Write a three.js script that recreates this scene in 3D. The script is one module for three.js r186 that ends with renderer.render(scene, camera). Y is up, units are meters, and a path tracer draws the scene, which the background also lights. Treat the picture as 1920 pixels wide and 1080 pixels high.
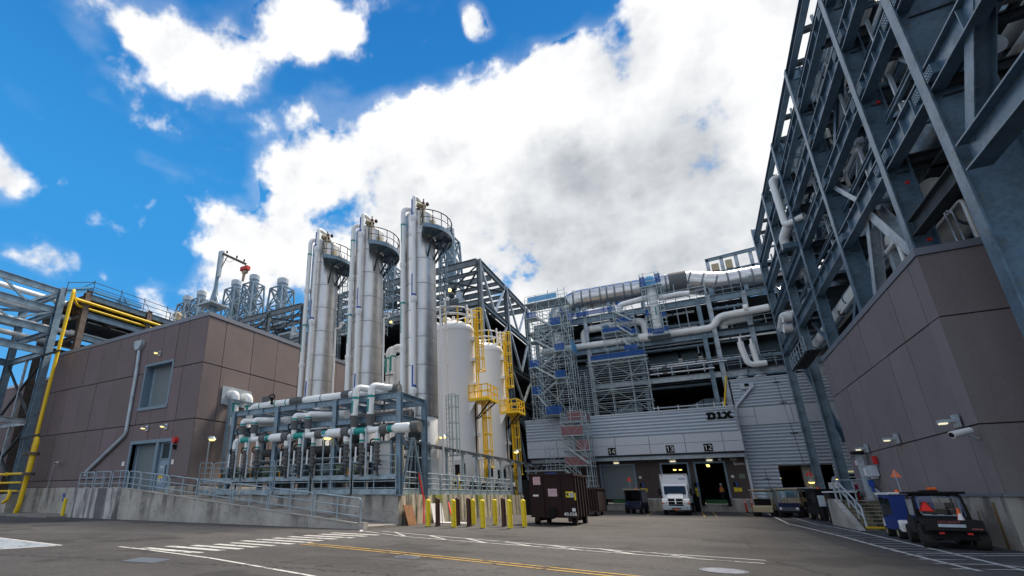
import * as THREE from 'three';
import { mergeGeometries } from 'three/addons/utils/BufferGeometryUtils.js';
import { MarchingCubes } from 'three/addons/objects/MarchingCubes.js';
import { FontLoader } from 'three/addons/loaders/FontLoader.js';
import { TextGeometry } from 'three/addons/geometries/TextGeometry.js';

// ---------------------------------------------------------------- camera (a wide lens on a tripod, shifted)
const scene = new THREE.Scene();
const camera = new THREE.PerspectiveCamera(71.68, 16 / 9, 0.1, 3000);
camera.position.set(0, 1.6, 0);
camera.rotation.order = 'YXZ';
camera.rotation.set(0.320749, 0.530543, 0);
camera.setViewOffset(2305.28, 1296.72, 385.28, 17.39, 1920, 1080);
scene.add(camera);
const renderer = new THREE.WebGLRenderer({ antialias: true });
renderer.toneMapping = THREE.LinearToneMapping;
renderer.toneMappingExposure = 1.65;
renderer.shadowMap.enabled = true;

// ---------------------------------------------------------------- sky: broken cumulus, the sun behind them, ahead and to the right
const SUN = new THREE.Vector3(...[0.226,0.823,-0.521]).normalize();
const PERM = new Uint8Array(512);
{ let s = 7; for (let i = 0; i < 512; i++) { s = (s * 1664525 + 1013904223) >>> 0; PERM[i] = s >>> 24; } }
function vn3(x, y, z) {                                   // value noise, -1..1
  const X = Math.floor(x), Y = Math.floor(y), Z = Math.floor(z);
  let u = x - X, v = y - Y, w = z - Z; u = u * u * (3 - 2 * u); v = v * v * (3 - 2 * v); w = w * w * (3 - 2 * w);
  const h = (i, j, k) => PERM[(PERM[(PERM[(X + i) & 255] + Y + j) & 255] + Z + k) & 255] / 127.5 - 1;
  const l = (a, b, t) => a + (b - a) * t;
  return l(l(l(h(0, 0, 0), h(1, 0, 0), u), l(h(0, 1, 0), h(1, 1, 0), u), v), l(l(h(0, 0, 1), h(1, 0, 1), u), l(h(0, 1, 1), h(1, 1, 1), u), v), w);
}
const sstep = (a, b, x) => { const t = Math.min(1, Math.max(0, (x - a) / (b - a))); return t * t * (3 - 2 * t); };
const mix = (a, b, t) => a + (b - a) * t;
function fbm(x, y, z, o, g = 0.55, billow = false) { let s = 0, a = 1, n = 0; for (let i = 0; i < o; i++) { const q = vn3(x, y, z); s += a * (billow ? 1 - 2.8 * Math.abs(q) : q); n += a; a *= g; x = x * 2.03 + 11.3; y = y * 2.03 + 5.1; z = z * 2.03 + 7.7; } return s / n; }
const CLOUDS = [ // direction, angular radius, weight
  [-0.58,0.587,-0.565,0.107,1.05],[-0.616,0.55,-0.564,0.071,0.7],[-0.475,0.614,-0.63,0.119,1.1],[-0.357,0.646,-0.675,0.111,1.1],[-0.281,0.595,-0.753,0.174,1.2],[-0.158,0.677,-0.719,0.12,1.1],[-0.09,0.703,-0.706,0.07,1],[-0.059,0.642,-0.764,0.133,1.2],[0.049,0.583,-0.811,0.125,1.2],[0.115,0.509,-0.853,0.112,1.2],
  [-0.109,0.51,-0.853,0.191,1.4],[0.015,0.448,-0.894,0.158,1.4],[-0.215,0.472,-0.855,0.153,1.2],[-0.345,0.512,-0.786,0.128,1],[-0.438,0.524,-0.731,0.119,0.9],[0.147,0.428,-0.892,0.117,1.2],[0.221,0.34,-0.914,0.14,1],[-0.047,0.351,-0.935,0.182,1],[-0.255,0.379,-0.89,0.157,1],
  [0.057,0.72,-0.692,0.08,0.85],[0.114,0.688,-0.717,0.096,1.1],[0.177,0.645,-0.743,0.085,1],[0.133,0.763,-0.633,0.114,0.9],[0.229,0.668,-0.708,0.097,1],[0.164,0.754,-0.636,0.143,1],[0.195,0.577,-0.794,0.05,0.6],[0.3,0.52,-0.8,0.125,0.9],
  [-0.717,0.464,-0.521,0.06,0.8],[-0.673,0.466,-0.574,0.083,0.8],[-0.627,0.457,-0.631,0.085,0.7],[-0.704,0.408,-0.582,0.072,0.7],[-0.573,0.425,-0.701,0.121,0.9],[-0.469,0.409,-0.783,0.133,0.9],[-0.758,0.382,-0.529,0.045,0.5],[-0.375,0.387,-0.842,0.131,0.8],[-0.3,0.236,-0.924,0.136,0.8],
  [-0.685,0.696,-0.215,0.047,0.68],[-0.643,0.72,-0.26,0.049,0.76],[-0.626,0.715,-0.313,0.056,0.8],[-0.604,0.706,-0.37,0.055,0.8],[-0.585,0.699,-0.411,0.048,0.72],[-0.548,0.714,-0.436,0.049,0.64],[-0.482,0.756,-0.443,0.07,0.8],[-0.449,0.747,-0.49,0.067,0.8],[-0.405,0.749,-0.524,0.045,0.72],[-0.491,0.775,-0.398,0.058,0.64],[-0.551,0.751,-0.364,0.049,0.56],[-0.488,0.684,-0.542,0.043,0.34],
  [-0.863,0.457,-0.215,0.044,1],[-0.858,0.477,-0.189,0.057,0.9],[-0.872,0.38,-0.308,0.05,0.95],[-0.882,0.37,-0.291,0.031,0.6],[-0.813,0.345,-0.469,0.042,0.8],[-0.797,0.323,-0.51,0.039,0.7],[-0.204,0.774,-0.6,0.019,0.34],[-0.197,0.731,-0.653,0.025,0.5],[-0.85,0.365,-0.38,0.019,0.5]
];
const GAPS = [[-0.281,0.47,-0.837,0.079,1.5],[0.163,0.539,-0.826,0.045,1.1],[-0.668,0.546,-0.506,0.059,0.8],[-0.452,0.709,-0.541,0.057,0.6],[-0.26,0.722,-0.641,0.056,0.7],[-0.372,0.732,-0.571,0.056,0.6],[-0.052,0.765,-0.642,0.056,1.3],[-0.14,0.77,-0.622,0.067,0.6]];
const GREY = [[-0.026,0.551,-0.834,0.17,0.9],[0.042,0.458,-0.888,0.171,1],[-0.155,0.518,-0.841,0.148,0.7],[-0.277,0.507,-0.816,0.136,0.6],[0.126,0.393,-0.911,0.157,0.9],[-0.376,0.541,-0.752,0.117,0.35],[-0.081,0.414,-0.907,0.188,0.8],[-0.493,0.523,-0.696,0.13,0.35]];
{
  const W = 4096, H = 2048, px = new Uint16Array(W * H * 4), F = THREE.DataUtils.toHalfFloat;
  const field = (L, x, y, z) => { let s = 0; for (const b of L) { const d = b[0] * x + b[1] * y + b[2] * z; if (d <= b.cos) continue; const t = (1 - d) / (1 - b.cos); s += b[4] * (1 - t) * (1 - t); } return s; };
  for (const L of [CLOUDS, GAPS, GREY]) for (const b of L) b.cos = Math.cos(Math.min(1.2, b[3] * 1.35));
  for (let j = 0; j < H; j++) {
    const el = ((j + 0.5) / H - 0.5) * Math.PI, y = Math.sin(el), c = Math.cos(el);
    for (let i = 0; i < W; i++) {
      const o = (j * W + i) * 4; px[o + 3] = F(1);
      if (el < -0.02) { px[o] = F(0.30); px[o + 1] = F(0.33); px[o + 2] = F(0.38); continue; }
      const a = ((i + 0.5) / W - 0.5) * 2 * Math.PI, x = c * Math.cos(a), z = c * Math.sin(a);
      const e = Math.max(0, y);
      const t1 = Math.min(1, e / 0.42), t2 = sstep(0.42, 0.9, e), s1 = Math.sqrt(t1);   // clear air by height above the horizon
      let r = mix(mix(0.13, 0.028, s1), 0.012, t2), g = mix(mix(0.36, 0.20, s1), 0.11, t2), b = mix(mix(0.55, 0.47, t1), 0.33, t2);
      const aim = 0.5 + 0.5 * (x * -0.48 + y * 0.31 - z * 0.82), away = sstep(0.84, 0.70, aim), A = away >= 1 ? 0 : 0.055, wx = A ? x + A * fbm(x * 6 + 1, y * 6, z * 6, 3) : x, wy = A ? y + A * fbm(x * 6 + 30, y * 6, z * 6 + 4, 3) : y, wz = A ? z + A * fbm(x * 6, y * 6 + 50, z * 6 + 9, 3) : z, wl = Math.hypot(wx, wy, wz), P0 = wx / wl, Q0 = wy / wl, S0 = wz / wl;   // plain broken cloud goes on beyond the clouds seen
      let f = A ? Math.min(1.4, field(CLOUDS, P0, Q0, S0)) : 0; const gap = A ? field(GAPS, P0, Q0, S0) : 0;
      if (away > 0) f = mix(f, 0.85 + 0.9 * fbm(x * 3.2, y * 3.2, z * 3.2 + 9, 2), away);
      {
        const far = away >= 1, nb = fbm(x * 11 + 20, y * 13, z * 11, far ? 4 : 7, 0.62), bl = fbm(x * 9 + 3, y * 10, z * 9 + 8, far ? 3 : 5, 0.55, true);
        const dens = f + nb * 1.15 + bl * 0.25 - 0.52 - (gap > 0 ? gap * (0.55 + 1.3 * Math.max(0, -nb) + 0.6 * fbm(x * 20, y * 24, z * 20 + 3, 4)) : 0);
        const veil = f > -0.1 && f < 0.8 && !far ? 0.16 * sstep(-0.35, 0.45, f * 1.2 - 0.55 + 0.9 * fbm(x * 5 + 70, y * 16, z * 5 + 3, 4, 0.6) + nb * 0.5) : 0, cov = Math.min(1, sstep(-0.10, 0.55, dens) + veil);
        if (cov > 0) {
          const thick = sstep(0.25, 1.3, f + nb * 0.2), grey = Math.min(1, mix(field(GREY, P0, Q0, S0), 0.4 * thick, away)), rim = Math.max(0, x * SUN.x + y * SUN.y + z * SUN.z), sh = fbm(x * 7 + 40, y * 9 + 2, z * 7, far ? 2 : 4, 0.5);
          const k = Math.min(0.8, Math.max(0.3, 0.63 + 0.05 * Math.pow(rim, 6) - thick * 0.03 - grey * 0.18 + (nb * 0.14 + bl * 0.09 + sh * 0.10) * (0.45 + 0.55 * thick))), w = Math.min(1, k / 0.64);
          r = mix(r, k * mix(0.78, 1, w), cov); g = mix(g, k * mix(0.9, 1, w), cov); b = mix(b, k * mix(1.06, 1, w), cov);
        }
      }
      px[o] = F(r); px[o + 1] = F(g); px[o + 2] = F(b);
    }
  }
  const sky = new THREE.DataTexture(px, W, H, THREE.RGBAFormat, THREE.HalfFloatType);
  sky.mapping = THREE.EquirectangularReflectionMapping; sky.magFilter = sky.minFilter = THREE.LinearFilter; sky.needsUpdate = true;
  scene.background = sky; scene.environment = sky;
  scene.backgroundIntensity = 1; scene.environmentIntensity = 1;
}
const sun = new THREE.DirectionalLight(0xfff0dc, 3.4);
sun.position.copy(SUN).multiplyScalar(150); sun.castShadow = true; sun.shadow.radius = 26;
Object.assign(sun.shadow.camera, { left: -110, right: 60, top: 90, bottom: -60, near: 1, far: 400 });
sun.shadow.mapSize.set(2048, 2048);
scene.add(sun, sun.target);

// ---------------------------------------------------------------- helpers
let seed = 12345;
const rnd = () => { seed = (seed * 1664525 + 1013904223) >>> 0; return seed / 4294967296; };
const rr = (a, b) => a + (b - a) * rnd();
const V = (x, y, z) => new THREE.Vector3(x, y, z);
const v = (p) => Array.isArray(p) ? V(...p) : p;
function raw(pos, nor, uv) {
  const g = new THREE.BufferGeometry();
  g.setAttribute('position', new THREE.Float32BufferAttribute(pos, 3)); g.setAttribute('normal', new THREE.Float32BufferAttribute(nor, 3)); g.setAttribute('uv', new THREE.Float32BufferAttribute(uv, 2));
  return g;
}
function clean(g) { const n = g.index ? g.toNonIndexed() : g; for (const k of Object.keys(n.attributes)) if (!['position', 'normal', 'uv'].includes(k)) n.deleteAttribute(k); if (!n.attributes.normal) n.computeVertexNormals(); if (!n.attributes.uv) n.setAttribute('uv', new THREE.Float32BufferAttribute(new Float32Array(n.attributes.position.count * 2), 2)); n.morphAttributes = {}; return n; }
function boxuv(g) {                                        // uv in metres from the side each face looks to
  g = clean(g); const p = g.attributes.position, n = g.attributes.normal, t = g.attributes.uv;
  for (let i = 0; i < p.count; i++) {
    const ax = Math.abs(n.getX(i)), ay = Math.abs(n.getY(i)), az = Math.abs(n.getZ(i));
    if (ay > ax && ay > az) t.setXY(i, p.getX(i), p.getZ(i)); else if (ax > az) t.setXY(i, p.getZ(i), p.getY(i)); else t.setXY(i, p.getX(i), p.getY(i));
  }
  return g;
}
function bx(x0, x1, y0, y1, z0, z1) { const g = new THREE.BoxGeometry(Math.abs(x1 - x0), Math.abs(y1 - y0), Math.abs(z1 - z0)); g.translate((x0 + x1) / 2, (y0 + y1) / 2, (z0 + z1) / 2); return boxuv(g); }
function basis(a, b, up) {
  const w = b.clone().sub(a).normalize(); let u = v(up || [0, 1, 0]).clone();
  if (Math.abs(u.dot(w)) > 0.98) u = Math.abs(w.x) < 0.9 ? V(1, 0, 0) : V(0, 0, 1);
  const r = u.clone().cross(w).normalize(); u = w.clone().cross(r).normalize();
  return { w, u, r };
}
function sweep(prof, a, b, up) {                            // a prism with the given outline (in r, u) from a to b
  let area = 0; prof.forEach((p, i) => { const q = prof[(i + 1) % prof.length]; area += p[0] * q[1] - q[0] * p[1]; }); if (area < 0) prof = [...prof].reverse();
  a = v(a); b = v(b); const { w, u, r } = basis(a, b, up), L = a.distanceTo(b), P = [], N = [], T = [], n = prof.length;
  const pt = (q, o) => o.clone().addScaledVector(r, q[0]).addScaledVector(u, q[1]);
  let per = 0;
  for (let i = 0; i < n; i++) {
    const q0 = prof[i], q1 = prof[(i + 1) % n], len = Math.hypot(q1[0] - q0[0], q1[1] - q0[1]);
    const nn = r.clone().multiplyScalar(q1[1] - q0[1]).addScaledVector(u, -(q1[0] - q0[0])).normalize();
    const A = pt(q0, a), B = pt(q1, a), C = pt(q1, b), D = pt(q0, b);
    for (const [q, s, t] of [[A, per, 0], [B, per + len, 0], [C, per + len, L], [A, per, 0], [C, per + len, L], [D, per, L]]) { P.push(q.x, q.y, q.z); N.push(nn.x, nn.y, nn.z); T.push(s, t); }
    per += len;
  }
  const tri = THREE.ShapeUtils.triangulateShape(prof.map((q) => new THREE.Vector2(...q)), []);
  for (const [o, s] of [[a, -1], [b, 1]]) for (const f of tri) { const ff = s > 0 ? f : [f[0], f[2], f[1]]; for (const k of ff) { const q = pt(prof[k], o); P.push(q.x, q.y, q.z); N.push(w.x * s, w.y * s, w.z * s); T.push(prof[k][0], prof[k][1]); } }
  return raw(P, N, T);
}
const rectP = (w, h) => [[-w / 2, -h / 2], [w / 2, -h / 2], [w / 2, h / 2], [-w / 2, h / 2]];
const iP = (w, h, t = 0.03) => { const a = w / 2, b = h / 2, s = t / 2; return [[-a, -b], [a, -b], [a, -b + t], [s, -b + t], [s, b - t], [a, b - t], [a, b], [-a, b], [-a, b - t], [-s, b - t], [-s, -b + t], [-a, -b + t]]; };
const lP = (w, t) => [[0, 0], [w, 0], [w, t], [t, t], [t, w], [0, w]];
const bar = (a, b, w, h, up) => sweep(rectP(w, h || w), a, b, up);
const ib = (a, b, w, h, up, t) => sweep(iP(w, h, t || Math.max(0.025, h * 0.06)), a, b, up);   // wide-flange beam, web along "up"
function cyl(a, b, r0, r1 = r0, seg = 12, cap = true) {
  a = v(a); b = v(b); const L = a.distanceTo(b), g = new THREE.CylinderGeometry(r1, r0, L, seg, 1, !cap); g.translate(0, L / 2, 0);
  g.applyQuaternion(new THREE.Quaternion().setFromUnitVectors(V(0, 1, 0), b.clone().sub(a).normalize())); g.translate(a.x, a.y, a.z);
  const n = clean(g), t = n.attributes.uv; for (let i = 0; i < t.count; i++) t.setXY(i, t.getX(i) * 2 * Math.PI * r0, t.getY(i) * L);
  return n;
}
function pipe(pts, r, { bend = r * 2.5, seg = 12, cap = true, close = false } = {}) {   // round pipe along corners, each rounded
  pts = pts.map(v); const path = [];
  pts.forEach((p, i) => {
    const a = close ? pts[(i + pts.length - 1) % pts.length] : pts[i - 1], b = close ? pts[(i + 1) % pts.length] : pts[i + 1];
    if (!a || !b) { path.push(p.clone()); return; }
    const d0 = a.clone().sub(p), d1 = b.clone().sub(p), l = Math.min(bend, d0.length() * 0.49, d1.length() * 0.49); d0.normalize(); d1.normalize();
    if (d0.dot(d1) < -0.999) { path.push(p.clone()); return; }
    const A = p.clone().addScaledVector(d0, l), B = p.clone().addScaledVector(d1, l), m = 6;
    for (let k = 0; k <= m; k++) { const t = k / m; path.push(A.clone().multiplyScalar((1 - t) * (1 - t)).addScaledVector(p, 2 * t * (1 - t)).addScaledVector(B, t * t)); }
  });
  if (close) path.push(path[0].clone());
  const n = path.length, P = [], N = [], T = []; let up = null, len = 0; const rings = [];
  for (let i = 0; i < n; i++) {
    const w = path[Math.min(n - 1, i + 1)].clone().sub(path[Math.max(0, i - 1)]).normalize();
    if (!up) up = Math.abs(w.y) < 0.9 ? V(0, 1, 0) : V(1, 0, 0);
    up = up.clone().addScaledVector(w, -up.dot(w)).normalize(); const rt = w.clone().cross(up);
    if (i) len += path[i].distanceTo(path[i - 1]);
    const ring = []; for (let k = 0; k <= seg; k++) { const a = k / seg * Math.PI * 2, d = up.clone().multiplyScalar(Math.cos(a)).addScaledVector(rt, Math.sin(a)); ring.push([path[i].clone().addScaledVector(d, r), d, k / seg * 6.283 * r, len]); }
    rings.push(ring);
  }
  const put = (q) => { P.push(q[0].x, q[0].y, q[0].z); N.push(q[1].x, q[1].y, q[1].z); T.push(q[2], q[3]); };
  for (let i = 0; i + 1 < n; i++) for (let k = 0; k < seg; k++) { const a = rings[i][k], b = rings[i][k + 1], c = rings[i + 1][k + 1], d = rings[i + 1][k]; [a, b, c, a, c, d].forEach(put); }
  if (cap && !close) for (const [ri, s] of [[0, -1], [n - 1, 1]]) {
    const w = path[ri ? n - 1 : 1].clone().sub(path[ri ? n - 2 : 0]).normalize().multiplyScalar(s);
    for (let k = 1; k + 1 < seg; k++) for (const q of s > 0 ? [0, k, k + 1] : [0, k + 1, k]) { const e = rings[ri][q]; P.push(e[0].x, e[0].y, e[0].z); N.push(w.x, w.y, w.z); T.push(0, 0); }
  }
  return raw(P, N, T);
}
function ring(c, axis, R, r, seg = 24) { const g = new THREE.TorusGeometry(R, r, 6, seg); g.applyQuaternion(new THREE.Quaternion().setFromUnitVectors(V(0, 0, 1), v(axis).clone().normalize())); g.translate(...c); return clean(g); }
function lathe(prof, x, y, z, seg = 32) { const g = new THREE.LatheGeometry(prof.map((p) => new THREE.Vector2(...p)), seg); g.translate(x, y, z); return clean(g); }
function ball(x, y, z, r, sx = 1, sy = 1, sz = 1) { const g = new THREE.SphereGeometry(r, 14, 10); g.scale(sx, sy, sz); g.translate(x, y, z); return clean(g); }
function extr(pts, depth, bevel = 0, holes = []) {          // outline in x, y; depth along +z
  const s = new THREE.Shape(pts.map((p) => new THREE.Vector2(...p))); for (const h of holes) s.holes.push(new THREE.Path(h.map((p) => new THREE.Vector2(...p))));
  return new THREE.ExtrudeGeometry(s, { depth, bevelEnabled: bevel > 0, bevelSize: bevel, bevelThickness: bevel, bevelSegments: 2, steps: 1, curveSegments: 6 });
}
function rbox(x0, x1, y0, y1, z0, z1, r = 0.03) {            // box with rounded edges, extruded along x
  const w = x1 - x0, h = y1 - y0, d = z1 - z0; r = Math.min(r, w / 2.2, h / 2.2, d / 2.2);
  const g = extr([[r, r], [w - r, r], [w - r, h - r], [r, h - r]], d - 2 * r, r); g.translate(x0, y0, z0 + r); return boxuv(g);
}
const used = {}, origin = new WeakMap();
function numbered(n) { const k = used[n] = (used[n] ?? -1) + 1; return k ? n + '_' + String(k).padStart(3, '0') : n; }
function tag(o, label, category, group) { o.userData.label = label; o.userData.category = category; if (group) o.userData.group = group; return o; }
function thing(name, label, category, at = [0, 0, 0], group) { const o = new THREE.Group(); o.name = numbered(name); o.position.set(...at); origin.set(o, V(...at)); scene.add(o); return tag(o, label, category, group); }
const SPLIT = new Set('bolt_plate hanger side_pane post rail_post stiffener web_stiffener bracket deck_beam brace plan_brace roof_brace flange pipe_clamp pipe_hanger pipe_flange pipe_shoe pipe_stub end_rib front_bar head_rest tail_lamp tail_light tray_leg strut drain_tube handwheel valve_wheel blue_tape band hoop top_rail top_valves ladder_rail platform_rail guide_rail step_nosing roller_door upper_shutter_x rim steel_wheel fender white_band vessel_saddle vessel_strap duct_saddle stay lattice_ring standard handrail rust_streak deck tread_x mast_leg pipe_bracket knee_brace column_x trolley_stop name_plate wiper dock_bumper dock_base conduit pole_x roof_lamp clearance_lamp floor_x louvre feed_pipe rail stair_rail walkway_rail gauge_tube_x arm elbow_pipe panel_leg panel_window sticker yellow_notice stringer purlin cowl small_label soffit_beam door_number timber_deck deck_rail ladder_bracket cable_run cable_clip shell_x ladder_gate joist cross_bar lattice_leg drain_box side_rib girder_x bumper_slot'.split(' '));
function part(name, geos, m, parent, label) {
  if (Array.isArray(geos) && geos.length > 1 && SPLIT.has(name)) { let first; for (const g of geos) { const q = part(name, g, m, parent, label); first = first || q; } return first; }               // shapes are given in world metres and brought to the thing's base
  const L = [geos].flat().map(clean), g = L.length > 1 ? mergeGeometries(L, false) : L[0].clone(), o = origin.get(parent) || V(0, 0, 0);
  g.translate(-o.x, -o.y, -o.z); const me = new THREE.Mesh(g, m); me.name = name; me.castShadow = me.receiveShadow = true; origin.set(me, o); parent.add(me);
  if (label) me.userData.label = label; return me;
}
function solo(name, geos, m, label, category, group) { const L = [geos].flat().map(clean), g = L.length > 1 ? mergeGeometries(L, false) : L[0]; g.computeBoundingBox(); const c = g.boundingBox, b = V((c.min.x + c.max.x) / 2, c.min.y, (c.min.z + c.max.z) / 2); g.translate(-b.x, -b.y, -b.z); const me = new THREE.Mesh(g, m); me.position.copy(b); me.name = numbered(name); me.castShadow = me.receiveShadow = true; origin.set(me, b); scene.add(me); return tag(me, label, category, group); }
function struct(name, geos, m) { const L = [geos].flat().map(clean), g = L.length > 1 ? mergeGeometries(L, false) : L[0]; const me = new THREE.Mesh(g, m); me.name = numbered(name); me.castShadow = me.receiveShadow = true; me.userData.kind = 'structure'; origin.set(me, V(0, 0, 0)); scene.add(me); return me; }
function copyOf(o, at, turn, label) { const c = o.clone(); c.name = numbered(o.name.replace(/_\d{3}$/, '')); c.position.set(...at); if (turn !== undefined) c.rotation.y = turn; if (label) c.userData.label = label; scene.add(c); return c; }

// ---------------------------------------------------------------- materials
function tn(x, y, P, s = 0) {                                // periodic value noise, period P cells
  const X = Math.floor(x), Y = Math.floor(y); let u = x - X, w = y - Y; u = u * u * (3 - 2 * u); w = w * w * (3 - 2 * w);
  const h = (i, j) => PERM[(PERM[(((X + i) % P + P) % P + s * 37) & 255] + ((Y + j) % P + P) % P + s * 91) & 255] / 127.5 - 1;
  return mix(mix(h(0, 0), h(1, 0), u), mix(h(0, 1), h(1, 1), u), w);
}
function tf(u, w, P, o, s = 0) { let t = 0, a = 1, n = 0, p = P; for (let i = 0; i < o; i++) { t += a * tn(u * p, w * p, p, s + i); n += a; a *= 0.6; p *= 2; } return t / n; }
function tex(S, fn, srgb = true, size = 1) {
  const d = new Uint8Array(S * S * 4);
  for (let j = 0; j < S; j++) for (let i = 0; i < S; i++) { const c = fn((i + 0.5) / S, (j + 0.5) / S), o = (j * S + i) * 4; for (let k = 0; k < 3; k++) { let q = Math.min(1, Math.max(0, c[k])); if (srgb) q = q <= 0.0031308 ? q * 12.92 : 1.055 * Math.pow(q, 1 / 2.4) - 0.055; d[o + k] = q * 255 + 0.5; } d[o + 3] = 255; }
  const t = new THREE.DataTexture(d, S, S, THREE.RGBAFormat); t.wrapS = t.wrapT = THREE.RepeatWrapping; t.magFilter = THREE.LinearFilter; t.minFilter = THREE.LinearMipmapLinearFilter; t.generateMipmaps = true;
  if (srgb) t.colorSpace = THREE.SRGBColorSpace; t.repeat.set(1 / size, 1 / size); t.needsUpdate = true; return t;
}
const grey = (k, c = [1, 1, 1]) => [k * c[0], k * c[1], k * c[2]];
const white = (s) => Math.abs(Math.sin(s * 12.9898) * 43758.5453) % 1;
const T = {};
T.steel = tex(512, (u, w) => { const k = 0.84 + 0.36 * tf(u, w, 4, 5, 1) + 0.22 * tf(u, w, 24, 2, 5), rs = 0.5 * sstep(0.36, 0.6, tf(u, w, 7, 4, 17)); return [k * (1 + 0.35 * rs), k * (1 - 0.15 * rs), k * (1 - 0.45 * rs)]; }, true, 3);
T.steelR = tex(256, (u, w) => grey(0.5 + 0.18 * tf(u, w, 5, 4, 2)), false, 2.5);
const drip = (u, w, n, s) => { const t = tf(u, w * 0.05, n, 4, s) + 0.25 * tf(u, w * 0.3, n * 2, 3, s + 4); return sstep(0.02, 0.34, t); };
T.speck = tex(1024, (u, w) => { const st = drip(u, w, 20, 33); return grey((0.90 + 0.30 * tn(u * 500, w * 500, 500, 3) + 0.14 * tf(u, w, 3, 5, 8)) * (1 - 0.035 * st)); }, true, 5.3);
T.streak = tex(1024, (u, w) => grey((0.90 + 0.24 * tf(u, w * 0.02, 32, 3, 3) + 0.16 * tf(u, w, 6, 5, 5)) * (1 - 0.22 * drip(u, w, 26, 51))), true, 6);
T.conc = tex(1024, (u, w) => { const m = tf(u, w, 5, 6, 2), d = drip(u, w, 14, 9) * sstep(-0.35, 0.35, tf(u, w, 3, 4, 6)), k = (0.86 + 0.42 * m) * (1 - 0.55 * d), c = sstep(0.012, 0.0, Math.abs(tf(u, w, 4, 4, 33) - 0.02)) * sstep(0.05, 0.3, tf(u, w, 2, 2, 41)); return [k * (1 - 0.4 * c), k * 0.98 * (1 - 0.4 * c), k * 0.95 * (1 - 0.4 * c)]; }, true, 7);
T.concDark = tex(1024, (u, w) => { const m = tf(u, w, 5, 6, 12), d = Math.max(drip(u, w, 10, 19), 0.8 * drip(u, w, 22, 27)), k = (0.80 + 0.40 * m) * (1 - 0.72 * d); return [k, k * 0.98, k * 0.95 + 0.02]; }, true, 7);
T.moss = tex(1024, (u, w) => { const m = tf(u, w, 6, 6, 2), g = drip(u, w, 9, 7) * sstep(-0.4, 0.2, tf(u, w, 4, 3, 12)), d = drip(u, w, 17, 15), k = 0.84 + 0.4 * m; return [mix(k, 0.34 + 0.2 * m, g) * (1 - 0.75 * d), mix(k * 0.97, 0.40 + 0.2 * m, g) * (1 - 0.72 * d), mix(k * 0.9, 0.05, g) * (1 - 0.7 * d)]; }, true, 7);
T.streakR = tex(256, (u, w) => grey(0.62 + 0.2 * tf(u, w * 0.05, 32, 3, 3) + 0.2 * tf(u, w, 4, 4, 9)), false, 4);
T.rust = tex(512, (u, w) => { const m = tf(u, w, 6, 5, 3); return [0.9 + 0.5 * m, 0.85 + 0.45 * m, 0.8 + 0.45 * m]; }, true, 2);
T.fine = tex(512, (u, w) => grey(0.5 + 0.5 * tn(u * 256, w * 256, 256, 1) * 0.7 + 0.3 * tf(u, w, 32, 3, 2)), false, 1.3);
T.chip = tex(512, (u, w) => { const m = tf(u, w, 10, 4, 3), c = sstep(0.40, 0.46, m); return [mix(0.92 + 0.16 * tf(u, w, 5, 3, 8), 0.25, c), mix(0.92 + 0.16 * tf(u, w, 5, 3, 8), 0.2, c), mix(1, 0.6, c)]; }, true, 1.1);
T.rib = tex(256, (u, w) => grey(0.9 + 0.07 * Math.sin(w * 2 * Math.PI * 10) + 0.08 * tf(u, w, 4, 4, 3)), true, 3);
const std = (c, rough, metal = 0, o = {}) => new THREE.MeshStandardMaterial({ color: new THREE.Color().setRGB(...c), roughness: rough, metalness: metal, side: THREE.DoubleSide, ...o });
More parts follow.
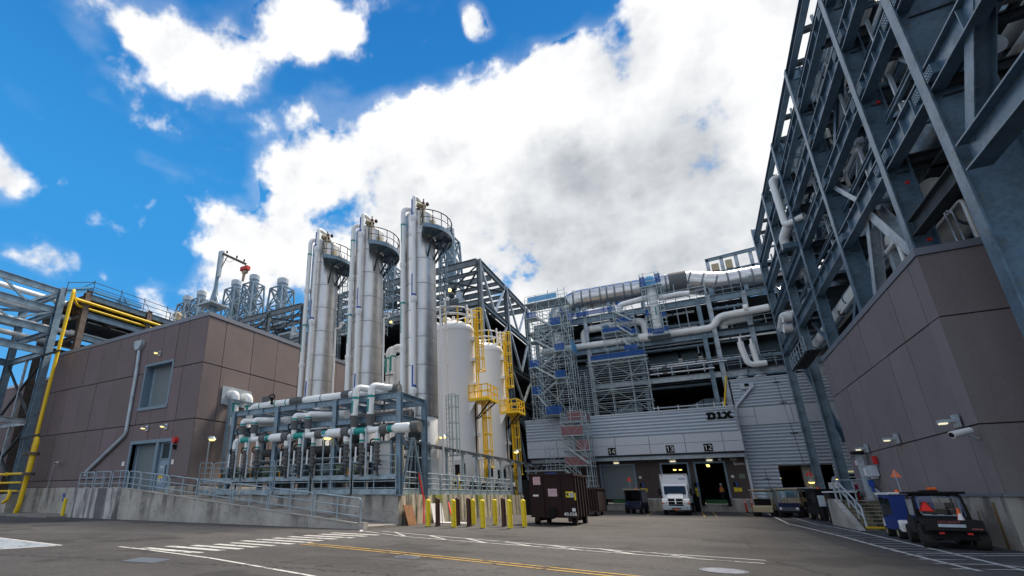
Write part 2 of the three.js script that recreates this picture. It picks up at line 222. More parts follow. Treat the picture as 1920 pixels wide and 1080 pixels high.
const M = {
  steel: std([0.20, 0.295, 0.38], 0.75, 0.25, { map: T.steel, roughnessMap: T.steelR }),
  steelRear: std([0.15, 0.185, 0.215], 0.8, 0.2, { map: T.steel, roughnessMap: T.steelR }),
  seam: std([0.30, 0.30, 0.30], 0.5, 0.6),
  vesselGrey: std([0.075, 0.115, 0.14], 0.7, 0.1, { map: T.steel }),
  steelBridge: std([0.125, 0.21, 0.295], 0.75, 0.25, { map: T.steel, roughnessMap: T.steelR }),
  concWalk: std([0.30, 0.285, 0.27], 0.9, 0, { map: T.conc, bumpMap: T.fine, bumpScale: 0.004 }),
  steelPale: std([0.46, 0.54, 0.61], 0.7, 0.2, { map: T.steel, roughnessMap: T.steelR }),
  steelDark: std([0.06, 0.078, 0.095], 0.8, 0.2, { map: T.steel }),
  rustSteel: std([0.15, 0.125, 0.115], 0.8, 0.2, { map: T.rust }),
  rail: std([0.33, 0.43, 0.50], 0.75, 0.1, { map: T.steel, roughnessMap: T.steelR }),
  scaffold: std([0.46, 0.56, 0.61], 0.6, 0.1, { map: T.steel }),
  panel: [0.0, 1, 2, 3].map((k) => std([0.205 * (0.94 + 0.04 * k), 0.163 * (0.945 + 0.03 * k), 0.172 * (0.93 + 0.05 * k)], 0.85, 0, { map: T.speck })),
  panelBack: std([0.04, 0.035, 0.035], 0.9),
  panelB: [0, 1, 2, 3].map((k) => std([0.205 * (0.95 + 0.035 * k), 0.168 * (0.95 + 0.035 * k), 0.168 * (0.95 + 0.03 * k)], 0.85, 0, { map: T.speck })),
  coping: std([0.20, 0.22, 0.27], 0.5, 0.3),
  conc: std([0.47, 0.455, 0.43], 0.9, 0, { map: T.conc, bumpMap: T.fine, bumpScale: 0.004 }),
  concDark: std([0.56, 0.56, 0.55], 0.9, 0, { map: T.concDark, bumpMap: T.fine, bumpScale: 0.004 }),
  concMoss: std([0.66, 0.61, 0.50], 0.9, 0, { map: T.moss, bumpMap: T.fine, bumpScale: 0.004 }),
  white: std([0.88, 0.90, 0.90], 0.32),
  whiteTank: std([0.88, 0.89, 0.90], 0.55, 0, { map: T.rib }),
  lagging: std([0.12, 0.125, 0.13], 0.85),
  stainless: std([0.74, 0.71, 0.68], 0.60, 0.97, { map: T.streak, roughnessMap: T.streakR }),
  duct: std([0.66, 0.67, 0.69], 0.42, 1, { map: T.streak, roughnessMap: T.streakR }),
  ductBand: std([0.20, 0.22, 0.25], 0.6, 0.4),
  yellow: std([0.93, 0.62, 0.01], 0.5, 0, { map: T.speck }),
  yellowWorn: std([0.88, 0.67, 0.02], 0.6, 0, { map: T.speck }),
  yellowChip: std([0.88, 0.67, 0.02], 0.6, 0, { map: T.chip }),
  brownPost: std([0.06, 0.022, 0.015], 0.6, 0, { map: T.rust }),
  teal: std([0.01, 0.30, 0.27], 0.5), blueTape: std([0.01, 0.07, 0.38], 0.5),
  net: std([0.015, 0.10, 0.38], 0.8, 0, { transparent: true, opacity: 0.6 }), netPink: std([0.30, 0.15, 0.17], 0.8, 0, { transparent: true, opacity: 0.75 }), netSky: std([0.10, 0.40, 0.72], 0.8, 0, { transparent: true, opacity: 0.75 }),
  cladding: std([0.50, 0.57, 0.66], 0.6, 0.1), claddingFlat: std([0.57, 0.62, 0.69], 0.55, 0.1),
  doorGrey: std([0.17, 0.21, 0.23], 0.6, 0.1), doorBlue: std([0.24, 0.32, 0.42], 0.55, 0.1), frameBlue: std([0.18, 0.26, 0.33], 0.55, 0.2),
  brownWall: std([0.10, 0.08, 0.078], 0.9, 0, { map: T.speck }),
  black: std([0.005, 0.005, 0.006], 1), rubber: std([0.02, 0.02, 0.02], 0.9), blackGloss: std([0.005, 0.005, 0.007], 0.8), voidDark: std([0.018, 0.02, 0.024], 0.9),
  glassDark: std([0.015, 0.02, 0.025], 0.08, 0), glass: new THREE.MeshPhysicalMaterial({ color: 0xffffff, transmission: 1, roughness: 0.05, thickness: 0, side: THREE.DoubleSide }),
  green: std([0.02, 0.10, 0.03], 0.7), red: std([0.55, 0.015, 0.012], 0.5), redFlag: std([0.85, 0.04, 0.02], 0.7), orange: std([0.80, 0.14, 0.02], 0.6), orangeFlag: std([0.9, 0.22, 0.10], 0.7),
  plate: std([0.12, 0.14, 0.17], 0.6, 0.4), paint: std([0.52, 0.52, 0.50], 0.8, 0), yellowPaint: std([0.52, 0.33, 0.07], 0.8),
  whitePlain: std([0.78, 0.78, 0.78], 0.5), cream: std([0.40, 0.34, 0.22], 0.6), blueCart: std([0.006, 0.035, 0.22], 0.55), blueDark: std([0.008, 0.012, 0.04], 0.3), green2: std([0.16, 0.21, 0.15], 0.5), greyBlueMotor: std([0.20, 0.27, 0.31], 0.5),
  wood: std([0.26, 0.13, 0.06], 0.8, 0, { map: T.rust }), maroon: std([0.018, 0.004, 0.004], 0.85), truckWhite: std([0.80, 0.83, 0.87], 0.35), chrome: std([0.7, 0.72, 0.75], 0.15, 1),
  lamp: std([0.9, 0.8, 0.5], 0.5, 0, { emissive: new THREE.Color().setRGB(1, 0.72, 0.2), emissiveIntensity: 1.5 }), lampPale: std([0.9, 0.9, 0.8], 0.5, 0, { emissive: new THREE.Color().setRGB(1, 0.92, 0.6), emissiveIntensity: 0.5 }),
  skin: std([0.45, 0.26, 0.18], 0.6), hiVis: std([0.75, 0.10, 0.03], 0.7), hiVisYellow: std([0.65, 0.75, 0.08], 0.7), jeans: std([0.02, 0.025, 0.04], 0.9), timber: std([0.30, 0.17, 0.07], 0.8, 0, { map: T.rust })
};
const FONT = {}; for (const f of ['sans_bold', 'sans_regular', 'serif_bold']) FONT[f] = await new FontLoader().loadAsync('fonts/droid/droid_' + f + '.typeface.json');
function text(s, size, depth, font = 'sans_bold') { const g = new TextGeometry(s, { font: FONT[font], size, depth, curveSegments: 4 }); g.computeBoundingBox(); const b = g.boundingBox; g.translate(-(b.min.x + b.max.x) / 2, -b.min.y, 0); return clean(g); }
function print(w, h, fn, opts = {}) { const c = document.createElement('canvas'); c.width = w; c.height = h; fn(c.getContext('2d'), w, h); const t = new THREE.CanvasTexture(c); t.colorSpace = THREE.SRGBColorSpace; t.magFilter = THREE.LinearFilter; return new THREE.MeshStandardMaterial({ map: t, roughness: 0.6, side: THREE.DoubleSide, ...opts }); }
function sheetZ(x0, x1, y0, y1, z, t = 0.01) { const g = new THREE.BoxGeometry(x1 - x0, y1 - y0, t); g.translate((x0 + x1) / 2, (y0 + y1) / 2, z); return clean(g); }   // printed plate facing +z, uv 0..1

// ---------------------------------------------------------------- ground
{
  const S = 2048, d = new Uint8Array(S * S * 4), K = S / 100, f = new Float32Array(S * S * 3);
  for (let j = 0; j < S; j++) for (let i = 0; i < S; i++) {
    const u = i / S, w = j / S, x = u * 100 - 65, z = w * 100 - 75;
    let k = 0.070 + 0.024 * tf(u, w, 12, 5, 1) + 0.016 * tf(u, w, 120, 3, 6) + 0.034 * (rnd() - 0.5);
    const patch = sstep(0.16, 0.22, tf(u, w, 9, 2, 21)); k *= 1 - 0.2 * patch;                    // relaid strips
    const tyre = Math.max(0, tf(u * 0.2, w * 1.0 + 0.15 * u, 60, 2, 31)); k *= 1 - 0.26 * tyre;
    let c = [k * 1.04, k, k * 0.985];
    const apron = z < -44 + (x + 8) * 0.55 + 0.15 * tn(x * 3, z * 3, 64, 2) && x < 3.9 && x > -15; if (apron) c = [k * 1.18, k * 1.15, k * 1.14];
    if (x > 3.6 + 0.1 * tn(z, x, 64, 9) && z < -19 && z > -62) c = [k * 0.62, k * 0.63, k * 0.68];   // newer black surface along the right-hand wall
    const oil = sstep(0.34, 0.5, tf(u, w, 40, 3, 44)); for (let q = 0; q < 3; q++) f[(j * S + i) * 3 + q] = c[q] * (1 - 0.42 * oil);
  }
  const crack = (pts, wob, wd, k) => { for (let s = 0; s + 1 < pts.length; s++) { const [x0, z0] = pts[s], [x1, z1] = pts[s + 1], n = Math.ceil(Math.hypot(x1 - x0, z1 - z0) * K * 1.5); for (let t = 0; t <= n; t++) { const q = t / n, x = x0 + (x1 - x0) * q + wob * tn(q * 40 + s * 7, s * 3.3 + x0, 64, 3), z = z0 + (z1 - z0) * q + wob * tn(q * 40 + 9, s * 5.3 + z0, 64, 5); const I = Math.round((x + 65) * K), J = Math.round((z + 75) * K); for (let a = 0; a < wd; a++) for (let c2 = 0; c2 < 1; c2++) { const o = ((J + a) * S + I + c2) * 3; if (o >= 0 && o + 2 < f.length) { f[o] *= k * 0.8; f[o + 1] *= k * 0.8; f[o + 2] *= k * 0.8; } } } } };
  for (const [x0, z0, x1, z1, k] of [[-9.5, -11.5, -6.2, -9.8, 0.8], [-20.5, -17.2, -16.8, -15.9, 0.82], [-2.5, -19.5, 1.8, -18.2, 0.8], [-30, -12.4, -26.2, -10.6, 1.15], [-6, -30, -1, -27.5, 0.84], [-13.5, -22.6, -9, -21.4, 1.12], [1, -26, 2.6, -20, 0.82], [-3, -38, 0.5, -34, 1.13]]) for (let J = Math.floor((z0 + 75) * K); J < (z1 + 75) * K; J++) for (let I = Math.floor((x0 + 65) * K); I < (x1 + 65) * K; I++) { const e = I - (x0 + 65) * K < 1 || J - (z0 + 75) * K < 1 || (x1 + 65) * K - I <= 1 || (z1 + 75) * K - J <= 1, o = (J * S + I) * 3; for (let q = 0; q < 3; q++) f[o + q] *= e ? 0.62 : k; }   // patched cuts with tarred edges
  for (let n = 0; n < 46; n++) { const x = rr(-32, 4), z = rr(-34, -5), a = rr(0, 6.28), l = rr(1, 4.5), pts = [[x, z]]; for (let q = 1; q < 5; q++) pts.push([x + Math.cos(a + rr(-0.5, 0.5)) * l * q / 4, z + Math.sin(a + rr(-0.5, 0.5)) * l * q / 4]); crack(pts, 0.12, 1, 0.85); }
  for (let n = 0; n < 60; n++) { const x = rr(-30, 4), z = rr(-45, -5), R = rr(0.08, 0.45), dk = rr(0.55, 0.85); for (let J = Math.floor((z - R + 75) * K); J <= (z + R + 75) * K; J++) for (let I = Math.floor((x - R + 65) * K); I <= (x + R + 65) * K; I++) { const d2 = Math.hypot(I / K - 65 - x, J / K - 75 - z) / R + 0.35 * tn(I * 0.35, J * 0.35, 128, 3); if (d2 < 0.8) { const o = (J * S + I) * 3; for (let q = 0; q < 3; q++) f[o + q] *= dk; } } }   // oil drips
  crack([[-24, -5.2], [-19, -6.6], [-15.5, -7.6], [-13.4, -8.0]], 0.12, 2, 0.5); crack([[-12.1, -8.3], [-9, -9.2], [-6, -9.6]], 0.15, 2, 0.55);
  crack([[-14.6, -11.6], [-13.8, -12.6], [-14.2, -13.2], [-12.8, -13.0]], 0.2, 2, 0.5); crack([[-10, -9.6], [-7, -10.9], [-4, -11.0]], 0.2, 1, 0.6);
  crack([[-4.4, -11.4], [-4.1, -12.8]], 0.12, 1, 0.5); crack([[1.2, -16.4], [2.4, -13.0], [3.0, -10]], 0.12, 2, 0.5); crack([[-20, -12], [-17, -13.5], [-16, -15.5]], 0.2, 1, 0.7); crack([[0, -20], [3, -24], [2, -30]], 0.3, 1, 0.7);
  crack([[-9, -22], [-3, -24], [3, -23]], 0.3, 1, 0.75); crack([[-30, -15], [-24, -14.4], [-19, -15.8]], 0.3, 1, 0.7); crack([[-6, -14.6], [-2, -13.4], [2, -13.2]], 0.2, 1, 0.6);
  for (let i = 0; i < S * S; i++) { for (let q = 0; q < 3; q++) { const t = f[i * 3 + q]; d[i * 4 + q] = 255 * (t <= 0.0031308 ? t * 12.92 : 1.055 * Math.pow(t, 1 / 2.4) - 0.055) + 0.5; } d[i * 4 + 3] = 255; }
  const map = new THREE.DataTexture(d, S, S, THREE.RGBAFormat); map.colorSpace = THREE.SRGBColorSpace; map.wrapS = map.wrapT = THREE.MirroredRepeatWrapping; map.magFilter = THREE.LinearFilter; map.minFilter = THREE.LinearMipmapLinearFilter; map.generateMipmaps = true; map.needsUpdate = true;
  const bump = T.fine.clone(); bump.repeat.set(70, 70); bump.needsUpdate = true;
  M.asphalt = new THREE.MeshStandardMaterial({ map, roughness: 0.82, bumpMap: bump, bumpScale: 0.012 });
  const R = 900, g = raw([-R, 0, -R, -R, 0, R, R, 0, R, -R, 0, -R, R, 0, R, R, 0, -R], [0, 1, 0, 0, 1, 0, 0, 1, 0, 0, 1, 0, 0, 1, 0, 0, 1, 0], [[-R, -R], [-R, R], [R, R], [-R, -R], [R, R], [R, -R]].flatMap(([x, z]) => [(x + 65) / 100, (z + 75) / 100]));
  struct('ground', g, M.asphalt);
}
function sheet(pts, y = 0.004, t = 0.003) { // a flat painted shape on the ground, points are x, z
  const tri = THREE.ShapeUtils.triangulateShape(pts.map((p) => new THREE.Vector2(...p)), []), P = [], N = [], U = [];
  for (const f of tri) { const [a, b, c] = f.map((k) => pts[k]); const s = (b[0] - a[0]) * (c[1] - a[1]) - (b[1] - a[1]) * (c[0] - a[0]) > 0 ? [a, c, b] : [a, b, c]; for (const q of s) { P.push(q[0], y, q[1]); N.push(0, 1, 0); U.push(q[0], q[1]); } }
  return raw(P, N, U);
}
function stroke(pts, w, y) { const L = []; for (let i = 0; i + 1 < pts.length; i++) { const [x0, z0] = pts[i], [x1, z1] = pts[i + 1], l = Math.hypot(x1 - x0, z1 - z0), nx = -(z1 - z0) / l * w / 2, nz = (x1 - x0) / l * w / 2; const e = i + 2 < pts.length ? w * 0.25 : 0, ex = (x1 - x0) / l * e, ez = (z1 - z0) / l * e; L.push(sheet([[x0 - nx, z0 - nz], [x1 + ex - nx, z1 + ez - nz], [x1 + ex + nx, z1 + ez + nz], [x0 + nx, z0 + nz]], y + 0.0008 * (i % 2))); } return L; }
T.wear = tex(512, (u, w) => { const m = tf(u, w, 8, 5, 3) + 0.5 * (rnd() - 0.5) * 0.5, c = sstep(0.22, 0.5, m); const k = mix(0.95, 0.2, c) + 0.12 * tf(u, w, 40, 2, 5); return [k, k, k]; }, true, 2.3);
M.paint.map = T.wear; M.yellowPaint.map = T.wear; M.paint.needsUpdate = true;
function marking(name, label, geos, m = M.paint) { const o = struct(name, geos, m); o.userData.label = label; return o; }
{ // crosswalk of white bars
  const o = new THREE.Group(); o.name = 'crosswalk'; o.userData.kind = 'structure'; o.userData.label = 'worn white crosswalk bars from the ramp foot across the asphalt'; scene.add(o); origin.set(o, V(0, 0, 0));
  const bars = [[-15.8, -13.07, -10.15, .33], [-15.7, -13.03, -10.9, .33], [-15.2, -12.87, -11.5, .32], [-14.9, -12.82, -12.15, .3], [-14.85, -12.75, -12.8, .28], [-15.15, -12.6, -13.55, .32], [-15.15, -12.43, -14.3, .32], [-15.05, -12.6, -15.05, .34], [-15, -12.55, -15.85, .36], [-14.9, -12.35, -16.65, .38], [-14.8, -12.35, -17.55, .38], [-14.8, -12.25, -18.35, .36]];
  for (const [x0, x1, z, w] of bars) part('crosswalk_bar', sheet([[x0, z - w / 2], [x1, z - w / 2 + 0.02], [x1 - 0.02, z + w / 2], [x0 - 0.02, z + w / 2]]), M.paint, o);
}
marking('white_road_line', 'curved white line running from the crosswalk to the foreground', stroke([[-16.91, -9.95], [-15.38, -9.85], [-13.12, -9.6], [-11.81, -9.45], [-9.81, -9.05], [-7.49, -8.55], [-4, -7.6]], 0.12, 0.0085));
marking('double_yellow_line', 'double yellow centre line running away to the right', [...stroke([[-12.4, -14.0], [-10.72, -13.75], [-7.87, -13.2], [-5.93, -12.82], [-3.91, -12.42], [-1.67, -11.98], [2, -11.2]], 0.1, 0.0085), ...stroke([[-12.4, -13.63], [-10.45, -13.31], [-7.67, -12.81], [-5.77, -12.45], [-3.83, -12.05], [-1.88, -11.65], [2, -10.84]], 0.1, 0.0085)], M.yellowPaint);
marking('zigzag_road_line', 'twin white lines joined by slanted white dashes across the court', [...stroke([[-13.57, -20.41], [-10.27, -19.26], [-6.55, -18.12], [-3.64, -17.29], [-1.6, -16.85], [1.1, -16.45]], 0.11, 0.004), ...stroke([[-14.6, -20.2], [-12.22, -18.9], [-11.02, -18.25], [-7.08, -17.3], [-5.23, -16.95], [-3.62, -16.54], [-2.01, -16.19], [1, -15.67]], 0.11, 0.0065),
  ...[[[-15, -20.9], [-14.1, -19.6]], [[-12.59, -20.14], [-11.02, -18.41]], [[-10.31, -19.23], [-8.88, -17.83]], [[-8.39, -18.7], [-7.05, -17.32]], [[-6.49, -17.95], [-5.24, -16.93]], [[-4.82, -17.6], [-3.62, -16.54]], [[-3.18, -17.25], [-2.05, -16.23]], [[-1.62, -16.9], [-.51, -16.0]]].flatMap((p) => stroke(p, 0.14, 0.009))]);
marking('hatched_walkway', 'ladder-striped white walkway marking beside the parked carts', [
  ...stroke([[4.81, -58.6], [4.0, -37.6], [4.17, -35.5], [4.4, -31.79], [4.6, -26.96], [4.68, -22.94], [4.79, -20.55], [4.87, -18.69], [5.02, -16.6]], 0.12, 0.004),
  ...stroke([[5.66, -55.75], [5.3, -37.3], [5.7, -34.5], [5.84, -31.5], [5.9, -27.5], [5.92, -24.2], [5.93, -21.9], [5.92, -17.0]], 0.12, 0.004),
  ...Array.from({ length: 30 }, (_, i) => -16.9 - i * 1.02).flatMap((z) => stroke([[4.62, z + 0.15], [5.86, z - 0.35]], 0.1, 0.0085)),
  ...stroke([[4.95, -20.37], [7.9, -22.1]], 0.11, 0.0105), ...stroke([[5.9, -20.3], [7.8, -21.6]], 0.11, 0.0105), ...stroke([[5.92, -18.2], [7.2, -16.5]], 0.11, 0.0105)]);
marking('white_box_marking', 'white outlined box of pale paint at the left edge of the road', [sheet([[-24.45, -9.52], [-18.94, -9.2], [-19.3, -7.47], [-25.5, -7.0]], 0.004)], std([0.27, 0.31, 0.36], 0.8, 0, { map: T.wear }));
marking('white_road_line', 'white border line of the painted box at the left road edge', [...stroke([[-19.0, -9.2], [-26, -9.6]], 0.13, 0.0085), ...stroke([[-19.0, -9.15], [-19.6, -6.0]], 0.13, 0.0095)]);
marking('dock_bay_line', 'thin faded yellow lines between the loading dock bays', [...stroke([[-4.9, -60.5], [-4.5, -47]], 0.1, 0.004), ...stroke([[-.55, -60.5], [-.3, -47]], 0.1, 0.004), ...stroke([[0.4, -60.5], [0.55, -47]], 0.1, 0.004), ...stroke([[2.9, -60.5], [3.1, -49]], 0.1, 0.004)], M.yellowPaint);
solo('steel_cover_plate', sheetPlate([[-13.14, -7.85], [-13.5, -8.6], [-12.38, -8.76], [-12.13, -8.04]]), M.plate, 'flat rectangular steel cover plate lying on the asphalt beside the curved line', 'cover plate');
function sheetPlate(p) { const g = extr(p.map(([x, z]) => [x, -z]), 0.012); g.rotateX(-Math.PI / 2); return boxuv(g); }
function manhole(x, z, r, label, m) { const o = thing('manhole_cover', label, 'manhole cover', [x, 0, z]); part('cover_ring', lathe([[r - 0.07, 0.002], [r - 0.07, 0.012], [r, 0.012], [r, 0.002]], x, 0, z), M.plate, o); part('cover_lid', [lathe([[0, 0.009], [r - 0.08, 0.009], [r - 0.08, 0.002]], x, 0, z), ...[-2, -1, 0, 1, 2].map((k) => bx(x - Math.sqrt(Math.max(0, 0.75 - (k / 3) ** 2)) * r * 0.9, x + Math.sqrt(Math.max(0, 0.75 - (k / 3) ** 2)) * r * 0.9, 0.009, 0.014, z + k * r / 3 - 0.015, z + k * r / 3 + 0.015))], m, o); }
manhole(0.08, -13.75, 0.48, 'round pale manhole cover at the lower right of the road', std([0.36, 0.37, 0.38], 0.8, 0, { map: T.chip })); manhole(-7.3, -12.32, 0.36, 'round dark manhole cover below the double yellow line', M.plate);

// ---------------------------------------------------------------- left building with brown panels
function panelFace(parent, axis, at, out, rows, mats, t = 0.06, gap = 0.05) { // rows: [y0, y1, [joints...], [holes]]
  let n = 0;
  for (const [y0, y1, js, holes] of rows) for (let i = 0; i + 1 < js.length; i++) {
    const a = Math.min(js[i], js[i + 1]) + gap / 2, b = Math.max(js[i], js[i + 1]) - gap / 2; let rects = [[a, b, y0 + gap * 0.8, y1 - gap * 0.8]];
    for (const h of holes || []) rects = rects.flatMap(([p, q, r, s]) => { if (h[0] >= q || h[1] <= p || h[2] >= s || h[3] <= r) return [[p, q, r, s]]; const o = []; if (h[0] > p) o.push([p, h[0], r, s]); if (h[1] < q) o.push([h[1], q, r, s]); const l = Math.max(p, h[0]), m = Math.min(q, h[1]); if (h[2] > r) o.push([l, m, r, h[2]]); if (h[3] < s) o.push([l, m, h[3], s]); return o; }).filter((r) => r[1] - r[0] > 0.02 && r[3] - r[2] > 0.02);
    if (!rects.length) continue;
    const gs = rects.map(([p, q, r, s]) => axis === 'z' ? bx(p, q, r, s, at, at + out * (t + 0.008 * ((n * 7) % 3 - 1))) : bx(at, at + out * (t + 0.008 * ((n * 7) % 3 - 1)), r, s, p, q));
    part('wall_panel', gs, mats[(n * 5 + 1) % 7 % mats.length], parent); n++;
  }
}
function lampUnit(name, label, x, y, z, dir, group, m = M.lamp) { // small wall floodlight: dir is the outward axis [dx, dz]
  const o = thing(name, label, 'wall lamp', [x, y - 0.2, z], group), [dx, dz] = dir;
  const along = dx ? (a, b, c, d, e, f) => bx(x + dx * Math.min(a, b) , x + dx * Math.max(a, b), y + c, y + d, z + e, z + f) : (a, b, c, d, e, f) => bx(x + e, x + f, y + c, y + d, z + dz * a, z + dz * b);
  part('lamp_housing', [along(0, 0.1, -0.15, 0.28, -0.16, 0.16), along(0.08, 0.5, 0.02, 0.12, -0.17, 0.17)], M.steelPale, o);
  part('lamp_lens', along(0.3, 0.48, -0.03, 0.018, -0.12, 0.12), m, o); return o;
}
{
  const b = thing('brown_panel_building', 'two-storey brown panelled building on the left with roller doors', 'building', [-45, 0, -34]);
  const X0 = -57.2, X1 = -32.5, Z0 = -23.3, Z1 = -43.5;
  const win = [-40.25, -36.25, 8.35, 12.4], door = [-40.45, -34.75, 2.0, 5.85];
  // core walls with the two openings left out
  const w = part('wall', [bx(X0, -40.2, 0, 15.5, Z0, Z0 - 0.3), bx(-34.8, X1 - 0.06, 0, 15.5, Z0, Z0 - 0.3), bx(-40.2, -34.8, 0, 2.0, Z0, Z0 - 0.3), bx(-40.2, -34.8, 5.82, 8.4, Z0, Z0 - 0.3), bx(-40.2, -34.8, 12.35, 15.5, Z0, Z0 - 0.3), bx(-36.3, -34.8, 8.4, 12.35, Z0, Z0 - 0.3), bx(X1 - 0.36, X1 - 0.06, 0, 15.5, Z0 - 0.3, Z1), bx(X0, X0 + 0.3, 0, 15.5, Z0 - 0.3, Z1), bx(X0, X1 - 0.06, 0, 15.5, Z1, Z1 - 0.3)], M.panelBack, b);
  const j1 = [-57.2, -55.6, -53.15, -50.4, -47.65, -44.93, -42.1, -40.2, -38.2, -36.28, -34.85, -32.5], j2 = [-57.2, -55.25, -52.9, -50.2, -47.75, -44.95, -41.7, -40.3, -38.25, -36.3, -34.95, -32.5], j3 = [-57.2, -55.6, -53.25, -50.5, -47.85, -45.05, -42.9, -40.35, -38.27, -36.6, -35.05, -32.5];
  panelFace(w, 'z', Z0, 1, [[11.62, 15.55, j1, [win]], [7.2, 11.62, j2, [win]], [2.9, 7.2, j3, [door]], [2.3, 2.9, [-57.2, -52, -46.5, -40.5, -34.7, -32.5], [door]]], M.panel);
  const js = [-23.24, -25.02, -27.99, -30.9, -33.86, -36.8, -39.7, -43.5];
  panelFace(w, 'x', X1 - 0.06, 1, [[11.62, 15.55, js], [7.2, 11.62, js], [2.3, 7.2, js]], M.panelB);
  part('coping', [bx(X0 - 0.05, X1 + 0.05, 15.55, 15.9, Z0 + 0.1, Z0 - 0.5), bx(X1 - 0.5, X1 + 0.052, 15.552, 15.898, Z0 - 0.5, Z1)], M.coping, b);
  part('roof', bx(X0 + 0.3, X1 - 0.36, 15.0, 15.2, Z0 - 0.3, Z1), M.steelDark, b);
  part('stem_wall', [bx(X0 - 0.4, -40.5, -0.1, 2.29, Z0 - 0.05, Z0 + 0.12), bx(-34.7, X1 + 0.06, -0.1, 2.29, Z0 - 0.05, Z0 + 0.12), bx(-40.5, -34.7, -0.1, 1.98, Z0 - 0.05, Z0 + 0.12), bx(X1 - 0.05, X1 + 0.06, -0.1, 2.29, Z0, Z1)], M.conc, b);
  // upper louvred opening
  part('shutter_backing', [bx(-39.7, -36.4, 8.5, 12.3, Z0 - 0.7, Z0 - 0.64), bx(-40.2, -36.7, 1.98, 5.7, Z0 - 0.6, Z0 - 0.53), bx(-36.7, -34.9, 1.98, 5.7, Z0 - 0.32, Z0 - 0.24)], M.panelBack, b);
  const wi = part('upper_shutter', Array.from({ length: 34 }, (_, i) => bx(-39.5, -36.45, 8.6 + i * 0.108, 8.7 + i * 0.108, Z0 - 0.62, Z0 - 0.56)), M.doorGrey, b);
  part('shutter_frame', [bx(-40.25, -40.05, 8.4, 12.4, Z0 - 0.65, Z0 + 0.09), bx(-36.45, -36.25, 8.4, 12.4, Z0 - 0.65, Z0 + 0.09), bx(-40.25, -36.25, 12.2, 12.4, Z0 - 0.65, Z0 + 0.1), bx(-40.25, -36.25, 8.35, 8.6, Z0 - 0.65, Z0 + 0.14), bx(-40.05, -39.5, 8.6, 12.2, Z0 - 0.62, Z0 - 0.56)], M.frameBlue, wi);
  part('guide_rail', bx(-39.75, -39.65, 8.6, 12.2, Z0 - 0.56, Z0 - 0.5), M.steelPale, wi);
  // lower roller door and man door
  const rd = part('roller_door', Array.from({ length: 34 }, (_, i) => bx(-39.8, -36.9, 2.02 + i * 0.108, 2.12 + i * 0.108, Z0 - 0.5, Z0 - 0.45)), M.doorGrey, b);
  part('door_frame', [bx(-40.45, -40.2, 1.98, 5.85, Z0 - 0.5, Z0 + 0.1), bx(-40.2, -39.8, 1.98, 5.6, Z0 - 0.5, Z0 - 0.42), bx(-36.9, -36.55, 1.98, 5.6, Z0 - 0.5, Z0 + 0.08), bx(-40.2, -34.75, 5.6, 5.85, Z0 - 0.5, Z0 + 0.11), bx(-34.98, -34.75, 1.98, 5.6, Z0 - 0.5, Z0 + 0.1)], M.frameBlue, rd);
  part('guide_rail', bx(-39.98, -39.9, 2.0, 5.6, Z0 - 0.42, Z0 - 0.36), M.steelPale, rd);
  const md = part('entry_door', bx(-36.5, -35.02, 1.98, 4.2, Z0 - 0.2, Z0 - 0.14), M.doorBlue, b);
  part('transom_pane', bx(-36.2, -35.2, 4.35, 5.5, Z0 - 0.2, Z0 - 0.17), M.glassDark, md); part('transom_frame', [bx(-36.5, -36.2, 4.2, 5.6, Z0 - 0.22, Z0 - 0.12), bx(-35.2, -35.0, 4.2, 5.6, Z0 - 0.22, Z0 - 0.12), bx(-36.2, -35.2, 4.2, 4.35, Z0 - 0.22, Z0 - 0.12), bx(-36.2, -35.2, 5.5, 5.6, Z0 - 0.22, Z0 - 0.12)], M.frameBlue, md);
  part('vision_slot', bx(-35.55, -35.4, 3.0, 3.85, Z0 - 0.14, Z0 - 0.12), M.glassDark, md); part('door_handle', bx(-35.25, -35.15, 2.85, 3.1, Z0 - 0.14, Z0 - 0.06), M.steelPale, md);
  const note = print(128, 96, (c, W, H) => { c.fillStyle = '#d8d8d0'; c.fillRect(0, 0, W, H); c.fillStyle = '#e8c020'; c.fillRect(0, 0, W, 34); c.fillStyle = '#2a5ab0'; c.fillRect(70, 40, 40, 40); c.fillStyle = '#222'; for (let i = 0; i < 4; i++) c.fillRect(8, 44 + i * 12, 50, 4); });
  part('door_notice', sheetZ(-36.25, -35.72, 2.55, 3.05, Z0 - 0.13), note, md); part('door_number', [[3.72, .4], [3.6, .3]].map(([y, w2]) => sheetZ(-35.98 - w2 / 2, -35.98 + w2 / 2, y, y + 0.06, Z0 - 0.13)), M.whitePlain, md);
  part('name_plate', [bx(-34.55, -34.3, 3.85, 4.2, Z0 + 0.06, Z0 + 0.11), bx(-41.05, -40.75, 3.9, 4.25, Z0 + 0.06, Z0 + 0.14)], M.whitePlain, b);
  const ds = part('downspout', pipe([[-41.45, 14.0, Z0 + 0.22], [-41.25, 12, Z0 + 0.22], [-41.15, 6.45, Z0 + 0.22], [-46.1, 3.55, Z0 + 0.22], [-46.1, 3.2, Z0 + 0.22]], 0.15, { bend: 0.35, seg: 8 }), M.steelPale, b);
  const hop = sweep([[-0.55, 0], [0.55, 0], [0.55, -0.4], [0.22, -0.85], [-0.22, -0.85], [-0.55, -0.4]].map(([x, y]) => [x, y]), [-41.5, 14.75, Z0 + 0.45], [-41.5, 14.75, Z0 + 0.07]); part('rainwater_hopper', hop, M.steelPale, ds);
  part('cable_conduit', pipe([[-52.2, 4.6, Z0 + 0.1], [-52.4, 2.4, Z0 + 0.16], [-52.4, 0.9, Z0 + 0.16]], 0.025, { seg: 6 }), M.steelPale, b);
}
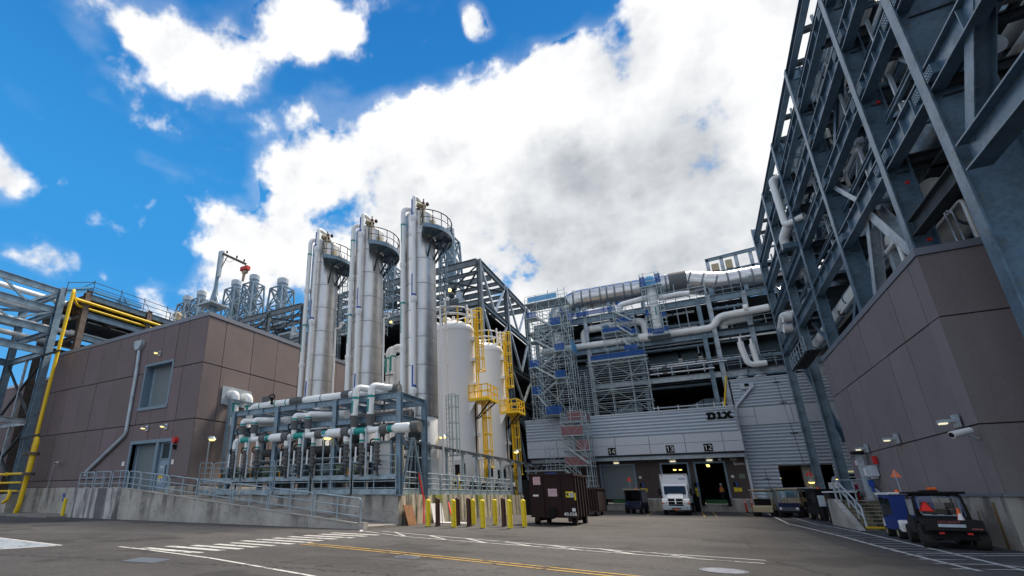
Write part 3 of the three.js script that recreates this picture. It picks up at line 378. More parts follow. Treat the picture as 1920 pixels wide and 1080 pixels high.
lampUnit('wall_lamp', 'lit wall lamp above the upper grey shutter of the brown building', -38.4, 13.1, -23.22, [0, 1]); lampUnit('wall_lamp', 'left of two lit wall lamps over the lower roller door', -38.4, 6.75, -23.22, [0, 1]); lampUnit('wall_lamp', 'right of two lit wall lamps over the blue entry door', -35.85, 6.72, -23.22, [0, 1]);
{ const o = thing('fire_alarm_bell', 'red round alarm bell beside the blue entry door frame', 'alarm bell', [-34.4, 5.35, -23.2]); part('bell', cyl([-34.4, 5.65, -23.24], [-34.4, 5.65, -22.98], 0.28, 0.22, 14), M.red, o); part('bell_strobe', [cyl([-34.3, 5.15, -23.2], [-34.3, 5.2, -22.95], 0.1, 0.1, 8), bx(-34.45, -34.2, 4.95, 5.3, -23.24, -23.1)], M.black, o); }
function camera_(name, label, x, y, z, d) { const o = thing(name, label, 'security camera', [x, y, z]); part('camera_body', [cyl([x + d[0] * 0.15, y + 0.12, z + d[1] * 0.15], [x + d[0] * 0.75, y - 0.02, z + d[1] * 0.75], 0.1, 0.12, 10)], M.whitePlain, o); part('camera_bracket', [cyl([x, y - 0.15, z], [x + d[0] * 0.35, y + 0.02, z + d[1] * 0.35], 0.04, 0.04, 6)], M.steelPale, o); part('camera_lens', cyl([x + d[0] * 0.75, y - 0.02, z + d[1] * 0.75], [x + d[0] * 0.78, y - 0.025, z + d[1] * 0.78], 0.08, 0.08, 10), M.black, o); }
camera_('security_camera', 'white security camera on the brown wall right of the yellow pipe', -51.3, 4.4, -23.1, [0.7, 0.6]);
{ const o = thing('hose_valve', 'green double-outlet hose valve on the concrete base behind the yellow bollard', 'hose valve', [-43.4, 0.9, -23.0]); part('valve_body', [cyl([-43.7, 1.2, -22.95], [-43.0, 1.25, -22.95], 0.13, 0.13, 10), cyl([-43.3, 1.2, -23.2], [-43.3, 1.2, -22.8], 0.2, 0.2, 12), cyl([-43.3, 1.4, -22.9], [-43.2, 1.75, -22.85], 0.06, 0.06, 8)], std([0.02, 0.13, 0.13], 0.5), o); part('valve_wheel', [ring([-43.05, 1.55, -22.9], [0.4, 0.3, 1], 0.2, 0.035, 14), ring([-43.1, 0.95, -22.85], [0.4, -0.3, 1], 0.14, 0.03, 12)], std([0.02, 0.10, 0.11], 0.5), o); }
for (const [x, n] of [[-49.4, 'left'], [-46.7, 'right']]) solo('blue_sign_tag', [sheetZ(x, x + 0.35, 1.45, 1.8, -23.16), sheetZ(x + 0.05, x + 0.3, 1.1, 1.4, -23.16)], M.blueTape, `small blue tag on the concrete base, ${n} of two`, 'tag');
{ // black square bollard-yellow post at the left
  const o = thing('yellow_bollard', 'leaning-look yellow bollard standing alone before the green hose valve', 'bollard', [-44.0, 0, -20.9]); part('post', lathe([[0, 1.42], [0.06, 1.41], [0.125, 1.35], [0.13, 0]], -44.0, 0, -20.9, 16), M.yellowWorn, o); part('cap_wear', lathe([[0.131, 0.05], [0.132, 0.0]], -44, 0, -20.9, 16), M.black, o);
}
{ const o = thing('brown_panel_wing', 'lower brown panelled wing seen through the rack at the left edge', 'building', [-70, 0, -30]); const w2 = part('wall', [bx(-84, -57.3, 0, 14.3, -25.7, -25.4), bx(-84, -57.3, 14.0, 14.2, -40, -25.7)], M.panelBack, o); panelFace(w2, 'z', -25.4, 1, [[10.4, 14.2, [-84, -80, -77, -74, -71, -68, -65.2, -62.4, -59.8, -57.3]], [6.4, 10.4, [-84, -80, -77, -74, -71, -68, -65.2, -62.4, -59.8, -57.3]], [2.2, 6.4, [-84, -80, -77, -74, -71, -68, -65.2, -62.4, -59.8, -57.3]]], M.panel); part('coping', bx(-84, -57.3, 14.2, 14.5, -26, -25.3), M.claddingFlat, o); part('stem_wall', bx(-84, -57.6, 0, 2.2, -25.5, -25.3), M.conc, o); }
// jib crane on the roof corner
{
  const o = thing('jib_crane', 'grey jib crane on the brown roof corner with a red hoist', 'crane', [-33.95, 15.9, -24.5]); const x = -33.95, z = -24.5;
  part('mast', [cyl([x, 15.9, z], [x, 17.0, z], 0.32, 0.32, 12), cyl([x, 17.12, z], [x, 18.6, z], 0.42, 0.2, 12), cyl([x, 18.6, z], [x, 22.3, z], 0.17, 0.14, 12)], M.steel, o); part('base_plate', [bx(x - 0.95, x + 0.95, 17.0, 17.12, z - 0.95, z + 0.95), cyl([x - 0.7, 17.12, z], [x - 0.15, 18.2, z], 0.05), cyl([x + 0.7, 17.12, z], [x + 0.15, 18.2, z], 0.05)], M.steelPale, o);
  part('knuckle', [extr([[-0.12, 1.0], [0.12, 0.0], [0.3, 0.0], [0.42, 2.5], [-0.12, 2.55]], 0.24).translate(x, 19.8, z - 0.12)], M.steelPale, o);
  part('arm', [ib([x - 0.1, 22.3, z], [-30.1, 20.0, z + 0.2], 0.14, 0.2, [0, 1, 0]), bar([x + 0.4, 20.7, z], [x + 1.1, 21.6, z + 0.05], 0.06)], M.rustSteel, o);
  part('hoist', [rbox(-30.6, -29.8, 19.45, 19.8, -24.55, -24.1, 0.05)], M.red, o); part('hook_block', [cyl([-30.3, 18.5, -24.3], [-30.2, 19.45, -24.3], 0.1, 0.14, 8), rbox(-30.45, -29.95, 19.2, 19.5, -24.5, -24.2, 0.05)], M.cream, o);
  part('arm_cable', pipe([[-33.3, 21.5, z], [-32.6, 20.9, z], [-32.0, 21.0, z]], 0.015, { seg: 5, bend: 0.6 }), M.black, o); part('trolley_stop', [[-33, 21.9], [-31.6, 21.05], [-30.6, 20.45]].map(([a, y]) => bx(a - 0.05, a + 0.05, y, y + 0.22, z, z + 0.1)), M.black, o);
}
// white elbows and small plant on the roof
{ const g = (x, z) => pipe([[x, 15.2, z], [x, 16.9, z], [x - 1.2, 16.9, z - 0.2], [x - 3.4, 16.5, z - 0.3]], 0.34, { bend: 0.7 });
  solo('roof_pipe', g(-38.3, -27), M.white, 'nearer white elbow pipe rising from the brown roof', 'pipe'); solo('roof_pipe', g(-36.4, -27.8), M.white, 'white elbow pipe on the brown roof, closer to the crane', 'pipe');
  solo('roof_pipe', [pipe([[-49.3, 15.0, -26], [-49.3, 17.3, -26], [-51.6, 17.0, -26.4], [-53.5, 17.0, -26.4]], 0.28, { bend: 0.5 })], M.white, 'small white elbow pipe at the roof edge under the rusty rack', 'pipe');
  solo('roof_cabinet', [bx(-42.3, -38.9, 16.0, 16.5, -27.5, -26.2), bx(-41.6, -40.9, 16.5, 17.0, -27, -26.5)], M.cladding, 'low grey cabinet on the brown roof beside the elbow pipes', 'cabinet'); }

// ---------------------------------------------------------------- ramp and landing
function railSection(x0, y0, z0, x1, y1, z1, h, { bars = 3, mids = 1, toe = false, r = 0.042, label, group, name = 'guard_rail' } = {}) { // rounded hoop of pipe with mid rails between two ends
  const o = thing(name, label, 'guard rail', [(x0 + x1) / 2, Math.min(y0, y1), (z0 + z1) / 2], group);
  part('top_hoop', pipe([[x0, y0, z0], [x0, y0 + h, z0], [x1, y1 + h, z1], [x1, y1, z1]], r, { bend: 0.16, seg: 7 }), M.rail, o);
  for (let i = 1; i < bars; i++) { const t = i / bars * h; part('mid_rail', cyl([x0, y0 + t, z0], [x1, y1 + t, z1], r * 0.8, r * 0.8, 6), M.rail, o); }
  for (let i = 1; i <= mids; i++) { const t = i / (mids + 1); part('post', cyl([mix(x0, x1, t), mix(y0, y1, t), mix(z0, z1, t)], [mix(x0, x1, t), mix(y0, y1, t) + h, mix(z0, z1, t)], r, r, 6), M.rail, o); }
  if (toe) part('toe_board', sweep(rectP(0.03, 0.3), [x0, y0 + 0.15, z0], [x1, y1 + 0.15, z1]), M.rail, o); return o;
}
{
  const y = (x) => x < -36.2 ? 2.05 : 2.05 + (x + 36.2) / (-15.2 + 36.2) * (0.18 - 2.05);
  const sect = [-43.05, -36.2, -29, -22, -15.2];
  struct('ramp', [bx(-43.0, -36.2, -0.05, 1.98, -23.17, -20.98), ...[[-36.2, -15.0]].map(([a, c]) => sweep([[0, -0.05], [0, 1.98], [a - c, 0.1], [a - c, -0.05]].map(([r, u]) => [-r, u]), [a, 0, -24.3], [a, 0, -20.98]))], M.concWalk);
  const rw = thing('ramp_wall', 'stained concrete side wall of the ramp sloping down to the road', 'retaining wall', [-29, 0, -20.8]);
  for (let i = 0; i + 1 < sect.length; i++) { const a = sect[i] + (i ? 0.01 : 0), c = sect[i + 1] - 0.01; part('wall_section', extr([[a, -0.06], [c, -0.06], [c, y(c) + 0.06], [a, y(a) + 0.06]], 0.2, 0.012).translate(0, 0, -21.0) && boxuv(extr([[a, -0.06], [c, -0.06], [c, y(c) + 0.06], [a, y(a) + 0.06]], 0.2, 0.012).translate(0, 0, -21.0)), i ? M.conc : M.concDark, rw); }
  part('end_block', bx(-15.15, -14.75, -0.05, 0.34, -21.05, -20.72), M.conc, rw); part('wall_cap', [sweep(rectP(0.3, 0.05), [-36.2, 2.14, -20.9], [-15.2, 0.27, -20.9])], M.conc, rw);
  part('end_wall', bx(-43.1, -42.95, -0.06, 2.1, -23.17, -21.0), M.conc, rw);
  const S = [[-42.49, -40.5], [-40.2, -38.2], [-37.9, -35.95], [-35.8, -34.4], [-34.25, -31.15], [-31.0, -28.08], [-27.85, -24.8], [-24.6, -21.7], [-21.5, -18.3], [-18.1, -15.1]];
  const nth = ['first', 'second', 'third', 'fourth', 'fifth', 'sixth', 'seventh', 'eighth', 'ninth', 'last'];
  S.forEach(([a, c], i) => railSection(a, y(a), -20.9, c, y(c), -20.9, 1.28, { label: `${nth[i]} grey pipe rail section ${i < 4 ? 'on the landing' : 'down the ramp'}, counted from the left`, group: 'pipe rails along the ramp' }));
  railSection(-42.9, 2.05, -23.0, -42.9, 2.05, -21.1, 1.28, { label: 'short end rail closing the left side of the ramp landing', mids: 0 });
  struct('sidewalk', [bx(-75, -43.1, -0.05, 0.10, -24, -19.4)], M.concWalk);
}

// ---------------------------------------------------------------- raised concrete platform
{
  struct('platform', [bx(-32.4, -15.2, -0.05, 1.6, -24.6, -60), bx(-15.2, -15.15, 0, 1.6, -24.6, -60)], M.concWalk);
  const w = thing('retaining_wall', 'concrete retaining wall under the pipe rack, mossy behind the bollards', 'retaining wall', [-22, 0, -24.4]);
  for (const [a, c] of [[-32.4, -27.1], [-27.08, -21.1], [-21.08, -15.02]]) part('wall_section', bx(a, c, -0.06, 1.66, -24.62, -24.36), M.conc, w);
  for (const [a, c] of [[-24.62, -31.5], [-31.52, -38.5], [-38.52, -45.5], [-45.52, -60]]) part('wall_section', bx(-15.25, -15.02 - 0.004, -0.06, 1.658, a, c), M.concMoss, w, 'mossy wall section behind the bollards');
  [[-33.85, -31.12], [-30.9, -28.05], [-27.85, -24.75], [-24.6, -21.6], [-21.33, -18.34], [-18.14, -15.1]].forEach(([a, c], i) => {
    const o = railSection(a, i ? 1.66 : 1.7, -24.22, c, i ? 1.66 : 1.7, -24.22, 2.2, { bars: 6, mids: 1, toe: true, r: 0.035, label: `tall blue-grey guard rail in front of the pumps, ${['first', 'second', 'third', 'fourth', 'fifth', 'sixth'][i]} from the left`, group: 'guard rails in front of the pumps' });
    part('kick_plate', sweep(rectP(0.04, 0.24), [a, 2.62, -24.2], [c, 2.62, -24.2]), M.rail, o);
  });
  const z = [-24.5, -27.0, -29.9, -32.6, -35.3, -38.2, -41, -44]; for (let i = 0; i + 1 < z.length; i++) railSection(-15.12, 1.66, z[i] - 0.08, -15.12, 1.66, z[i + 1] + 0.08, 1.28, { bars: 4, mids: 1, toe: true, label: `grey rail on the platform edge above the bollards, ${['first', 'second', 'third', 'fourth', 'fifth', 'sixth', 'seventh'][i]} from the pipe rack`, group: 'rails on the platform edge' });
}

// ---------------------------------------------------------------- steel pipe rack on the platform
{
  const r = thing('pipe_rack', 'two-level grey steel pipe rack on the platform in front of the towers', 'pipe rack', [-22.3, 1.6, -26]);
  const cx = [-29.6, -25.14, -19.95, -15.05], cz = [-24.5, -27.6];
  for (const x of cx) for (const z of cz) part('column', [ib([x, 1.6, z], [x, 7.62, z], 0.3, 0.3, [0, 0, 1]), bx(x - 0.25, x + 0.25, 1.6, 1.66, z - 0.25, z + 0.25)], M.steel, r);
  for (let i = 0; i < 3; i++) for (const z of cz) for (const y of [7.42, 6.08]) { part('beam', ib([cx[i] + 0.15, y, z], [cx[i + 1] - 0.15, y, z], 0.22, 0.38, [0, 1, 0]), M.steel, r); if (z > -25) part('stiffener', [0.33, 0.67].map((t) => { const x = mix(cx[i], cx[i + 1], t); return bx(x - 0.01, x + 0.01, y - 0.17, y + 0.17, z, z + 0.1); }), M.steel, r); }
  for (const x of cx) for (const y of [7.42, 6.08]) part('cross_beam', ib([x, y, cz[0] - 0.15], [x, y, cz[1] + 0.15], 0.2, 0.36, [0, 1, 0]), M.steel, r);
  for (let i = 0; i < 3; i++) for (const t of [0.33, 0.67]) part('joist', ib([mix(cx[i], cx[i + 1], t), 7.42, cz[0]], [mix(cx[i], cx[i + 1], t), 7.42, cz[1]], 0.14, 0.24, [0, 1, 0]), M.steel, r);
  part('knee_brace', [bar([-15.05, 1.7, -24.7], [-15.05, 5.0, -26.0], 0.12), bar([-15.05, 1.7, -27.4], [-15.05, 5.0, -26.2], 0.12)], M.steel, r);
  part('floor_tray', [bx(-29.6, -15.1, 2.42, 2.54, -27.4, -24.9)], M.steelDark, r);
  for (let i = 0; i < 7; i++) part('tray_leg', [bar([-29.3 + i * 2.3, 1.6, -25.0], [-29.3 + i * 2.3, 2.42, -25.0], 0.08), bar([-29.3 + i * 2.3, 1.6, -27.2], [-29.3 + i * 2.3, 2.42, -27.2], 0.08)], M.steel, r);
  part('backing_duct', [cyl([-29, 6.65, -26.9], [-15.6, 6.65, -26.9], 0.34, 0.34, 12), cyl([-29, 4.7, -27.2], [-15.4, 4.7, -27.2], 0.3, 0.3, 12), cyl([-29, 3.9, -26.2], [-15.4, 3.9, -26.2], 0.12, 0.12, 10)], M.lagging, r);
  for (let i = 0; i < 9; i++) { const x = -29 + i * 1.6; const e = thing('strainer_vessel', `dark lagged vessel in the shade behind the pumps, ${['leftmost', 'second', 'third', 'fourth', 'fifth', 'sixth', 'seventh', 'eighth', 'rightmost'][i]} of the row`, 'vessel', [x, 1.6, -28.4], 'dark vessels behind the pumps'); part('vessel_body', lathe([[0.5, 1.6], [0.5, 4.6 + (i % 3) * 0.5], [0.3, 4.9 + (i % 3) * 0.5], [0, 5 + (i % 3) * 0.5]], x, 0, -28.45, 16), M.steelDark, e); part('vessel_pipe', pipe([[x + 0.2, 4.9, -28.3], [x + 0.2, 5.6, -28.2], [x + 0.9, 5.6, -28.1]], 0.12, { seg: 8 }), M.lagging, e); }
  // header along the top
  const h = thing('top_header_pipe', 'long white header pipe lying along the top of the rack', 'pipe', [-22, 7.6, -25.6]);
  part('pipe_run', [cyl([-28.6, 8.06, -25.55], [-16.2, 8.06, -25.55], 0.27, 0.27, 14), pipe([[-28.6, 8.06, -25.55], [-29.1, 7.85, -25.5], [-29.1, 7.0, -25.4]], 0.26, { bend: 0.4 })], M.white, h);
  for (const [a, c, rr2] of [[-24.9, -24.2, 0.33], [-24.2, -23.7, 0.30], [-20.2, -19.6, 0.33], [-16.4, -15.7, 0.34]]) part('lagging_sleeve', cyl([a, 8.08, -25.55], [c, 8.08, -25.55], rr2, rr2, 12), M.lagging, h);
  for (const x of [-28.1, -26.5, -25.4, -22.1, -19.3]) part('band', cyl([x, 8.06, -25.55], [x + 0.1, 8.06, -25.55], 0.28, 0.28, 14), x < -25 ? M.teal : M.frameBlue, h);
  for (const [x, z] of [[-26.6, -25.2], [-19.2, -26.4], [-18.7, -26.6]]) part('valve_wheel', [ring([x, 8.55, z], [0.5, 0.1, 1], 0.2, 0.05, 12), cyl([x, 8.0, z], [x, 8.55, z], 0.09)], M.black, h); part('valve_body', rbox(-27.9, -27.2, 8.15, 8.75, -25.9, -25.4, 0.05), M.lagging, h);
  // two large elbows dropping over the front on the right
  for (const [i, x] of [[0, -18.07], [1, -16.87]]) {
    const o = thing('drop_pipe', `white elbow pipe dropping over the rack front, ${i ? 'right' : 'left'} of two`, 'pipe', [x, 5.4, -24.05]);
    part('pipe_run', [pipe([[x + 1.1, 8.1, -25.6], [x + 0.5, 8.15, -25.3], [x, 8.15, -24.1], [x, 6.3, -24.05]], 0.215, { bend: 0.45, seg: 14 })], M.white, o);
    part('reducer', cyl([x, 5.4, -24.05], [x, 5.95, -24.05], 0.2, 0.2, 12), M.white, o); part('collar', cyl([x, 5.6, -24.05], [x, 6.3, -24.05], 0.22, 0.29, 12), M.lagging, o); part('band', cyl([x, 7.36, -24.05], [x, 7.5, -24.05], 0.23, 0.23, 14), M.teal, o); part('arrow_tape', cyl([x - 0.05, 6.45, -23.92], [x - 0.05, 7.25, -23.92], 0.1, 0.1, 10), M.teal, o);
  }
  // three suction sets
  [-28.1, -23.05, -18.07].forEach((x, s) => {
    const where = ['left', 'middle', 'right'][s], zc = -24.05, y = 5.35;
    const o = thing('suction_header', `white horizontal header with black-lagged drops, ${where} set of the rack`, 'pipe header', [x + 1, 3.2, zc]);
    part('pipe_run', [pipe([[x - 0.55, 4.75, zc], [x - 0.55, y, zc], [x + 3.9, y, zc]], 0.2, { bend: 0.35 })], M.white, o); part('end_run', lathe([[0, 0], [0.2, 0], [0.29, 0.15], [0.29, 1.0], [0.17, 1.3], [0, 1.3]], 0, 0, 0, 14).rotateZ(-Math.PI / 2).translate(x + 2.9, y, zc), M.white, o);
    part('end_cap', cyl([x + 4.15, y, zc], [x + 4.65, y, zc], 0.33, 0.33, 12), M.lagging, o); part('collar', cyl([x + 2.0, y, zc], [x + 2.5, y, zc], 0.29, 0.29, 12), M.lagging, o);
    for (const [a, c] of [[0.1, 0.95], [2.55, 2.85]]) part('band', cyl([x + a, y, zc], [x + c, y, zc], 0.21, 0.21, 14), M.teal, o);
    for (const d of [-0.55, 0.62, 1.75]) {
      const k = part('drop', cyl([x + d, 4.65, zc], [x + d, y - 0.1, zc], 0.14, 0.14, 12), M.white, o); part('band', cyl([x + d, 4.7, zc], [x + d, 4.82, zc], 0.15, 0.15, 12), M.teal, k);
      part('lagged_valve', [cyl([x + d, 3.3, zc], [x + d, 4.65, zc], 0.13, 0.17, 10), cyl([x + d, 2.7, zc - 0.05], [x + d, 3.3, zc], 0.09, 0.09, 10), ...[3.4, 3.6, 3.85, 4.1, 4.35, 4.55].map((q, n) => ring([x + d + (n % 2 - 0.5) * 0.04, q, zc], [0, 1, 0], 0.17, 0.045, 12))], M.lagging, o);
      part('handwheel', [ring([x + d - 0.35, 4.75 - 0.1, zc - 0.1], [0.4, 0, 1], 0.18, 0.045, 12), cyl([x + d - 0.35, 4.65, zc - 0.1], [x + d, 4.6, zc], 0.04)], M.black, o);
      part('gauge_tube', [cyl([x + d - 0.35, 3.5, zc + 0.12], [x + d - 0.33, 4.4, zc + 0.12], 0.055, 0.055, 8)], M.white, o);
      part('small_fittings', [cyl([x + d - 0.3, 3.35, zc], [x + d + 0.35, 3.3, zc], 0.04), cyl([x + d + 0.15, 2.9, zc + 0.1], [x + d - 0.2, 3.4, zc + 0.1], 0.03), ring([x + d + 0.1, 3.05, zc + 0.12], [0, 0.2, 1], 0.1, 0.03, 10), bx(x + d - 0.28, x + d - 0.1, 3.0, 3.2, zc, zc + 0.15)], M.steelDark, o);
    }
    for (const d of [0.02, 1.15]) part('drain_tube', [cyl([x + d, 2.7, zc + 0.28], [x + d, 5.1, zc + 0.28], 0.055, 0.055, 8), cyl([x + d - 0.06, 4.3, zc + 0.28], [x + d - 0.06, 5.5, zc + 0.2], 0.06, 0.06, 8)], M.steelPale, o);
    part('support_angle', [bar([x - 0.9, 3.55, zc - 0.2], [x + 2.3, 3.5, zc - 0.2], 0.1), bar([x + 3.4, 5.1, zc], [x + 3.6, 4.2, zc - 0.4], 0.1)], M.steel, o);
    if (s < 2) [0, 1.2].forEach((d, q) => {
      const e = thing('discharge_elbow', `white elbow with grey collar on the rack front, ${where} set, ${q ? 'right' : 'left'}`, 'pipe', [x + d, 5.4, zc]);
      part('pipe_run', [pipe([[x + d + 1.6, 6.75, -25.5], [x + d + 0.75, 6.75, -24.9], [x + d, 6.72, zc], [x + d, 6.25, zc]], 0.21, { bend: 0.42, seg: 14 })], M.white, e); part('collar', cyl([x + d, 5.75, zc], [x + d, 6.38, zc], 0.2, 0.27, 12), M.lagging, e); part('band', cyl([x + d, 6.42, zc], [x + d, 6.54, zc], 0.225, 0.225, 14), M.teal, e); part('reducer', cyl([x + d, 5.4, zc], [x + d, 5.75, zc], 0.17, 0.19, 12), M.white, e);
      part('handwheel', [ring([x + d - 0.5, 6.05, zc - 0.2], [0.5, 0, 1], 0.2, 0.05, 12)], M.black, e);
    });
    if (s < 2) solo('manifold_pipe', [cyl([x - 0.6, 6.75, -25.6], [x + 2.6, 6.75, -25.6], 0.27, 0.27, 14), cyl([x + 2.6, 6.75, -25.6], [x + 3.2, 6.75, -25.6], 0.33, 0.33, 12)], M.white, `white manifold pipe behind the elbows of the ${where} set`, 'pipe');
  });
  // pumps
  [-30.2, -29.5, -28.7, -27.0, -26.2, -25.2, -24.2, -21.0, -19.7, -18.4].forEach((x, i) => {
    const z = -25.0, y = 3.12, nth = ['leftmost', 'second', 'third', 'fourth', 'fifth', 'sixth', 'seventh', 'eighth', 'ninth', 'rightmost'][i];
    const o = thing('pump', `${i === 7 ? 'blue-grey' : 'pale green'} pump motor behind the guard rail, ${nth} of the row`, 'pump', [x, 2.5, z], 'pump motors under the rack'); const mm = i === 7 ? M.greyBlueMotor : M.green2;
    part('motor', [lathe([[0, -0.5], [0.3, -0.5], [0.34, -0.42], [0.34, 0.3], [0.3, 0.42], [0, 0.45]], 0, 0, 0, 16).rotateX(Math.PI / 2).rotateY(-0.5).translate(x, y, z), bx(x - 0.12, x + 0.12, y + 0.28, y + 0.46, z - 0.15, z + 0.15)], mm, o);
    part('pump_casing', [cyl([x - 0.7, y - 0.08, z - 0.7], [x - 0.35, y - 0.04, z - 0.5], 0.26, 0.3, 14), bx(x - 0.5, x + 0.4, 2.54, 2.84, z - 0.75, z + 0.35)], M.lagging, o); part('fan_cover', ring([x - 0.22, y, z + 0.40], [-0.48, 0, 0.88], 0.24, 0.04, 14), M.steelDark, o);
    if (i % 3 === 0 || i > 7) part('coupling_guard', [cyl([x - 0.55, y, z + 0.15], [x - 0.15, y, z + 0.2], 0.14, 0.14, 10), bx(x - 0.58, x - 0.44, 2.6, 3.15, z + 0.15, z + 0.3)], std([0.75, 0.32, 0.02], 0.6), o);
  });
  const cab = thing('control_cabinet', 'white control cabinet with grey frame at the right end of the rack', 'cabinet', [-16.3, 2.54, -24.75]);
  part('cabinet_body', rbox(-17.0, -15.65, 2.6, 4.6, -25.4, -24.72, 0.03), M.whitePlain, cab); part('frame_post', [bx(-17.1, -17.0, 2.5, 4.75, -24.8, -24.65), bx(-15.75, -15.62, 2.5, 4.75, -24.75, -24.6), bx(-17.1, -15.62, 4.62, 4.75, -24.8, -24.62)], M.steel, cab); part('side_panel', rbox(-15.6, -15.2, 2.6, 4.5, -25.3, -24.8, 0.02), M.cream, cab);
  solo('junction_box', [rbox(-23.5, -22.9, 2.9, 3.5, -24.6, -24.4, 0.02), bx(-23.25, -23.15, 1.7, 2.9, -24.55, -24.45)], M.cladding, 'small grey junction box on a post among the pumps', 'junction box');
  // elbows leaving the brown wall
  [[-32.55, -26.1, 9.45], [-32.55, -27.5, 9.45]].forEach(([x, z, y], i) => { const o = thing('wall_elbow', `white elbow pipe with teal band leaving the brown wall, ${i ? 'right' : 'left'} of two`, 'pipe', [x, 7.2, z]); part('pipe_run', pipe([[-32.4, y, z], [x + 0.85, y, z], [x + 0.85, 6.9, z]], 0.33, { bend: 0.42, seg: 14 }), M.white, o); part('band', cyl([x + 0.85, 8.55, z], [x + 0.85, 8.7, z], 0.345, 0.345, 14), M.teal, o); part('arrow_tape', cyl([x + 1.0, 7.5, z + 0.23], [x + 1.0, 8.55, z + 0.23], 0.1, 0.1, 10), M.teal, o); });
  const wp = thing('wall_sleeve_plate', 'grey steel sleeve plate on the brown wall behind the two elbows', 'plate', [-32.4, 8, -25.5]); part('plate', bx(-32.44, -32.38, 8.6, 10.1, -28.3, -25.3), M.steelPale, wp); part('support_post', [bx(-31.5, -31.28, 1.66, 8.9, -25.5, -25.28), bx(-31.5, -31.28, 8.8, 8.95, -28.0, -25.5)], M.steel, wp);
}
function floodPost(name, label, x, y0, y, z, d) { const o = thing(name, label, 'light post', [x, y0, z]); part('post', cyl([x, y0, z], [x, y, z], 0.045, 0.045, 8), M.rail, o); part('lamp_housing', [cyl([x + d[0], y + 0.0, z + d[1]], [x + d[0], y + 0.18, z + d[1]], 0.34, 0.2, 12), bx(x - 0.1, x + 0.45, y + 0.12, y + 0.24, z - 0.12, z + 0.12)], M.steelPale, o); part('lamp_lens', lathe([[0, -0.12], [0.15, -0.1], [0.26, 0.0]], x + d[0], y, z + d[1], 12), M.lamp, o); }
floodPost('flood_light', 'lit flood light on a thin post left of the pipe rack', -31.9, 1.66, 5.65, -24.3, [0.3, 0]); floodPost('flood_light', 'lit flood light on a post in front of the middle pumps', -20.35, 1.66, 5.05, -23.95, [0.3, 0]); floodPost('flood_light', 'lit flood light on a post before the first white tank', -15.7, 1.66, 5.6, -31.7, [0.0, 0.2]); floodPost('flood_light', 'lit flood light on a post before the second white tank', -15.7, 1.66, 5.75, -48.2, [0.0, 0.2]);

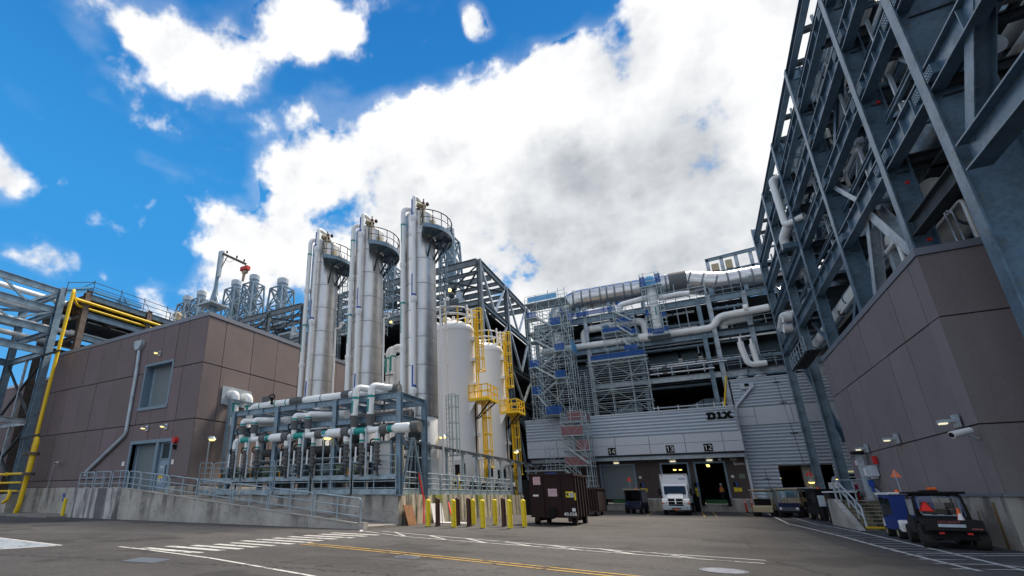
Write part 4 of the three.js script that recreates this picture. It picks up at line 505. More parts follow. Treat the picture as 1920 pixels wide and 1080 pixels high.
// ---------------------------------------------------------------- three stainless towers
{
  const names = ['left', 'middle', 'right'], R = 1.26, z = -31;
  [-27.3, -22.3, -17.14].forEach((x, i) => {
    const o = thing('scrubber_tower', `${names[i]} of three tall stainless towers with a railed platform near the top`, 'tower', [x, 1.6, z]);
    part('pedestal', lathe([[R - 0.06, 1.6], [R - 0.06, 7.0], [0, 7.0]], x, 0, z, 40), M.whiteTank, o);
    const ys = [7.0, 8.6, 10.8, 13.0, 15.2, 17.4, 19.6, 21.8, 23.75];
    for (let k = 0; k + 1 < ys.length; k++) { const q = part('shell_course', lathe([[R, ys[k] + 0.03], [R + 0.004 * (k % 2), ys[k + 1] - 0.03]], x, 0, z, 48), M.stainless, o); part('seam', lathe([[R - 0.008, ys[k + 1] - 0.03], [R - 0.008, ys[k + 1] + 0.03]], x, 0, z, 40), M.seam, q); }
    part('head', lathe([[R, 23.75], [R, 23.9], [R - 0.06, 24.0], [0.5, 24.08], [0, 24.1]], x, 0, z, 40), M.stainless, o);
    part('top_nozzle', [cyl([x - 0.05, 24.05, z], [x - 0.05, 24.75, z], 0.3, 0.3, 14), cyl([x - 0.05, 24.6, z], [x - 0.05, 24.75, z], 0.45, 0.45, 14)], M.lagging, o);
    const cpl = (px, y, pz) => lathe([[0.175, y - 0.4], [0.25, y - 0.25], [0.27, y + 0.05], [0.25, y + 0.1], [0.17, y + 0.12]], px, 0, pz, 16);
    const a = part('vent_pipe', [pipe([[x - 0.9, 7.5, z + 1.25], [x - 0.9, 24.45, z + 1.25], [x - 0.35, 24.6, z + 0.5], [x - 0.05, 24.6, z + 0.05]], 0.2, { bend: 0.9, seg: 14 }), cpl(x - 0.9, 12.3, z + 1.25), cpl(x - 0.9, 19.3, z + 1.25)], M.white, o);
    part('teal_tape', [cyl([x - 0.9, 22.8, z + 1.25], [x - 0.9, 22.95, z + 1.25], 0.21, 0.21, 14), cyl([x - 0.93, 21.2, z + 1.37], [x - 0.93, 22.8, z + 1.37], 0.085, 0.085, 8), cyl([x - 0.9, 15.8, z + 1.25], [x - 0.9, 15.95, z + 1.25], 0.21, 0.21, 14), cyl([x - 0.93, 13.4, z + 1.37], [x - 0.93, 15.8, z + 1.37], 0.085, 0.085, 8)], M.teal, a);
    const b = part('water_pipe', [pipe([[x + 0.25, 5.4, z + 1.72], [x + 0.38, 22, z + 1.72], [x + 0.40, 25.0, z + 1.7], [x + 0.45, 24.95, z + 1.0], [x + 0.35, 24.7, z + 0.1]], 0.17, { bend: 0.3, seg: 14 }), cpl(x + 0.38, 23.0, z + 1.72), cpl(x + 0.33, 15.9, z + 1.72), cpl(x + 0.28, 8.8, z + 1.72)], M.white, o);
    part('blue_tape', [[23.2, 24.6], [16.1, 17.9], [9.0, 10.6]].flatMap(([p, q]) => [cyl([x + 0.3, p, z + 1.82], [x + 0.3 + (q - p) * 0.008, q, z + 1.82], 0.085, 0.085, 8), cyl([x + 0.34, p, z + 1.72], [x + 0.34, p + 0.14, z + 1.72], 0.19, 0.19, 14)]), M.blueTape, b);
    part('top_valves', [[0.72, 24.75, 0.7], [0.9, 24.35, 0.9], [1.0, 24.7, 0.5]].map(([p, q, s]) => ball(x + p, q, z + s, 0.15, 1, 1.2, 1)), M.brownPost, o); part('valve_stem', [cyl([x + 0.9, 23.6, z + 1.05], [x + 0.95, 24.9, z + 1.05], 0.05), cyl([x + 0.4, 24.3, z + 1.0], [x + 0.85, 24.3, z + 1.0], 0.14)], M.brownPost, o);
    part('manifold', [cyl([x + 0.45, 24.4, z + 1.3], [x + 0.9, 24.3, z + 0.7], 0.2, 0.2, 12), cyl([x + 1.0, 22.3, z + 1.15], [x + 1.0, 24.3, z + 1.15], 0.07), cyl([x + 0.75, 22.4, z + 1.3], [x + 0.8, 23.9, z + 1.3], 0.05), rbox(x + 1.35, x + 1.75, 21.8, 22.8, z + 0.5, z + 0.95, 0.05), rbox(x + 1.5, x + 1.9, 21.8, 22.5, z + 0.0, z + 0.4, 0.05)], M.cream, o);
    // railed platform round the right-hand side
    const A0 = -0.98, A1 = 1.15, Y = 21.75, Ro = 2.68, pt = (r, a, y) => [x + r * Math.cos(a), y, z - r * Math.sin(a)], N = 12;
    const seg = (r0, r1, y0, y1) => { const P = []; for (let k = 0; k <= N; k++) P.push([r1 * Math.cos(mix(A0, A1, k / N)), r1 * Math.sin(mix(A0, A1, k / N))]); for (let k = N; k >= 0; k--) P.push([r0 * Math.cos(mix(A0, A1, k / N)), r0 * Math.sin(mix(A0, A1, k / N))]); const g = extr(P, y1 - y0); g.rotateX(-Math.PI / 2); g.translate(x, y0, z); return boxuv(g); };
    const pf = part('platform', [seg(R + 0.04, Ro, Y - 0.06, Y)], M.steel, o); part('edge_plate', seg(Ro - 0.02, Ro + 0.03, Y - 0.22, Y + 0.14), M.steel, pf);
    part('deck_beam', [A0 + 0.05, -0.3, 0.45, A1 - 0.05].map((a) => ib(pt(R, a, Y - 0.17), pt(Ro, a, Y - 0.17), 0.12, 0.2, [0, 1, 0])), M.steel, pf);
    part('bracket', [A0 + 0.4, 0.0, 0.45, 0.9].map((a) => bar(pt(R, a, Y - 2.0), pt(Ro - 0.35, a, Y - 0.25), 0.12)), M.steelDark, pf);
    const rl = (y, rd) => pipe([pt(R + 0.15, A0, y), ...Array.from({ length: N + 1 }, (_, k) => pt(Ro, mix(A0, A1, k / N), y)), pt(R + 0.15, A1, y)], rd, { bend: 0.05, seg: 6 });
    const gr = part('guard_rail', [rl(Y + 1.35, 0.045), rl(Y + 0.7, 0.03)], M.steelDark, o); part('rail_post', Array.from({ length: 8 }, (_, k) => cyl(pt(Ro, mix(A0, A1, k / 7), Y), pt(Ro, mix(A0, A1, k / 7), Y + 1.35), 0.032, 0.032, 6)), M.steelDark, gr);
    // caged ladder on the far right
    const lx = x + 1.42, lz = z - 0.75, l0 = 14.3; const L = part('ladder', [-0.2, 0.2].map((d) => cyl([lx, l0, lz + d], [lx, 23.2, lz + d], 0.035, 0.035, 6)), M.steel, o); part('rung', Array.from({ length: 23 }, (_, k) => cyl([lx, l0 + 0.2 + k * 0.36, lz - 0.2], [lx, l0 + 0.2 + k * 0.36, lz + 0.2], 0.02, 0.02, 5)), M.steel, L);
    part('cage', [...Array.from({ length: 6 }, (_, k) => ring([lx + 0.3, 15.2 + k * 1.2, lz], [0, 1, 0], 0.36, 0.03, 14)), ...[-1.3, -0.65, 0, 0.65, 1.3].map((a) => cyl([lx + 0.3 + 0.36 * Math.cos(a), 15.2, lz + 0.36 * Math.sin(a)], [lx + 0.3 + 0.36 * Math.cos(a), 21.5, lz + 0.36 * Math.sin(a)], 0.022, 0.022, 5))], M.steel, o);
    part('manway', [cyl([x + 0.9, 6.4, z + 0.9], [x + 1.05, 6.4, z + 1.05], 0.2, 0.2, 12)], M.stainless, o);
    solo('tall_vent_tube', [pipe([[x + 1.9, 1.66, z + 0.35], [x + 1.9, 15.4, z + 0.35], [x + 2.2, 15.4, z + 0.1], [x + 2.2, 15.9, z + 0.1], [x + 2.5, 15.9, z + 0.1]], 0.08, { bend: 0.12, seg: 8 }), ...[5, 9, 13].map((y) => cyl([x + 1.7, y, z + 0.35], [x + 2.0, y, z + 0.35], 0.05))], M.whitePlain, `thin white vent tube standing right of the ${names[i]} tower`, 'pipe');
  });
  // small white vessel with its pair of pipes, between the middle and right towers
  const o = thing('white_vessel', 'small white vessel with two elbow pipes between the middle and right towers', 'vessel', [-22, 1.6, -36.5]);
  part('vessel_shell', lathe([[1.35, 1.6], [1.35, 13.4], [1.1, 13.8], [0, 14.1]], -21.9, 0, -37, 32), M.whiteTank, o);
  for (const [x, z] of [[-23.35, -36], [-22.65, -35.7]]) { const p = part('elbow_pipe', pipe([[x, 3, z], [x, 14.6, z], [x + 1, 14.6, z - 0.4], [x + 1.6, 14.3, z - 0.6]], 0.26, { bend: 0.5 }), M.white, o); part('band', [cyl([x, 13.6, z], [x, 13.75, z], 0.275, 0.275, 12), cyl([x - 0.1, 12.3, z + 0.1], [x - 0.1, 13.6, z + 0.1], 0.2, 0.2, 8)], M.teal, p); }
  part('pipe_bracket', [bar([-23.8, 10.2, -35.6], [-21.2, 10.3, -35.3], 0.1), bar([-22.3, 10.3, -35.3], [-21.2, 12.2, -35.6], 0.08), bar([-23.8, 12.0, -35.6], [-22.4, 11.9, -35.3], 0.08)], M.steelDark, o); part('warning_sign', [bx(-21.85, -21.5, 12.6, 14.2, -35.62, -35.58)], M.yellow, o);
}

// ---------------------------------------------------------------- two white storage tanks with yellow ladders
{
  const R = 2.04, x = -18.5;
  [-39.9, -47.84].forEach((z, i) => {
    const w = i ? 'farther' : 'nearer';
    const o = thing('storage_tank', `${w} of two tall white ribbed storage tanks`, 'tank', [x, 1.6, z]);
    part('tank_shell', lathe([[R, 1.6], [R, 16.2], [R + 0.05, 16.25], [R + 0.05, 16.5], [R - 0.05, 16.75], [R - 0.3, 17.05], [1.2, 17.35], [0, 17.5]], x, 0, z, 64), M.whiteTank, o);
    const hoop = (y, r) => ring([x, y, z], [0, 1, 0], R - 0.25, r, 40); part('top_rail', [hoop(18.55, 0.06), hoop(17.85, 0.10)], M.whitePlain, o);
    part('rail_post', [10, 50, 90, 130, 170, 230, 290, 340].map((a) => { const t = a * Math.PI / 180; return bar([x + (R - 0.25) * Math.cos(t), 16.9, z + (R - 0.25) * Math.sin(t)], [x + (R - 0.25) * Math.cos(t), 18.6, z + (R - 0.25) * Math.sin(t)], 0.1); }), M.yellow, o);
    part('ladder_gate', [bx(x + R - 0.35, x + R - 0.22, 17.0, 18.9, z - 0.7, z - 0.55), bx(x + R - 0.35, x + R - 0.22, 17.0, 18.9, z + 0.45, z + 0.6), bx(x + R - 0.35, x + R + 0.6, 18.3, 18.4, z + 0.45, z + 0.55), bx(x + R - 0.35, x + R + 0.6, 17.5, 17.6, z + 0.45, z + 0.55), bx(x + R - 0.35, x + R + 0.6, 17.9, 18.0, z + 0.45, z + 0.55)], M.whitePlain, o);
    part('roof_nozzle', [lathe([[0, 17.3], [0.5, 17.3], [0.5, 17.75], [0, 17.9]], x - 0.4, 0, z + 0.8, 16), cyl([x + 0.5, 17.2, z + 0.9], [x + 0.5, 17.8, z + 0.9], 0.14)], M.whitePlain, o);
    part('manway', [cyl([x + 1.35, 2.7, z + 1.3], [x + 1.55, 2.7, z + 1.6], 0.36, 0.36, 16), cyl([x + 1.85, 3.0, z + 0.5], [x + 2.2, 3.0, z + 0.65], 0.14, 0.14, 12)], M.whitePlain, o); part('manway_flange', [ring([x + 1.5, 2.7, z + 1.55], [0.5, 0, 0.85], 0.34, 0.06, 16)], M.black, o);
    part('ladder_bracket', [11, 13.3, 15.3, 6.5, 4.5].map((y) => [bx(x + R - 0.3, x + R + 0.3, y, y + 0.3, z - 0.2, z + 0.5)]).flat(), M.whitePlain, o);
    part('support_gusset', extr([[0, 0], [0.9, 1.6], [0, 1.6]], 0.08).translate(x + R - 0.5, 7.9, z + 0.9), M.whitePlain, o);
    const L = thing('caged_ladder', `yellow caged ladder with a mid platform on the ${w} white tank`, 'ladder', [-16, 1.6, z]);
    const lx = x + R + 0.28;
    const ladder = (zc, y0, y1, cy0) => { const l = part('ladder_rail', [-0.25, 0.25].map((d) => bar([lx, y0, zc + d], [lx, y1, zc + d], 0.09)), M.yellow, L); part('rung', Array.from({ length: Math.floor((y1 - y0) / 0.33) }, (_, k) => cyl([lx, y0 + 0.15 + k * 0.33, zc - 0.25], [lx, y0 + 0.15 + k * 0.33, zc + 0.25], 0.03, 0.03, 5)), M.yellow, l);
      const hoops = []; for (let y = cy0; y <= y1 + 0.01; y += (y1 - cy0) / Math.max(3, Math.round((y1 - cy0) / 1.3))) hoops.push(ring([lx + 0.33, y, zc], [0, 1, 0], 0.38 + (y === cy0 ? 0.06 : 0), 0.055, 16)); part('cage_hoop', hoops, M.yellow, L);
      part('cage_bar', [-2.2, -1.3, -0.65, 0, 0.65, 1.3, 2.2].map((a) => bar([lx + 0.33 + 0.39 * Math.cos(a), cy0, zc + 0.39 * Math.sin(a)], [lx + 0.33 + 0.39 * Math.cos(a), y1, zc + 0.39 * Math.sin(a)], 0.075, 0.05)), M.yellow, L); };
    ladder(z, 9.7, 18.4, 12.4); ladder(z - 0.95, 1.66, 9.7, i ? 3.6 : 3.9);
    part('platform_deck', [bx(lx - 0.5, lx + 1.3, 9.55, 9.68, z - 1.35, z + 1.0), bx(lx - 0.5, lx + 1.35, 9.5, 9.74, z + 1.0, z + 1.06), bx(lx + 1.3, lx + 1.36, 9.5, 9.74, z - 1.35, z + 1.0)], M.yellow, L);
    const f = (a, b) => bar(a, b, 0.085), c = [[lx - 0.5, z + 1.0], [lx + 1.3, z + 1.0], [lx + 1.3, z - 1.35], [lx - 0.3, z - 1.35]];
    const rail = []; for (let k = 0; k < 3; k++) for (const y of [10.3, 10.9]) rail.push(f([c[k][0], y, c[k][1]], [c[k + 1][0], y, c[k + 1][1]])); for (const [px, pz] of [...c, [lx + 0.1, z + 1.0], [lx + 0.7, z + 1.0], [lx + 1.3, z + 0.3], [lx + 1.3, z - 0.5]]) rail.push(f([px, 9.6, pz], [px, 10.95, pz])); part('platform_rail', rail, M.yellow, L);
    part('strut', [bar([lx - 0.45, 7.8, z + 0.2], [lx + 1.2, 9.5, z + 0.3], 0.1), bar([lx - 0.45, 8.2, z - 0.8], [lx + 1.2, 9.5, z - 0.9], 0.1), bar([lx - 0.15, 5.0, z + 0.6], [lx - 0.1, 9.5, z + 0.6], 0.09)], M.black, L);
  });
  // grey caged ladder and pipes between the right tower and the nearer tank
  const g = thing('caged_ladder', 'grey caged ladder beside the right tower pedestal and white tank', 'ladder', [-15.7, 1.6, -32.8]); const x2 = -15.75, z2 = -32.8;
  part('ladder_rail', [-0.22, 0.22].map((d) => bar([x2 + d, 1.66, z2], [x2 + d, 8.9, z2], 0.06)), M.rail, g); part('rung', Array.from({ length: 20 }, (_, k) => cyl([x2 - 0.22, 1.9 + k * 0.35, z2], [x2 + 0.22, 1.9 + k * 0.35, z2], 0.02, 0.02, 5)), M.rail, g);
  part('cage_hoop', [4.4, 5.6, 6.8, 8.0, 8.9].map((y) => ring([x2 + 0.35, y, z2 - 0.1], [0, 1, 0], 0.4, 0.03, 14)), M.rail, g); part('cage_bar', [0, 0.8, 1.6, 2.4, 3.2, 4.0, 4.8, 5.6].map((a) => bar([x2 + 0.35 + 0.4 * Math.cos(a), 4.4, z2 - 0.1 + 0.4 * Math.sin(a)], [x2 + 0.35 + 0.4 * Math.cos(a), 8.9, z2 - 0.1 + 0.4 * Math.sin(a)], 0.045)), M.rail, g);
  solo('tank_vent_tube', [pipe([[-16.1, 1.7, -33.6], [-16.2, 18, -33.6]], 0.085, { seg: 8 }), ...[4.5, 8, 11.5, 14.5].map((y) => cyl([-16.3, y, -33.6], [-16, y, -33.5], 0.06))], M.whitePlain, 'thin white pipe rising in front of the nearer white tank', 'pipe');
}
// cable tray on posts along the platform edge, cabinets and valves behind the rail
{
  const t = thing('cable_tray', 'long grey cable tray on T-posts running along the platform edge', 'cable tray', [-15.5, 1.6, -40]);
  part('tray', [bx(-15.65, -15.3, 4.7, 4.82, -27.2, -56), bx(-15.68, -15.62, 4.7, 4.92, -27.2, -56)], M.steelDark, t);
  for (let k = 0; k < 10; k++) { const z = -29 - k * 2.75; part('tray_post', [bx(-15.6, -15.45, 1.6, 4.6, z - 0.08, z + 0.08), bx(-15.85, -15.15, 4.56, 4.7, z - 0.12, z + 0.12)], M.rail, t); }
  for (const [z, n] of [[-25.3, 'first'], [-27.4, 'second']]) { const o = thing('pipe_hoop_frame', `tall grey pipe hoop frame at the platform corner, ${n} from the rack`, 'pipe frame', [-15.4, 1.6, z]); part('hoop', pipe([[-15.4, 1.6, z], [-15.4, 5.0, z], [-15.4, 5.0, z - 1.7], [-15.4, 1.6, z - 1.7]], 0.04, { bend: 0.4, seg: 7 }), M.rail, o); part('cross_bar', [cyl([-15.4, 3.9, z], [-15.4, 3.9, z - 1.7], 0.03, 0.03, 6), bar([-15.5, 1.7, z - 0.9], [-15.5, 4.6, z - 1.6], 0.1)], M.rail, o); }
  [-35.6, -41.6, -45.0, -49.5].forEach((z, i) => { const o = thing('instrument_panel', `grey instrument panel with dark window behind the platform rail, ${['nearest', 'second', 'third', 'farthest'][i]} of four`, 'panel', [-16.3, 1.6, z]); part('panel_body', rbox(-16.6, -15.95, 1.9, 4.3, z - 0.4, z + 0.4, 0.03), i % 2 ? M.whitePlain : M.cladding, o); part('panel_window', [bx(-15.95, -15.93, 3.2, 4.0, z - 0.28, z + 0.28), bx(-16.5, -16.1, 3.1, 3.9, z + 0.4, z + 0.42)], M.black, o); part('panel_leg', [bx(-16.5, -16.4, 1.6, 1.9, z - 0.3, z + 0.3), bx(-16.1, -16.0, 1.6, 1.9, z - 0.3, z + 0.3)], M.steelDark, o); });
  [[-28.9, 2.1], [-34.2, 2.3], [-37.5, 2.2], [-39.8, 2.1], [-43.2, 2.2], [-46.8, 2.1]].forEach(([z, y], i) => { const o = thing('valve_group', `small dark valve and pipe group behind the platform rail, ${['first', 'second', 'third', 'fourth', 'fifth', 'sixth'][i]} from the rack`, 'valve', [-15.9, 1.6, z]); part('valve_pipe', [pipe([[-16.4, 1.6, z], [-16.2, y + 0.4, z], [-15.7, y + 0.4, z + 0.3], [-15.7, 1.6, z + 0.5]], 0.09, { bend: 0.25, seg: 8 }), cyl([-16, 1.6, z - 0.6], [-16, y + 0.9, z - 0.6], 0.07), cyl([-16.3, 1.9, z - 0.9], [-15.6, 1.9, z + 0.8], 0.1)], i === 1 ? M.yellowWorn : M.steelDark, o); part('valve_wheel', [ring([-15.65, y + 0.15, z - 0.2], [1, 0.3, 0], 0.18, 0.04, 12), ball(-15.9, y + 0.1, z + 0.1, 0.2)], M.black, o); part('flange', [cyl([-15.65, y + 0.5, z + 0.4], [-15.55, y + 0.5, z + 0.4], 0.2, 0.2, 12)], M.whitePlain, o); });
}

// ---------------------------------------------------------------- rear steel structure behind towers and tanks
{
  const s = thing('rear_steel_structure', 'tall open grey steel frame with diagonal bracing behind the towers and tanks', 'steel structure', [-50, 0, -65]);
  const X = [-21.5, -29.4, -37.3, -45.2, -53, -61, -69, -77], Z = [-55.3, -65.9, -76.2], YT = [31.85, 25.9, 19.4, 14.7];
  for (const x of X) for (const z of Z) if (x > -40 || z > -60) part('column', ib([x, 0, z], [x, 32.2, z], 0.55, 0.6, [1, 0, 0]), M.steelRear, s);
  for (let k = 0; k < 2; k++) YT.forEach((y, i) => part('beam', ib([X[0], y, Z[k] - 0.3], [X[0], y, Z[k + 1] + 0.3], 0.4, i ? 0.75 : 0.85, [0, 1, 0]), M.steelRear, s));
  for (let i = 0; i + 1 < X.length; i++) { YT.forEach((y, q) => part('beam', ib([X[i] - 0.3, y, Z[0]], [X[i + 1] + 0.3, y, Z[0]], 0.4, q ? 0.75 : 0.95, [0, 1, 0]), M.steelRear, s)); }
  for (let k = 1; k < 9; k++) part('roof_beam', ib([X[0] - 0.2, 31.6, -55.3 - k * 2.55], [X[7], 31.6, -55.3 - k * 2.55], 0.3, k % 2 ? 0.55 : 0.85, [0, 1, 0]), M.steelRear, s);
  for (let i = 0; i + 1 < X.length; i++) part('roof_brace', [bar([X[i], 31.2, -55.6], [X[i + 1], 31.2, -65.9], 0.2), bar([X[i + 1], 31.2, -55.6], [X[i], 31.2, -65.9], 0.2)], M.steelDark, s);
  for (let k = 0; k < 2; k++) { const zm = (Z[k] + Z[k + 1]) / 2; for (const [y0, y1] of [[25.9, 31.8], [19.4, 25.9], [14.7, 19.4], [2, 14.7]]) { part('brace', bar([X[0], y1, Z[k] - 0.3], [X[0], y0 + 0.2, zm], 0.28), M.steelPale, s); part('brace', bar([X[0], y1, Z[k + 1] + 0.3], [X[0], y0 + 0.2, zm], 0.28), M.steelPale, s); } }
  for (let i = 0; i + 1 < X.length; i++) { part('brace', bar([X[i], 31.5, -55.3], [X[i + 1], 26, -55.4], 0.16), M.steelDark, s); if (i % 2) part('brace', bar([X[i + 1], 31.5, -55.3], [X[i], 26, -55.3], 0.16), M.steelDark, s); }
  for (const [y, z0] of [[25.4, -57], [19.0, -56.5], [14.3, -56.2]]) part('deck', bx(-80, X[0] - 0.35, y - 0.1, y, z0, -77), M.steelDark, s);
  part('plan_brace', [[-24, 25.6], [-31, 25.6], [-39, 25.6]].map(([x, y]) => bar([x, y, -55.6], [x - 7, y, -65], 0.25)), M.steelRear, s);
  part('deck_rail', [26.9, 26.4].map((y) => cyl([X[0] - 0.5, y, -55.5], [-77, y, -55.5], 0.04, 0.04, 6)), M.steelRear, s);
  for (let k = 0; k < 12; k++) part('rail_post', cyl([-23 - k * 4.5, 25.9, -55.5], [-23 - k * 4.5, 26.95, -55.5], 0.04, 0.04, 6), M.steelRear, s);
  // dark process building inside
  const b = thing('process_building', 'dark process building wall standing inside the rear steel frame', 'building', [-50, 0, -78]);
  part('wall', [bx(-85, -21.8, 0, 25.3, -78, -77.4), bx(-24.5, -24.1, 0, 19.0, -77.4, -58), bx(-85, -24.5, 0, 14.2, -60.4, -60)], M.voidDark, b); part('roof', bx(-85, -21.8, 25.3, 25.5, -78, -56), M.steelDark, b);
  const pipes = [[20.4, -56.6, .28, -24, -60], [21.6, -57.4, .2, -23, -48], [16.0, -56.4, .34, -23, -62], [17.2, -57, .18, -24, -40], [27.4, -57.4, .35, -30, -75], [28.4, -58.4, .22, -26, -60], [12.6, -55.9, .25, -24, -40]];
  pipes.forEach(([y, z, r, a, c], i) => { const o = thing('process_pipe', `grey horizontal pipe inside the rear steel frame, number ${['one', 'two', 'three', 'four', 'five', 'six', 'seven'][i]} of the bundle`, 'pipe', [(a + c) / 2, y - r, z], 'horizontal pipes inside the rear frame'); o.userData.label = ['thin grey pipe just above the second deck of the rear frame', 'white pipe over the second deck of the rear frame, upper one', 'thick grey pipe below the middle deck of the rear frame', 'thin white pipe below the middle deck of the rear frame', 'thick grey pipe on the top deck of the rear frame', 'white pipe highest on the top deck of the rear frame', 'grey pipe lowest on the front of the rear frame'][i]; delete o.userData.group; part('pipe_run', cyl([a, y, z], [c, y, z], r, r, 12), i % 2 ? M.white : M.steelPale, o); for (let k = 0; k < 5; k++) part('flange', cyl([mix(a, c, (k + 0.5) / 5), y, z], [mix(a, c, (k + 0.5) / 5) - 0.15, y, z], r * 1.4, r * 1.4, 12), M.steel, o); });
  const eq = [[-26.5, 26.0, -58.5, 2.6, 2.2, 3], [-33, 26.0, -59, 4, 1.7, 3], [-41, 26, -58, 3, 2.4, 2.6], [-49, 26, -59, 4.4, 1.9, 3], [-58, 26, -58, 3.2, 2.3, 3], [-66, 26, -58, 4, 2, 3]];
  eq.forEach(([x, y, z, w, h, d], i) => { const o = thing('air_handler', `grey air handling box on the rear frame deck, ${['first', 'second', 'third', 'fourth', 'fifth', 'sixth'][i]} from the corner`, 'air handler', [x, y, z]); part('casing', rbox(x - w / 2, x + w / 2, y, y + h, z - d / 2, z + d / 2, 0.06), i % 2 ? M.cladding : M.steelPale, o); part('louvre', Array.from({ length: 8 }, (_, k) => bx(x - w * 0.4, x + w * 0.4, y + 0.25 + k * (h - 0.5) / 8, y + 0.25 + (k + 0.6) * (h - 0.5) / 8, z + d / 2, z + d / 2 + 0.05)), M.steelDark, o); part('duct_stub', cyl([x + w * 0.2, y + h, z], [x + w * 0.2, y + h + 1.2, z], 0.5, 0.5, 14), M.steelPale, o); });
  // yard-side catwalk low on the right face
  const c = thing('catwalk', 'sloping grey catwalk with rails low on the rear frame beside the tanks', 'catwalk', [-21, 10, -66]);
  part('stringer', [ib([-20.9, 14.4, -57.5], [-20.9, 10.6, -70], 0.2, 0.5, [0, 1, 0]), ib([-19.9, 14.4, -57.5], [-19.9, 10.6, -70], 0.2, 0.5, [0, 1, 0])], M.steelPale, c); part('tread', Array.from({ length: 40 }, (_, k) => bx(-20.8, -20.0, 14.4 - k * 0.095, 14.45 - k * 0.095, -57.6 - k * 0.31, -57.85 - k * 0.31)), M.steel, c); part('rail', [0.6, 1.1].flatMap((h) => [-20.9, -19.9].map((x) => cyl([x, 14.4 + h, -57.5], [x, 10.6 + h, -70], 0.04, 0.04, 6))), M.rail, c); part('rail_post', Array.from({ length: 9 }, (_, k) => cyl([-19.9, 14.3 - k * 0.46, -57.6 - k * 1.5], [-19.9, 15.5 - k * 0.46, -57.6 - k * 1.5], 0.04, 0.04, 6)), M.rail, c);
  const lp = thing('work_light', 'lit work light on the rear frame platform left of the corner column', 'lamp', [-25.8, 27, -55]); part('lamp_bracket', [bar([-25.8, 26.2, -55.2], [-25.8, 28.6, -55], 0.1), ball(-25.5, 27.5, -54.9, 0.45)], M.steelDark, lp); part('lamp_lens', ball(-25.7, 28.3, -54.7, 0.26), M.lamp, lp);
  const lp2 = thing('work_light', 'lit work light in the frame between the middle and right towers', 'lamp', [-35.3, 25, -55]); part('lamp_bracket', bar([-35.3, 24.6, -55.2], [-35.3, 25.9, -55], 0.1), M.steelDark, lp2); part('lamp_lens', ball(-35.2, 25.4, -54.8, 0.22), M.lamp, lp2);
}
// lattice-braced exhaust stacks on the roof
function stack(label, x, z, top, r, w, base, group) {
  const o = thing('exhaust_stack', label, 'stack', [x, base, z], group);
  part('flue', [lathe([[r * 1.25, base], [r, base + 3], [r, top], [r * 0.85, top], [r * 0.85, top - 0.6]], x, 0, z, 20)], M.steel, o); part('flue_rim', lathe([[r * 1.08, top - 1.1], [r * 1.12, top - 0.1], [r, top - 0.02]], x, 0, z, 20), M.steelPale, o);
  const h = w / 2, C = [[-h, -h], [h, -h], [h, h], [-h, h]], Yt = top - 2.2;
  for (const [a, b] of C) part('lattice_leg', bar([x + a, base, z + b], [x + a * 0.8, Yt, z + b * 0.8], 0.28), M.steel, o);
  const n = Math.max(2, Math.round((Yt - base) / 3.4));
  for (let k = 0; k < 4; k++) { const [a, b] = C[k], [c, d] = C[(k + 1) % 4], gs = [], hs = []; for (let i = 0; i <= n; i++) { const t0 = i / n, f0 = 1 - 0.2 * t0, y0 = mix(base, Yt, t0); hs.push(bar([x + a * f0, y0, z + b * f0], [x + c * f0, y0, z + d * f0], 0.24)); if (i < n) { const t1 = (i + 1) / n, f1 = 1 - 0.2 * t1, y1 = mix(base, Yt, t1); gs.push(bar([x + a * f0, y0, z + b * f0], [x + c * f1, y1, z + d * f1], 0.2)); gs.push(bar([x + c * f0, y0, z + d * f0], [x + a * f1, y1, z + b * f1], 0.2)); } } part('lattice_brace', gs, M.steel, o); part('lattice_ring', hs, M.steel, o); }
}
const ST = [[-95.38,45.1,-62], [-90.53,45.23,-62], [-79.19,45.19,-62], [-73.69,45.11,-62], [-65.36,42.28,-62], [-39.8,39.9,-62], [-28.8,42.48,-62]];
ST.forEach((p, i) => stack(['small stack farthest left of the crane mast', 'small stack directly left of the crane mast', 'lattice-braced stack first right of the crane mast', 'lattice-braced stack second right of the crane, tallest of its group', 'lattice-braced stack standing apart, just left of the towers', 'lattice-braced stack seen between the middle and right towers', 'lattice-braced stack rising behind the right tower platform'][i], p[0], p[2], p[1], [0.95, 0.95, 0.95, 0.95, 1.0, 0.8, 0.7][i], [3.4, 3.4, 3.7, 3.7, 4.0, 3.2, 2.8][i], i < 2 ? 37 : 31.9));

